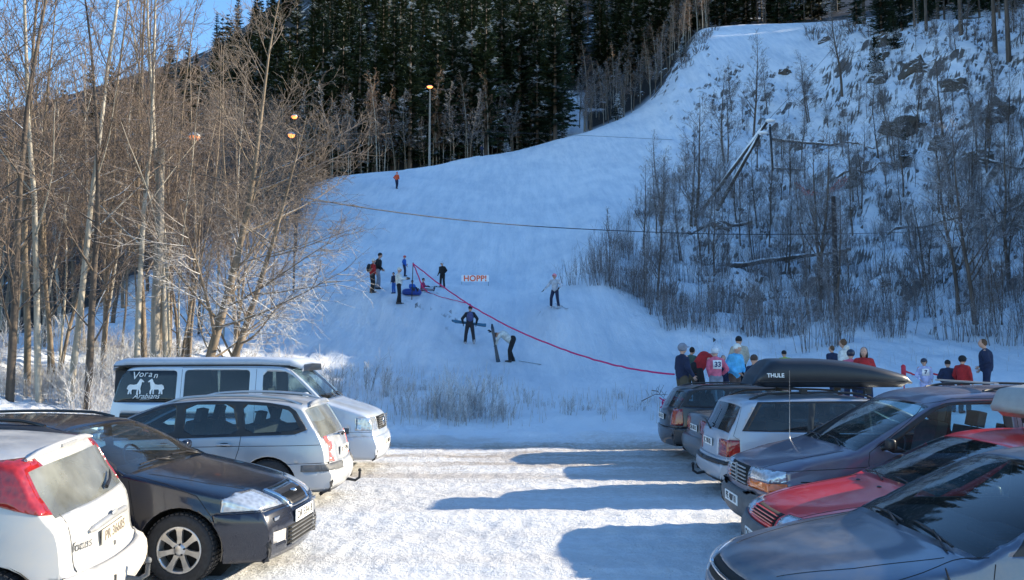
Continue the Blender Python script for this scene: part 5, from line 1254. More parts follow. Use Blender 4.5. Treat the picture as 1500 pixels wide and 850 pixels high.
c.side_cut([(1.4, .93), (2.0, 1.28), (2.4, 1.33), (3.0, 1.31), (3.45, .97)], 'side_window')
c.side_cut([(4.24, .66), (4.24, .90), (4.5, .90), (4.5, .66)], 'taillight', ymin=.45); c.zcut(.59, 'rear_bumper', dmin=4.0)
c.seams([[(2.35, .24), (2.35, .95)], [(3.8, 1.0), (3.9, .93), (4.36, .93)]])
c.wheels((.85, 3.45), r=.30, style='cap'); c.cabin(1.55, .95, [(2.2, (.35, -.35), .48, .56), (3.0, (0,), .48, .5)]); c.plate(.74, 'DN 60215', rear=True); c.mirrors(1.5, .95, M['p_grey']); c.handle(2.25, .84, M['p_grey'])
c.finish({'windscreen': M['glass_dark'], 'rear_window': M['glass_dark'], 'side_window': M['glass_dark'], 'taillight': M['red_lens']}, {'rear_bumper': .03, 'taillight': .004})
c.place(3.25 + L, 15.15, R(0))
# ============ 7 purple grey minivan, nose left
M['p_purple'] = paint('purple_grey_paint', (.115, .105, .15), .35, (.26, .23, .22), .6, .36)
L = 4.75
c = Car('parked_car', dict(L=L, W=1.83, prof=[(.06, .26), (.01, .34), (.0, .50), (.06, .555), (.06, .60), (.08, .80), (.15, .87), (.5, .97), (.95, 1.06), (1.02, 1.08), (1.5, 1.34), (1.95, 1.57), (2.15, 1.665), (2.6, 1.71), (3.6, 1.72), (4.4, 1.68), (4.5, 1.60), (4.68, 1.05), (4.7, .6), (4.75, .5), (4.7, .3)],
    marks=dict(ws0=(1.04, 1.09), ws1=(1.93, 1.56), rw0=(4.53, 1.5), rw1=(4.66, 1.1)), belt=[(0, .66), (.9, .95), (4.75, 1.02)], sill=[(0, .27), (.5, .26), (1, .27), (3.9, .27), (4.75, .33)], front_round=.10, rear_round=.06, bow=.13, wroof=.79,
    arch=[(.93, .37), (3.78, .37)], wz=.315, mats=dict(paint=M['p_purple']), pillar_rows=3), 'purple grey minivan with wide orange indicators under its headlights', RG)
c.side_cut(roundpoly([(1.25, 1.045), (1.93, 1.50), (2.16, 1.575), (2.80, 1.59), (2.80, 1.045)], 1), 'window_surround')
c.side_cut(roundpoly([(1.42, 1.075), (1.98, 1.48), (2.18, 1.545), (2.72, 1.555), (2.72, 1.075)], 1), 'side_window', only=['window_surround|L', 'window_surround|R'])
c.side_cut(rr(2.94, 3.74, 1.06, 1.585), 'window_surround'); c.side_cut(rr(3.82, 4.5, 1.07, 1.56, 0, -.1), 'window_surround')
c.side_cut(rr(2.99, 3.69, 1.10, 1.55), 'side_window', only=['window_surround|L', 'window_surround|R']); c.side_cut(rr(3.87, 4.45, 1.11, 1.53, 0, -.1), 'side_window', only=['window_surround|L', 'window_surround|R'])
c.end_cut([(.36, .725), (.36, .84), (.95, .84), (.95, .725)], 'headlight', dmax=.36); c.end_cut([(.36, .625), (.36, .715), (.95, .715), (.95, .625)], 'indicator', dmax=.36)
c.end_cut([(-.34, .62), (-.34, .835), (.34, .835), (.34, .62)], 'grille', dmax=.3, mirror=False)
c.zcut(.56, 'front_bumper', dmax=.56); c.zcut(.50, 'rear_bumper', dmin=L - .55)
c.seams([[(1.22, .28), (1.22, .95), (1.24, 1.05), (1.95, 1.545), (2.2, 1.61), (2.85, 1.615), (2.85, .28)], [(2.9, .28), (2.9, 1.62)], [(.28, .84), (1.2, .90)], [(.56, .28), (.57, .56)]])
c.seams([[(.5, .74), (4.6, .78)]], r=.006); c.top_seams([[(.18, .55), (.6, .66), (1.02, .72)], [(.18, -.55), (.6, -.66), (1.02, -.72)]])
mb = MB(); q, _ = c.front_pt(0, .72)
for k in range(5): mb.box((q.x + .004, 0, .645 + k * .042), (.016, .66, .012))
mb.box((q.x + .01, 0, .728), (.02, .025, .21)); mb.build('grille_slats', M['hubcap'], c.root)
c.plate(.44, 'PE 40718')
c.wheels((.93, 3.78), style='cap'); c.cabin(1.40, 1.06, [(2.2, (.42, -.42), .62, .62), (3.15, (.35, -.35), .62, .56), (4.0, (0,), .62, .5)], 'seat_grey'); c.mirrors(1.38, 1.09, M['black_trim'], (.08, .14, .12)); c.handle(2.65, .92, M['black_trim'], .2); c.wipers(1.08)
c.rails(2.6, 4.4, .62, M['black_trim'], .035, .016)
mb = MB()
for d in (2.75, 3.9): 
    q, _ = c.topz(d, 0); mb.box(q + Vector((0, 0, .055)), (.05, 1.25, .018))
mb.build('roof_bars', M['hubcap'], c.root)
mb = MB(); q, _ = c.topz(.92, -.70); mb.tube([q - Vector((0, 0, .01)), q + Vector((0, 0, .05)), q + Vector((-.02, 0, .85))], [.012, .004, .0025], 6); mb.build('antenna', M['hubcap'], c.root)
q, _ = c.surf(1.08, .80, -1); 
mb = MB()
for sg in (1, -1):
    q, nn = c.surf(1.08, .68, sg); mb.ball(q, (.035, .012, .025), 10, 6)
mb.build('side_repeater', M['orange_lens'], c.root)
c.finish({'windscreen': M['glass'], 'rear_window': M['glass_dark'], 'side_window': M['glass'], 'window_surround': M['black_trim'], 'headlight': M['head'], 'indicator': M['orange_lens'], 'grille': M['well'], 'front_bumper': M['grey_plastic'], 'rear_bumper': M['grey_plastic']}, {'front_bumper': .02, 'rear_bumper': .03, 'headlight': .004, 'indicator': .004})
c.place(2.54, 9.62, R(180))
# ============ 8 red car, nose left
M['p_red'] = paint('red_paint', (.68, .008, .010), .0, (.5, .2, .18), .14, .3)
L = 4.4
c = Car('parked_car', dict(L=L, W=1.70, prof=[(.06, .22), (0, .32), (-.01, .50), (.04, .54), (.05, .60), (.10, .68), (.45, .78), (1.1, .89), (1.18, .91), (1.24, .935), (2.1, 1.325), (2.4, 1.375), (2.9, 1.39), (3.2, 1.35), (3.85, .98), (4.3, .95), (4.38, .9), (4.4, .4), (4.3, .25)],
    marks=dict(ws0=(1.25, .945), ws1=(2.06, 1.305), rw0=(3.25, 1.32), rw1=(3.80, 1.0)), belt=[(0, .60), (1.1, .85), (4.5, .93)], sill=[(0, .2), (1, .22), (3.6, .22), (4.5, .26)], front_round=.13, rear_round=.08, bow=.13,
    arch=[(.86, .35), (3.45, .35)], wz=.30, mats=dict(paint=M['p_red']), pillar_rows=3), 'bright red saloon with slim grille, parked nose out in the right row', RG)
c.side_cut([(1.45, .91), (2.05, 1.27), (2.45, 1.325), (3.0, 1.315), (3.55, .95)], 'window_surround')
for w in ([(1.62, .945), (2.08, 1.24), (2.38, 1.295), (2.38, .95)], [(2.47, .95), (2.47, 1.30), (2.98, 1.285), (3.22, .96)]): c.side_cut(w, 'side_window', only=['window_surround|L', 'window_surround|R'])
c.end_cut([(.36, .57), (.36, .695), (.70, .695), (.70, .57)], 'headlight', dmax=.5); c.end_cut([(.705, .575), (.705, .69), (.95, .68), (.95, .575)], 'indicator', dmax=.42)
c.end_cut([(-.32, .585), (-.32, .69), (.32, .69), (.32, .585)], 'grille', dmax=.3, mirror=False); c.zcut(.55, 'front_bumper', dmax=.5); c.zcut(.5, 'rear_bumper', dmin=3.9)
c.seams([[(1.22, .24), (1.25, .88)], [(2.42, .24), (2.42, .94)], [(.5, .56), (.55, .75), (1.3, .90)]]); c.top_seams([[(.2, .5), (.7, .6), (1.22, .66)], [(.2, -.5), (.7, -.6), (1.22, -.66)]])
mb = MB()
for k in range(4):
    q, _ = c.front_pt(0, .60 + k * .024); mb.box((q.x + .004, 0, .60 + k * .024), (.012, .62, .009))
mb.build('grille_slats', M['p_red'], c.root)
c.plate(.42, 'DH 71946'); c.wheels((.86, 3.45), r=.30, style='cap'); c.cabin(1.6, .93, [(2.3, (.35, -.35), .46, .56), (3.0, (0,), .46, .5)]); c.mirrors(1.62, .94, M['black_trim'], sides=(1,)); c.handle(2.3, .80, M['black_trim']); c.wipers(1.24)
mb = MB()
for yy in (-.35, .1): 
    q, _ = c.topz(1.10, yy); mb.ball(q, (.02, .035, .012), 8, 5)
mb.build('washer_jet', M['black_trim'], c.root)
c.finish({'windscreen': M['glass'], 'rear_window': M['glass_dark'], 'side_window': M['glass_dark'], 'window_surround': M['black_trim'], 'headlight': M['head'], 'indicator': M['clear_lens'], 'grille': M['well'], 'front_bumper': M['grey_plastic']}, {'front_bumper': .02, 'headlight': .004})
c.place(2.22, 7.62, R(180)); red = c
e, _ = roof_box(red, 2.36, 4.0, .40, 1.50, .36, 0, 'pale grey roof box on red car, cut by the right edge of the photo', M['box_grey'], blunt=.72); e.location = red.root.location; e.rotation_euler = red.root.rotation_euler
# ============ 9 blue grey hatchback nearest, nose left
M['p_blue'] = paint('blue_grey_paint', (.09, .12, .175), .5, (.30, .27, .24), .75, .3)
L = 4.5
c = Car('parked_car', dict(L=L, W=1.80, prof=[(.06, .2), (0, .30), (-.01, .46), (.02, .58), (.08, .67), (.3, .755), (.75, .845), (1.1, .90), (1.2, .92), (1.26, .94), (1.7, 1.17), (2.2, 1.38), (2.6, 1.44), (3.1, 1.45), (3.6, 1.38), (4.2, 1.05), (4.4, 1.0), (4.48, .7), (4.5, .4), (4.4, .25)],
    marks=dict(ws0=(1.27, .945), ws1=(2.18, 1.37), rw0=(3.65, 1.35), rw1=(4.18, 1.06)), belt=[(0, .60), (1.1, .88), (4.5, .97)], sill=[(0, .2), (1, .22), (3.6, .22), (4.5, .26)], front_round=.20, rear_round=.10, bow=.20,
    arch=[(.92, .365), (3.55, .365)], wz=.315, mats=dict(paint=M['p_blue']), pillar_rows=3), 'blue grey car nearest the camera at lower right, with dirty bonnet', RG)
c.side_cut([(1.50, .94), (1.62, 1.06), (2.2, 1.335), (2.6, 1.385), (3.2, 1.38), (3.75, 1.10), (3.8, 1.02)], 'window_surround')
for w in ([(1.74, .99), (1.84, 1.09), (2.25, 1.295), (2.5, 1.345), (2.5, .99)], [(2.6, .99), (2.6, 1.35), (3.15, 1.345), (3.5, 1.12), (3.5, 1.02)]): c.side_cut(w, 'side_window', only=['window_surround|L', 'window_surround|R'])
c.end_cut([(.40, .54), (.44, .67), (.62, .70), (.95, .69), (.95, .58)], 'headlight', dmax=.62); c.end_cut([(-.34, .57), (-.38, .67), (.38, .67), (.34, .57)], 'grille', dmax=.3, mirror=False); c.zcut(.555, 'front_bumper', dmax=.56)
c.seams([[(1.34, .24), (1.32, .6), (1.40, .90)], [(2.55, .24), (2.55, .97)], [(.62, .60), (.75, .78), (1.38, .93)]]); c.top_seams([[(.28, .45), (.7, .60), (1.2, .68)], [(.28, -.45), (.7, -.60), (1.2, -.68)]])
mb = MB(); q, _ = c.front_pt(0, .62); mb.tube([c.front_pt(float(y), .625, False)[0] + Vector((.008, 0, 0)) for y in np.linspace(-.36, .36, 9)], .014, 6); mb.build('grille_bar', M['chrome'], c.root)
mb = MB(); q, nn = c.surf(1.12, .80, 1); mb.tube([q, q + nn * .012 + Vector((0, 0, .015)), q + nn * .012 + Vector((.02, 0, .085))], [.016, .008, .004], 6); mb.build('stub_antenna', M['black_trim'], c.root)
c.plate(.42, 'SD 55027'); c.wheels((.92, 3.55)); c.cabin(1.66, .98, [(2.4, (.36, -.36), .50, .58), (3.2, (0,), .50, .5)]); c.mirrors(1.80, .98, M['p_blue'], (.12, .2, .13), sides=(1,)); c.handle(2.4, .84, M['p_blue']); c.wipers(1.28, 2, .62, .011)
c.finish({'windscreen': M['glass'], 'rear_window': M['glass_dark'], 'side_window': M['glass_dark'], 'window_surround': M['black_trim'], 'headlight': M['head'], 'grille': M['well']}, {'headlight': .004})
c.place(1.35, 5.62, R(180))
# ------------------------------------------------------------------ people
def cloth(name, c, rough=.9): 
    k = 'cl_%s' % name
    if k not in M: M[k] = plain(name, c, rough, var=.3, scale=7, bmp=.5)
    return M[k]
M['skin'] = plain('skin', (.50, .30, .22), .6, var=.06)
M['eye'] = plain('eye_dark', (.02, .015, .012), .4)
SK = dict(pelvis=(0, 0, .95), waist=(0, .01, 1.08), chest=(0, .0, 1.30), neck=(0, 0, 1.47), head=(0, .02, 1.63),
    shL=(-.185, 0, 1.41), shR=(.185, 0, 1.41), elL=(-.25, -.02, 1.14), elR=(.25, -.02, 1.14), wrL=(-.24, .08, .90), wrR=(.24, .08, .90),
    hipL=(-.09, 0, .90), hipR=(.09, 0, .90), knL=(-.11, .03, .50), knR=(.11, .03, .50), anL=(-.12, 0, .09), anR=(.12, 0, .09))
def capsule(mb, a, b, ra, rb, mi=0):
    a, b = Vector(a), Vector(b); mb.ball(a, ra, 10, 6, mi); mb.ball(b, rb, 10, 6, mi)
    if (b - a).length > 1e-4: mb.tube([a, b], [ra, rb], 10, mi)
def fuse(mb, name, mat, parent, vox=.02, sm=6):
    me = mb.mesh('tmp'); o = bpy.data.objects.new('tmp', me); COL.objects.link(o)
    md = o.modifiers.new('r', 'REMESH'); md.mode = 'VOXEL'; md.voxel_size = vox; md.use_smooth_shade = True
    s_ = o.modifiers.new('s', 'SMOOTH'); s_.factor = .5; s_.iterations = sm
    bpy.context.view_layer.update(); dg = bpy.context.evaluated_depsgraph_get(); out = bpy.data.meshes.new_from_object(o.evaluated_get(dg)); bpy.data.objects.remove(o)
    out.name = name; out.materials.clear(); out.materials.append(mat); return link(name, out, parent)
def add_hand(mb, w, d, side, s):
    """palm, four fingers of unequal length and a thumb, slightly curled"""
    d = Vector(d).normalized(); up = Vector((0, 1, 0)) if abs(d.y) < .8 else Vector((0, 0, 1)); a = d.cross(up).normalized(); b = a.cross(d)
    c = Vector(w) + d * .05 * s
    rot = Matrix((b, a, d)).transposed()
    mb.ball(c, (.038 * s, .018 * s, .05 * s), 8, 6, rot=rot)
    for k, l in enumerate((.062, .072, .068, .052)):
        p = c + b * (.027 - .018 * k) * s + d * .035 * s; q = p + d * l * .55 * s; mb.tube([p, q, q + (d * .6 + a * .6 * side) * l * .5 * s], [.009 * s, .008 * s, .006 * s], 5)
    p = c + b * .03 * s - d * .02 * s; mb.tube([p, p + (b * .8 + d * .6) * .035 * s, p + (b * .5 + d * .9) * .062 * s], [.011 * s, .009 * s, .007 * s], 5)
def person(loc, h, face, label, jacket, trousers, hat=None, hair=None, pose={}, gloves=None, boots=(.03, .03, .035), bulk=1.05, group=None, hood=False, long=False, seated=False, hatk='hat', extra=None):
    root = empty('person', loc, face, label, 'person', group); s = h / 1.76; root.scale = (s, s, s)
    J = {k: Vector(v) for k, v in SK.items()}; J.update({k: Vector(v) for k, v in pose.items()})
    rj = random.Random(label)
    if not seated:      # nobody stands quite the same way
        for S_ in 'LR':
            if 'el' + S_ not in pose: J['el' + S_] += Vector((rj.uniform(-.04, .06) * (-1 if S_ == 'L' else 1), rj.uniform(-.05, .08), rj.uniform(-.01, .03)))
            if 'wr' + S_ not in pose: J['wr' + S_] += Vector((rj.uniform(0, .12) * (1 if S_ == 'L' else -1), rj.uniform(0, .16), rj.uniform(0, .14)))
            if 'an' + S_ not in pose: dy = rj.uniform(-.09, .09); J['an' + S_] += Vector((rj.uniform(-.03, .03), dy, 0)); J['kn' + S_] += Vector((0, dy * .5 + .02, 0))
        if 'chest' not in pose:
            le = Vector((rj.uniform(-.03, .03), rj.uniform(-.02, .05), 0))
            for q_, w_ in (('chest', .6), ('neck', 1), ('head', 1.35), ('shL', .9), ('shR', .9)): J[q_] += le * w_
            J['head'] += Vector((rj.uniform(-.01, .01), rj.uniform(0, .03), -.01))
        if 'look' not in J: J['look'] = Vector((rj.uniform(-.6, .6), 1, 0))
    # body: one continuous surface from feet to head
    b = MB()
    capsule(b, J['pelvis'], J['chest'], .105, .115); capsule(b, J['chest'], J['neck'], .08, .052); capsule(b, J['neck'], J['head'] - Vector((0, 0, .03)), .052, .055)
    hd = (J['head'] - J['neck']).normalized(); hx = J.get('look', Vector((0, 1, 0))).normalized(); hr = Matrix.Rotation(math.atan2(hx.x, hx.y) * -1, 3, 'Z')
    if hd.z < .8: hr = Vector((0, 0, 1)).rotation_difference(hd).to_matrix() @ hr
    b.ball(J['head'], (.086, .104, .124), 14, 10, rot=hr); b.ball(J['head'] + hr @ Vector((0, .03, -.06)), (.05, .055, .05), 10, 7, rot=hr)
    b.ball(J['head'] + hr @ Vector((0, .10, -.012)), (.012, .018, .022), 8, 6, rot=hr)
    for q in (-1, 1): b.ball(J['head'] + hr @ Vector((q * .078, -.005, -.01)), (.014, .018, .03), 8, 6, rot=hr)
    for S_ in 'LR':
        capsule(b, J['chest'] + Vector((0, 0, .07)), J['sh' + S_], .06, .055); capsule(b, J['sh' + S_], J['el' + S_], .050, .040); capsule(b, J['el' + S_], J['wr' + S_], .040, .028)
        capsule(b, J['pelvis'], J['hip' + S_], .10, .085); capsule(b, J['hip' + S_], J['kn' + S_], .082, .058); capsule(b, J['kn' + S_], J['an' + S_], .056, .04)
    body = fuse(b, 'body', M['skin'], root, .017, 4)
    f = MB(); f.v = [tuple(v.co) for v in body.data.vertices]; f.f = [tuple(p.vertices) for p in body.data.polygons]; f.m = [0] * len(f.f); f.sm = [True] * len(f.f)
    for S_, sd_ in (('L', -1), ('R', 1)):
        if not gloves: add_hand(f, J['wr' + S_], J['wr' + S_] - J['el' + S_], sd_, 1.)
    for q in (-1, 1): f.ball(J['head'] + hr @ Vector((q * .03, .088, .012)), (.011, .008, .008), 8, 5, 1, rot=hr)
    f.ball(J['head'] + hr @ Vector((0, .093, -.052)), (.022, .006, .005), 8, 5, 1, rot=hr)
    old = body.data; body.data = f.mesh('body'); body.data.materials.append(M['skin']); body.data.materials.append(M['eye']); bpy.data.meshes.remove(old)
    # clothing
    j = MB(); k = bulk
    capsule(j, J['waist'] - Vector((0, 0, .10 if not long else .22)), J['chest'], .155 * k, .165 * k); capsule(j, J['chest'], J['chest'].lerp(J['neck'], .75), .15 * k, .085)
    for S_ in 'LR':
        capsule(j, J['neck'].lerp(J['chest'], .35), J['sh' + S_].lerp(J['chest'], .10) - Vector((0, 0, .02)), .075, .080 * k); capsule(j, J['sh' + S_].lerp(J['chest'], .10) - Vector((0, 0, .03)), J['el' + S_], .080 * k, .066 * k); capsule(j, J['el' + S_], J['el' + S_].lerp(J['wr' + S_], .93), .062 * k, .048)
    if hood: j.ball(J['neck'] + hr @ Vector((0, -.07, .03)), (.12, .08, .09), 10, 7)
    jk = fuse(j, 'jacket', jacket, root, .022, 6)
    t = MB(); capsule(t, J['pelvis'] + Vector((0, 0, .05)), J['pelvis'], .14, .14)
    for S_ in 'LR':
        capsule(t, J['pelvis'], J['hip' + S_], .13, .105); capsule(t, J['hip' + S_], J['kn' + S_], .105, .082); capsule(t, J['kn' + S_], J['kn' + S_].lerp(J['an' + S_], .93), .082, .075)
    fuse(t, 'trousers', trousers, root, .022, 5)
    bo = plain('boot', boots, .7) if ('boot%s' % (boots,)) not in M else M['boot%s' % (boots,)]; M['boot%s' % (boots,)] = bo
    for S_ in 'LR':
        m_ = MB(); a = J['an' + S_]; tip = J.get('toe' + S_, a + Vector((0, .17, -.045))); tip = Vector(tip)
        capsule(m_, a + Vector((0, 0, .08)), a - Vector((0, .03, .04)), .062, .055); capsule(m_, a - Vector((0, .04, .045)), tip, .05, .045); fuse(m_, 'boot', bo, root, .018, 3)
    if gloves:
        for S_, sd_ in (('L', -1), ('R', 1)):
            m_ = MB(); add_hand(m_, J['wr' + S_], J['wr' + S_] - J['el' + S_], sd_, 1.25); m_.build('glove', gloves, root)
    H = J['head']
    if hat:
        m_ = MB(); m_.ball(H + hr @ Vector((0, -.008, .03)), (.094, .110, .105) if hatk == 'hat' else (.112, .128, .118), 16, 12, rot=hr)
        keep = []
        inv = hr.inverted()
        for fc in m_.f:
            c = sum((Vector(m_.v[i]) for i in fc), Vector()) / len(fc); l = inv @ (c - H)
            if l.z > (.035 if l.y > 0.02 else -.02 if hatk == 'hat' else -.05): keep.append(fc)
        m_.f = keep; m_.m = [0] * len(keep); m_.sm = [True] * len(keep)
        o = m_.build('helmet' if hatk == 'helmet' else 'hat', hat, root); md = o.modifiers.new('t', 'SOLIDIFY'); md.thickness = .012; md.offset = -1
        if hatk == 'helmet': m_ = MB(); m_.ball(H + hr @ Vector((0, .085, .018)), (.07, .035, .032), 12, 7, rot=hr); m_.build('goggles', M['black_trim'], root)
        if hatk == 'cap': m_ = MB(); m_.ball(H + hr @ Vector((0, .13, .045)), (.07, .07, .012), 12, 5, rot=hr); m_.build('cap_peak', hat, root)
    if hair:
        m_ = MB(); m_.ball(H + hr @ Vector((0, -.025, .02)), (.092, .095, .112), 14, 10, rot=hr)
        if hatk == 'long':
            for q in (-1, 1): m_.ball(H + hr @ Vector((q * .07, -.015, -.07)), (.035, .06, .10), 8, 6, rot=hr)
        fuse(m_, 'hair', hair, root, .016, 2)
    if extra: extra(root, J, hr)
    return root
def ski(root_or_none, a, b, mat, name='ski', w=.07, parent=None, sidev=None):
    a, b = Vector(a), Vector(b); d = (b - a); n = 10; mb = MB(); side = d.cross(Vector((0, 0, 1)));
    if sidev is not None: side = Vector(sidev) * d.length
    if side.length < .1 * d.length: side = Vector((1, 0, 0)) * d.length
    side = side.normalized(); up = side.cross(d).normalized(); v = []
    for i in range(n + 1):
        t = i / n; ww = w * (.55 + .5 * abs(t - .5) * 2 * .8) * (1 if t < .95 else .5) * .5; cv = .06 * max(0, (t - .88) / .12) ** 2 + .03 * max(0, (.06 - t) / .06)
        for s1, s2 in ((-1, 0), (1, 0), (1, 1), (-1, 1)): v.append(a + d * t + side * ww * s1 + up * (cv + .018 * s2))
    f = [(4 * i + k, 4 * i + (k + 1) % 4, 4 * i + 4 + (k + 1) % 4, 4 * i + 4 + k) for i in range(n) for k in range(4)] + [(3, 2, 1, 0), (4 * n, 4 * n + 1, 4 * n + 2, 4 * n + 3)]
    mb.add(v, f, 0, False); mb.box(a + d * .45 + up * .035, (.06, .06, .04)); mb.box(a + d * .55 + up * .035, (.06, .06, .04)); return mb.build(name, mat, parent)
def backpack(mat):
    def fn(root, J, hr):
        m_ = MB(); c = J['chest'] + Vector((0, -.20, -.06)); m_.ball(c, (.15, .11, .22), 14, 10); m_.ball(c + Vector((0, -.07, -.06)), (.11, .07, .12), 12, 8)
        o = m_.build('backpack', mat, root); tag(o)
        for q in (-1, 1): m2 = MB(); m2.tube([c + Vector((q * .10, .06, .18)), J['chest'] + Vector((q * .12, .05, .17)), J['chest'] + Vector((q * .13, .15, 0)), c + Vector((q * .14, .08, -.14))], .016, 5); m2.build('strap', mat, o)
    return fn
C_ = cloth
navy = C_('navy_cloth', (.012, .02, .055)); blk = C_('black_cloth', (.010, .011, .014)); red = C_('red_cloth', (.34, .015, .018)); wht = C_('white_cloth', (.62, .66, .64)); gry = C_('grey_cloth', (.20, .22, .27)); blue = C_('blue_cloth', (.02, .11, .42)); lblue = C_('light_blue_cloth', (.10, .42, .70))
pink = C_('pink_cloth', (.62, .14, .22)); dpink = C_('dark_pink_cloth', (.42, .03, .10)); olive = C_('olive_brown_cloth', (.07, .055, .035)); brn = C_('brown_cloth', (.10, .06, .045)); beige = C_('beige_cloth', (.42, .39, .32)); lime = C_('lime_cloth', (.38, .48, .08)); orange = C_('orange_cloth', (.72, .10, .03)); lilac = C_('lilac_cloth', (.42, .45, .68)); green = C_('dark_green_cloth', (.05, .10, .08)); mar = C_('maroon_cloth', (.16, .012, .03))
hb = C_('brown_hair', (.10, .055, .03)); hk = C_('dark_hair', (.018, .012, .01)); helm = plain('helmet_shell', (.55, .60, .66), .25); hred = plain('red_helmet_shell', (.6, .03, .03), .3); hpink = plain('pink_helmet_shell', (.75, .25, .30), .3); hdark = plain('dark_helmet_shell', (.02, .025, .05), .3)
def foot(px, py, ymin=30, ymax=60): return gpix(px, py, ymin, ymax)
GH = 'people on the mound beside the rope'; GC = 'crowd standing behind the right row of cars'
EAST, WEST, SOUTH, NORTH = R(-90), R(90), R(180), 0      # facing: local +y is forward
def walk(k=.16): return dict(anL=(-.10, k, .09), knL=(-.10, k * .9 + .03, .50), anR=(.10, -k, .11), knR=(.10, -k * .2 + .04, .50))
p = gpt(545, 40.2); person(p, 1.74, R(-60), 'person in red jacket with black backpack, leftmost on the snow mound', red, blk, wht, None, {}, extra=backpack(blk), group=GH)
p = gpt(553, 40.9); person(p, 1.86, R(-75), 'person in black jacket and grey trousers behind the red jacket', blk, gry, blk, None, {}, group=GH)
def camera_prop(root, J, hr):
    m_ = MB(); c = (J['wrL'] + J['wrR']) / 2 + Vector((0, .09, .02)); m_.box(c, (.16, .09, .11)); m_.lathe([(.001, .11), (.045, .11), (.05, .03)], c, 'y', 12); 
    o = m_.build('camera', M['black_trim'], root)
p = gpt(584, 38.6)
person(p, 1.78, R(-80), 'person in white jacket and pale hat holding a dark camera', wht, blk, wht, None, dict(elL=(-.26, .08, 1.16), elR=(.24, .10, 1.16), wrL=(-.12, .30, 1.20), wrR=(.10, .32, 1.20), anL=(-.16, .06, .09), anR=(.16, -.05, .09), look=(.2, 1, 0)), extra=camera_prop, group=GH)
p = gpt(577, 39.8); person(p, 1.05, R(150), 'small child in dark blue half hidden beside the white jacket', navy, blue, navy, None, {}, group=GH)
p = gpix(592, 405, 38, 60); person(p, 1.35, R(-100), 'child in blue jacket and red helmet behind the white jacket', blue, navy, hred, None, dict(wrR=(.2, .25, 1.0)), hatk='helmet', group=GH)
SIT = dict(pelvis=(0, 0, .16), waist=(0, .0, .28), chest=(0, .02, .50), neck=(0, .03, .67), head=(0, .06, .83), shL=(-.185, .02, .61), shR=(.185, .02, .61), elL=(-.24, .12, .40), elR=(.24, .12, .40), wrL=(-.18, .34, .36), wrR=(.18, .34, .36), hipL=(-.1, .06, .16), hipR=(.1, .06, .16), knL=(-.16, .42, .34), knR=(.16, .42, .34), anL=(-.15, .78, .14), anR=(.15, .78, .14), toeL=(-.15, .86, .26), toeR=(.15, .86, .26))
tp = gpix(603, 433, 30, 50) + Vector((0, .1, .0))
e = empty('snow_tube', tp, 0, 'blue inflatable snow tube carrying the seated child in blue', 'snow tube'); mb = MB()
pr = [(.30 + .17 * math.cos(t) + .02, .17 + .16 * math.sin(t)) for t in np.linspace(0, 2 * math.pi, 15)]; mb.lathe(pr, (0, 0, 0), 'z', 28); mb.build('ring', plain('blue_vinyl', (.015, .05, .28), .35), e)
mb = MB(); mb.lathe([(.001, .10), (.20, .10), (.21, .12)], (0, 0, 0), 'z', 20); mb.build('seat_base', M['black_trim'], e)
mb = MB(); mb.tube([(.40, 0, .32), (.48, 0, .36), (.52, .1, .3)], .012, 5); mb.build('handle', M['black_trim'], e)
person(tp + Vector((0, 0, .14)), 1.15, R(-150), 'seated child in blue suit and dark hat riding the blue snow tube', blue, navy, navy, None, SIT, seated=True, gloves=navy)
sp2 = dict(SIT); sp2.update(anL=(-.2, .8, .10), anR=(.12, .85, .10), knL=(-.16, .44, .14), knR=(.12, .46, .14))
p = gpix(619, 427, 30, 50); person(p, 1.25, R(-95), 'seated child in purple red jacket and grey trousers on the snow', C_('purple_red_cloth', (.30, .03, .10)), gry, navy, None, sp2, seated=True, gloves=navy)
p = gpix(648, 422, 34, 60); person(p, 1.42, R(160), 'child in black clothes and pale helmet standing alone by the rope', blk, blk, helm, None, dict(anL=(-.14, 0, .09)), hatk='helmet', gloves=blk, group=GH)
o = ski(None, p + Vector((-.8, -.1, .03)), p + Vector((.1, -.15, .05)), M['black_trim']); tag(o, 'dark ski lying at the feet of the child in black', 'ski')
# person with backpack carrying skis, seen from behind
p = gpt(688, 37.7); p = gpix(688, 505, 30, 50)
def bp2(root, J, hr): backpack(C_('slate_blue_cloth', (.06, .08, .20)))(root, J, hr)
person(p, 1.74, R(5), 'person seen from behind with slate blue backpack carrying skis across the slope', C_('charcoal_cloth', (.02, .022, .03)), C_('charcoal_cloth', (.02, .022, .03)), blk, None, dict(elL=(-.34, .02, 1.16), elR=(.34, .02, 1.16), wrL=(-.30, .16, .98), wrR=(.30, .14, .96), anL=(-.20, .12, .09), knL=(-.16, .14, .50), anR=(.20, -.06, .11), knR=(.15, .04, .50), toeL=(-.24, .30, .04)), extra=bp2, boots=(.35, .36, .38), gloves=blk)
skm = plain('blue_ski', (.03, .14, .26), .35); skm2 = plain('dark_ski', (.02, .04, .07), .35)
o = ski(None, p + Vector((.72, .22, .86)), p + Vector((-.82, .18, 1.06)), skm, w=.15, sidev=(0, .3, 1)); tag(o, 'blue ski held across the body of the person with backpack', 'ski')
o = ski(None, p + Vector((.70, .22, .83)), p + Vector((-.80, .18, 1.03)), skm2, w=.12, sidev=(0, .3, 1)); tag(o, 'dark ski paired with blue one under the backpacker arm', 'ski')
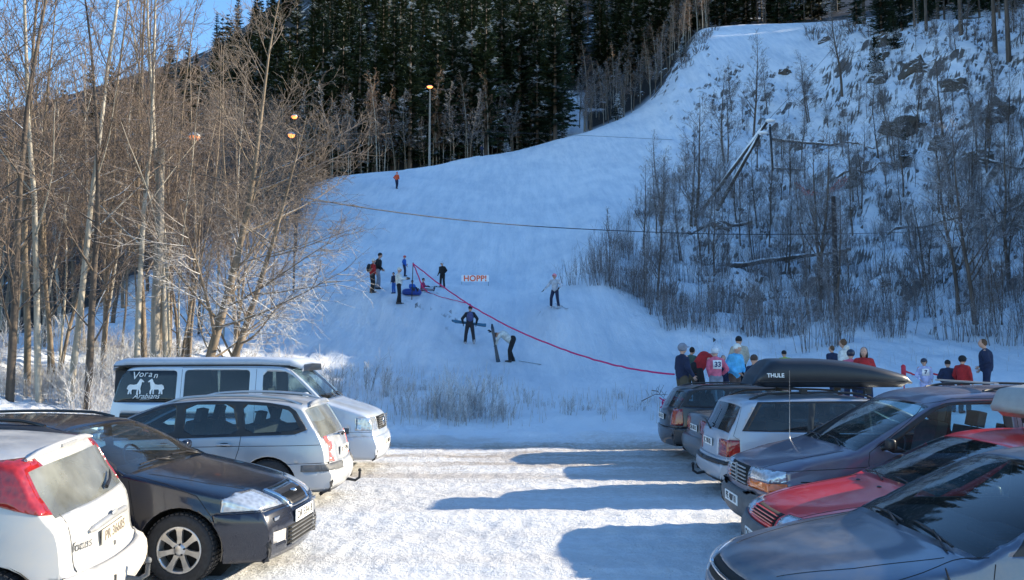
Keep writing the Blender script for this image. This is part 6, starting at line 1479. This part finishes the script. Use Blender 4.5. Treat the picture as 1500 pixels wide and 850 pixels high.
# bending person with upright skis
p = gpix(747, 531, 26, 45)
person(p, 1.72, R(80), 'bending person in pale jacket and black trousers holding upright skis', C_('pale_jacket_cloth', (.50, .55, .55)), blk, None, hb, dict(pelvis=(0, -.12, .93), waist=(0, .0, 1.02), chest=(0, .28, 1.16), neck=(0, .44, 1.20), head=(0, .57, 1.13), shL=(-.17, .38, 1.18), shR=(.17, .38, 1.18), elL=(-.2, .48, .95), elR=(.2, .60, 1.10), wrL=(-.1, .56, .72), wrR=(.1, .80, 1.25), hipL=(-.09, -.12, .88), hipR=(.09, -.12, .88), knL=(-.12, .0, .48), knR=(.12, .02, .48), anL=(-.13, -.02, .09), anR=(.13, -.12, .09)), gloves=blk)
q = p + Vector((-.62, 0, 0)); q.z = ground(q.x, q.y)
for k, (lab, dx) in enumerate((('dark ski standing upright in front of the bending person', 0), ('second dark ski leaning against the upright one', .05))):
    o = ski(None, q + Vector((.12 + dx, 0, -.02)), q + Vector((-.12 + dx * .3, 0, 1.52 - k * .04)), skm2, w=.13, sidev=(1, .2, .1)); tag(o, lab, 'ski')
mb = MB(); a = p + Vector((.35, -.1, .06)); b_ = p + Vector((1.25, -.35, 0)); b_.z = ground(b_.x, b_.y) + .03; mb.tube([a, b_], .009, 5); mb.lathe([(.001, .01), (.05, .0), (.001, -.01)], b_ + (a - b_) * .08, 'z', 10); tag(mb.build('ski_pole', M['black_trim']), 'ski pole lying on snow right of the bending person', 'ski pole')
# skier coming down
p = gpix(813, 452, 30, 50)
person(p, 1.68, R(165), 'skier in pale grey jacket, navy trousers and pink helmet on the run', C_('pale_grey_cloth', (.42, .46, .52)), navy, hpink, None, dict(elL=(-.36, .02, 1.18), wrL=(-.28, .26, 1.02), elR=(.36, .02, 1.16), wrR=(.52, .16, .95), anL=(-.20, .06, .12), anR=(.20, .0, .12), knL=(-.16, .16, .52), knR=(.17, .10, .52)), gloves=blk, hatk='helmet', boots=(.45, .47, .5))
wsk = plain('pale_ski', (.45, .50, .55), .4)
for k, lab in ((-.19, 'right ski under the pink helmeted skier'), (.19, 'left ski under the pink helmeted skier')):
    fwd = Vector((.40, -1, 0)).normalized(); a = p + Vector((k, .6, .03)) - fwd * .1; a2 = a - fwd * .25; b_ = a + fwd * 1.2; a2.z = ground(a2.x, a2.y) + .05; b_.z = ground(b_.x, b_.y) + .06; o = ski(None, a2, b_, wsk, w=.09); tag(o, lab, 'ski')
p = gpix(581, 277, 60, 100); person(p, 1.76, R(-20), 'person in orange jacket walking alone up the slope under the forest', orange, navy, orange, None, walk(.14))
p = gpix(706, 229, 80, 130); person(p, 1.6, R(40), 'tiny distant person in dark clothes on the crest before the spruces', navy, blk, blk, None, {})
# crowd behind the cars
def top_person(px, top, Y, *a, **k):
    g = gpt(px, Y); h = (zat(top, Y) - g.z) / (1.755 / 1.76)
    k['group'] = GC; k.setdefault('bulk', 1.18); return person(g, max(.9, min(1.98, h)), *a, **k)
def bib(txt, col=(.8, .8, .82), ink=(.02, .03, .12), back=True):
    def fn(root, J, hr):
        m_ = MB(); sy = -1 if back else 1; c = J['chest'] + Vector((0, sy * .165, -.03)); v = []
        for i in range(7):
            x = -.12 + .04 * i
            for z in (-.12, .12): v.append((c.x + x, c.y + sy * (.012 - x * x * 2.2), c.z + z))
        f = [(2 * i, 2 * i + 2, 2 * i + 3, 2 * i + 1) for i in range(6)]; m_.add(v, f); o = m_.build('race_bib', C_('bib_white', col), root); md = o.modifiers.new('t', 'SOLIDIFY'); md.thickness = .006; md.offset = 0
        text_mesh('bib_number', txt, .19, C_('bib_ink', ink), o, (c.x, c.y + sy * .026, c.z), (math.pi / 2, 0, 0 if back else math.pi), 0, .006)
    return fn
def hands_down(): return dict(wrL=(-.22, .14, .92), elL=(-.27, 0, 1.15))
top_person(1000, 503, 22.6, R(-70), 'man in navy jacket and grey cap at the left end of the crowd', navy, olive, gry, None, dict(elR=(.28, .0, 1.15), wrR=(.20, .20, .95)), hatk='cap', bulk=1.1)
top_person(1012, 508, 25.2, R(-60), 'person in dark green jacket close behind the navy jacket man', green, olive, None, hk, {})
top_person(1023, 496, 24.6, R(-75), 'person in red jacket bending forward among the crowd', red, blk, hk, None, dict(pelvis=(0, -.1, .93), waist=(0, 0, 1.05), chest=(0, .2, 1.22), neck=(0, .36, 1.30), head=(0, .47, 1.26), shL=(-.18, .28, 1.27), shR=(.18, .28, 1.27), elL=(-.2, .42, 1.02), elR=(.2, .42, 1.02), wrL=(-.12, .55, .80), wrR=(.12, .55, .80)))
top_person(1050, 508, 22.8, R(3), 'young racer in pink suit with white number on back and silver helmet', pink, gry, helm, None, {}, hatk='helmet', extra=bib('33'), bulk=1.0)
top_person(1061, 520, 25.4, R(170), 'child with bare face peeking beside the pink racer', navy, navy, None, hb, {})
top_person(1077, 503, 23.2, R(-150), 'person in light blue jacket and striped white hat in the crowd', lblue, brn, wht, None, dict(wrL=(-.10, .28, .98), wrR=(.12, .28, .96)))
top_person(1084, 492, 25.6, R(-10), 'tall person in beige and navy jacket with black hat, back turned', beige, blk, blk, None, {}, bulk=1.12)
top_person(1107, 519, 21.0, R(-60), 'person with dark knitted hat whose head shows left of black roof box', navy, navy, C_('dark_brown_hat', (.06, .04, .035)), None, {}, bulk=1.1)
top_person(1152, 513, 25.0, R(0), 'child in lime green jacket and black hat above the black roof box', lime, blk, blk, None, {})
top_person(1221, 506, 25.4, R(20), 'person in navy jacket with brown hair left of the white coat', navy, navy, None, hb, {})
top_person(1240, 496, 23.8, R(60), 'tall person in white coat with brown hair above roof box', C_('cream_coat', (.62, .62, .58)), gry, None, hb, {}, bulk=1.15, hood=True)
top_person(1247, 512, 22.6, R(-40), 'young racer in deep pink with dark helmet beside the red jacket woman', pink, navy, hdark, None, {}, hatk='helmet', extra=bib('124'), bulk=1.0)
top_person(1268, 508, 21.8, R(175), 'woman in red jacket with dark hair facing the camera', red, navy, None, hk, {}, hatk='long', bulk=1.2)
top_person(1357, 525, 22.8, R(165), 'child in lilac white suit with dark helmet near the red tape', lilac, lilac, hdark, None, {}, hatk='helmet', extra=bib('7', back=False), bulk=1.0)
top_person(1391, 527, 22.6, R(-20), 'small child in navy jacket and black hat left of red jacket', navy, navy, blk, None, {})
top_person(1413, 521, 22.2, R(-60), 'child in red jacket with black cap above the purple minivan', red, blk, blk, None, {}, hatk='cap', bulk=1.1)
top_person(1448, 496, 23.2, R(55), 'tall man in navy clothes with brown hair at the right end of crowd', navy, navy, None, hb, {}, bulk=1.1)
# ------------------------------------------------------------------ poles, lamps, wires, ropes, sign
def lamp(px, Y, head_py, label, base_py=None, pole_mat='pole_dark', r=.11, side=-1, strength=28, dish=.28):
    g = gpt(px, Y); z = zat(head_py, Y); e = empty('street_lamp', g, 0, label, 'lamp post', 'floodlights beside the ski run'); H = z - g.z
    mb = MB(); mb.tube([(0, 0, -.3), (0, 0, H * .5), (0, 0, H + .1)], [r, r * .85, r * .65], 9); mb.build('pole', M[pole_mat], e)
    mb = MB(); mb.tube([(0, 0, H + .05), (side * .25, -.1, H + .18), (side * .45, -.15, H + .14)], .035, 6); mb.build('arm', M['grey_plastic'], e)
    c = Vector((side * .5, -.18, H + .02)); mb = MB(); mb.lathe([(.001, .16), (dish * .6, .13), (dish, .0), (dish * .96, -.02)], c, 'z', 20); hd_ = mb.build('lamp_head', M['hubcap'], e)
    m, t, b = nt('lit_sodium_bulb'); b.inputs['Base Color'].default_value = (1, .5, .2, 1); b.inputs['Emission Color'].default_value = (1, .24, .05, 1); b.inputs['Emission Strength'].default_value = strength * .16; b.inputs['Base Color'].default_value = (.6, .25, .1, 1)
    mb = MB(); mb.ball(c + Vector((0, 0, -.04)), (dish * .85, dish * .85, .15), 14, 8); mb.build('bulb', m, hd_); return e
lamp(629, 104, 128, 'tall lit lamp post in front of the dark spruces', side=-.0, strength=14, dish=.42, pole_mat='pole_wood', r=.15)
lamp(434, 60, 172, 'lit lamp seen through branches, upper of the close pair', side=-.6, strength=9, dish=.24, r=.07)
lamp(430, 46, 199, 'lit lamp seen through branches, lower and brighter of close pair', side=-.5, strength=10, dish=.22, r=.06)
lamp(291, 34, 202, 'lamp with grey shade glowing orange above the leaning alder', side=-.7, strength=3.0, dish=.26, r=.06)
g = gpt(225, 24.3); top = zat(218, 24.3); e = empty('utility_pole', g, 0, 'grey wooden pole standing among the bare trees behind the camper van', 'utility pole'); mb = MB()
n = 12; mb.tube([(.02 * math.sin(i), 0, -.4 + (top - g.z + .4) * i / n) for i in range(n + 1)], [.145 - .035 * i / n for i in range(n + 1)], 12); mb.build('pole', M['pole_wood'], e)
mb = MB(); mb.tube([(0, -.13, top - g.z - .5), (0, -.2, top - g.z - .5)], .02, 6); mb.lathe([(.03, .03), (.045, 0), (.03, -.04)], (0, -.2, top - g.z - .5), 'y', 10); mb.build('insulator', M['grey_plastic'], e)
g2 = gpt(1226, 43); g2 = gpix(1226, 465, 36, 60); Yp = g2.y; top2 = zat(288, Yp); e2 = empty('utility_pole', g2, 0, 'tall dark pole at the foot of the right bank behind the crowd', 'utility pole'); mb = MB()
mb.tube([(0, 0, -.4), (0, 0, (top2 - g2.z) * .5), (0, 0, top2 - g2.z)], [.13, .12, .10], 12); mb.build('pole', M['pole_dark'], e2)
mb = MB(); mb.box((0, -.12, zat(343, Yp) - g2.z), (.10, .10, .14)); mb.build('cable_clamp', M['grey_plastic'], e2)
def wire(pts, r, label, mat='black_trim', name='cable', cat='cable', steps=14):
    mb = MB(); out = []
    P = [Vector(p) for p in pts]
    for i in range(len(P) - 1):
        p0 = P[i - 1] if i > 0 else P[i] * 2 - P[i + 1]; p3 = P[i + 2] if i + 2 < len(P) else P[i + 1] * 2 - P[i]
        for k in range(steps):
            t = k / steps; out.append(.5 * ((2 * P[i]) + (P[i + 1] - p0) * t + (2 * p0 - 5 * P[i] + 4 * P[i + 1] - p3) * t * t + (3 * P[i] - p0 - 3 * P[i + 1] + p3) * t ** 3))
    out.append(P[-1])
    if name in ('rope', 'cord', 'tape'):
        rj = random.Random(4); out = [p + Vector((rj.uniform(-.01, .01), 0, rj.uniform(-.011, .011))) for p in out]
    mb.tube(out, r, 6); return tag(mb.build(name, M[mat] if isinstance(mat, str) else mat), label, cat)
wire([at(225, 238, 24.2), at(380, 276, 26.8), at(530, 304, 30), at(700, 325, 34), at(860, 336, 37.5), at(1050, 343, 41), at(1226, 343, Yp - .15)], .021, 'black cable strung from the left wooden pole to the tall dark pole')
wire([at(1226, 343, Yp - .15), at(1330, 340, Yp), at(1440, 334, Yp), at(1560, 322, Yp)], .016, 'black cable running from the tall dark pole out of the right edge', 'grey_plastic')
wire([at(690, 192, 105), at(840, 198, 98), at(985, 205, 88)], .02, 'thin lift cable crossing above the upper snow slope')
# leaning snow covered log frame
ta = at(1124, 179, 66); tb = at(1113, 197, 66)
e = empty('log_frame', (0, 0, 0), 0, 'leaning frame of two long snow covered logs on the right bank', 'log frame')
for (bx, by, tt, r) in ((1031, 305, ta, .17), (1050, 309, tb, .17)):
    b0 = gpix(bx, by, 40, 90); mb = MB(); mb.tube([b0 + (tt - b0) * (i / 8) for i in range(9)], [r * (1 - .35 * i / 8) for i in range(9)], 10); mb.build('log', M['log_wood'], e)
    mb = MB(); mb.tube([b0 + (tt - b0) * t + Vector((0, -.02, r * .75 * (1 - .35 * t))) for t in (.25, .4, .55, .7, .8, .9, .98)], [.08, .13, .15, .14, .16, .15, .10], 8); mb.build('snow_cap', M['snow_lump'], e)
for tt in (ta, tb):
    mb = MB(); mb.ball(tt + Vector((.25, 0, .12)), (.42, .3, .17), 12, 8); mb.build('snow_cap', M['snow_lump'], e)
b0 = gpix(1132, 250, 50, 100); mb = MB(); mb.tube([b0, ta + Vector((.4, .6, -.1))], [.13, .10], 8); mb.build('prop_log', M['log_wood'], e)
wire([ta + Vector((0, 0, .1)), at(1170, 128, 84), at(1232, 58, 118)], .022, 'dark lift cable climbing from the leaning log frame to the slope crest')
# orange netting remains
mn = plain('orange_netting', (.55, .07, .03), .8, var=.3)
def netting(pts, w, label, name='safety_netting'):
    rg = random.Random(3); e_mb = MB(); P = [Vector(p) for p in pts]; n = 26; rows = []
    for i in range(n + 1):
        t = i / n * (len(P) - 1); k = min(int(t), len(P) - 2); c = P[k].lerp(P[k + 1], t - k); ww = w * math.sin(math.pi * (i + .6) / (n + 1.2)) ** .6
        rows.append([c + Vector((rg.uniform(-.05, .05), rg.uniform(-.15, .15), ww * (j / 3 - .5) + rg.uniform(-.08, .08))) for j in range(4)])
    for i in range(n):
        for j in range(3):
            if rg.random() < .82: e_mb.tube([rows[i][j], rows[i + 1][j]], .025, 4); 
            if rg.random() < .7: e_mb.tube([rows[i][j], rows[i + 1][j + 1]], .022, 4)
            if rg.random() < .6: e_mb.tube([rows[i][j + 1], rows[i + 1][j]], .022, 4)
    return tag(e_mb.build(name, mn), label, 'netting')
gq = lambda a, b, h=.5: gpix(a, b, 45, 95) + Vector((0, -.3, h))
netting([gq(1163, 276), gq(1178, 290), gq(1195, 293)], .7, 'sagging piece of orange safety netting left of the tall dark pole')
netting([gq(1212, 290), gq(1230, 276), gq(1250, 268)], .9, 'bunched orange safety netting above the top of tall dark pole')
p = gpix(1250, 272, 45, 95); put_mesh('stump', RK[1], p + Vector((0, 0, .2)), 0, .5, 'dark tree stump behind the bunched orange netting', 'stump', None, 1.3)
# magenta rope
mrope = plain('magenta_rope', (.58, .01, .13), .6)
Yr = [39.5, 36.6, 34, 31.5, 29.4, 27.6, 26.0, 24.6]; PR = [(605, 386), (650, 421), (700, 454), (757, 484), (815, 508), (870, 527), (925, 540), (988, 549)]
wire([at(a, b, y) for (a, b), y in zip(PR, Yr)], .03, 'thick magenta rope hanging down from the mound to the crowd', mrope, 'rope', 'rope', 8)
pg = gpix(604, 434, 30, 50); tpz = at(605, 386, 39.5); 
wire([tpz, at(611, 400, 39.4), at(618, 418, 39.2), at(626, 428, 39.0) ], .028, 'shorter magenta rope end dropping beside the seated children', mrope, 'rope', 'rope', 6)
q = [gpix(a, b, 28, 50) + Vector((0, 0, .04)) for a, b in ((626, 429), (645, 436), (665, 441), (690, 447))]
wire(q, .02, 'thin red cord lying on the snow below the seated children', mrope, 'cord', 'cord', 5)
bb = Vector((tpz.x - .05, tpz.y + .05, ground(tpz.x - .05, tpz.y + .05))); mb = MB(); mb.tube([bb, tpz + Vector((0, .02, .05))], .022, 6); tag(mb.build('marker_pole', M['pole_dark']), 'thin stake holding the upper end of magenta rope', 'stake')
# HOPP! banner
bp = gpix(696, 418, 40, 70); e = empty('banner_sign', bp + Vector((0, 0, 0)), 0, 'pale banner with orange capital letters standing on the snow', 'sign')
mb = MB(); mb.box((0, 0, .42), (1.66, .012, .40)); mb.build('banner_cloth', plain('pale_banner', (.82, .86, .89), .8, var=.03), e)
m_or = plain('orange_lettering', (.85, .13, .03), .6); text_mesh('banner_lettering', 'HOPP!', .48, m_or, e, (0, -.016, .40), (math.pi / 2, 0, 0), 0, .012, 1.05)
for q_ in (-.84, .84): mb = MB(); mb.tube([(q_ * .96, .03, -.2), (q_ * .96, .03, .60)], .012, 6); mb.build('stake', M['pole_dark'], e)
# red post and tape in the crowd, magenta bundle behind the dark estate
g = gpt(1325, 24.6); zt = zat(540, 24.6); mb = MB(); mr = plain('red_plastic', (.62, .02, .04), .5); H = zt - g.z
mb.tube([g + Vector((0, 0, -.1)), g + Vector((0, 0, H * .55)), g + Vector((0, 0, H * .6)), g + Vector((0, 0, H + .08)), g + Vector((0, 0, H + .12))], [.02, .02, .07, .07, .02], 8); tag(mb.build('marker_post', mr), 'red marker post right of the black roof box tip', 'post')
wire([g + Vector((0, 0, H - .05)), at(1340, 549, 24.5), at(1356, 547, 24.4), at(1376, 549, 24.2)], .03, 'red tape stretched from the marker post to the child in lilac', mr, 'tape', 'tape', 5)
rg = random.Random(8); mb = MB(); c0 = at(985, 578, 20.6); c0.z = ground(c0.x, c0.y)
for i in range(60):
    a = c0 + Vector((rg.uniform(-.28, .28), rg.uniform(-.1, .1), rg.uniform(.55, .78))); mb.tube([a, a + Vector((rg.uniform(-.15, .15), rg.uniform(-.08, .08), rg.uniform(-.12, .12)))], .016, 4)
tag(mb.build('netting_bundle', mrope), 'bundle of magenta netting just left of the dark estate car', 'netting')
rg = random.Random(18)
for k, (a, b) in enumerate((((940, 590), (978, 584)), ((955, 574), (975, 592)))):
    p0 = gpix(*a, 19.5, 40); p1 = gpix(*b, 19.5, 40); mb = MB(); mb.tube([p0 + Vector((0, 0, .05)), p0.lerp(p1, .5) + Vector((0, 0, .2)), p1 + Vector((0, 0, .12))], [.02, .016, .008], 5)
    for i in range(5): s0 = p0.lerp(p1, .3 + .14 * i) + Vector((0, 0, .15)); mb.tube([s0, s0 + Vector((rg.uniform(-.2, .2), 0, rg.uniform(.05, .3)))], [.01, .004], 4)
    tag(mb.build('dead_branch', M['bark_dark']), ('bare dead branch lying on the snow bank left of dark estate', 'shorter dead branch poking up by the magenta netting')[k], 'branch')
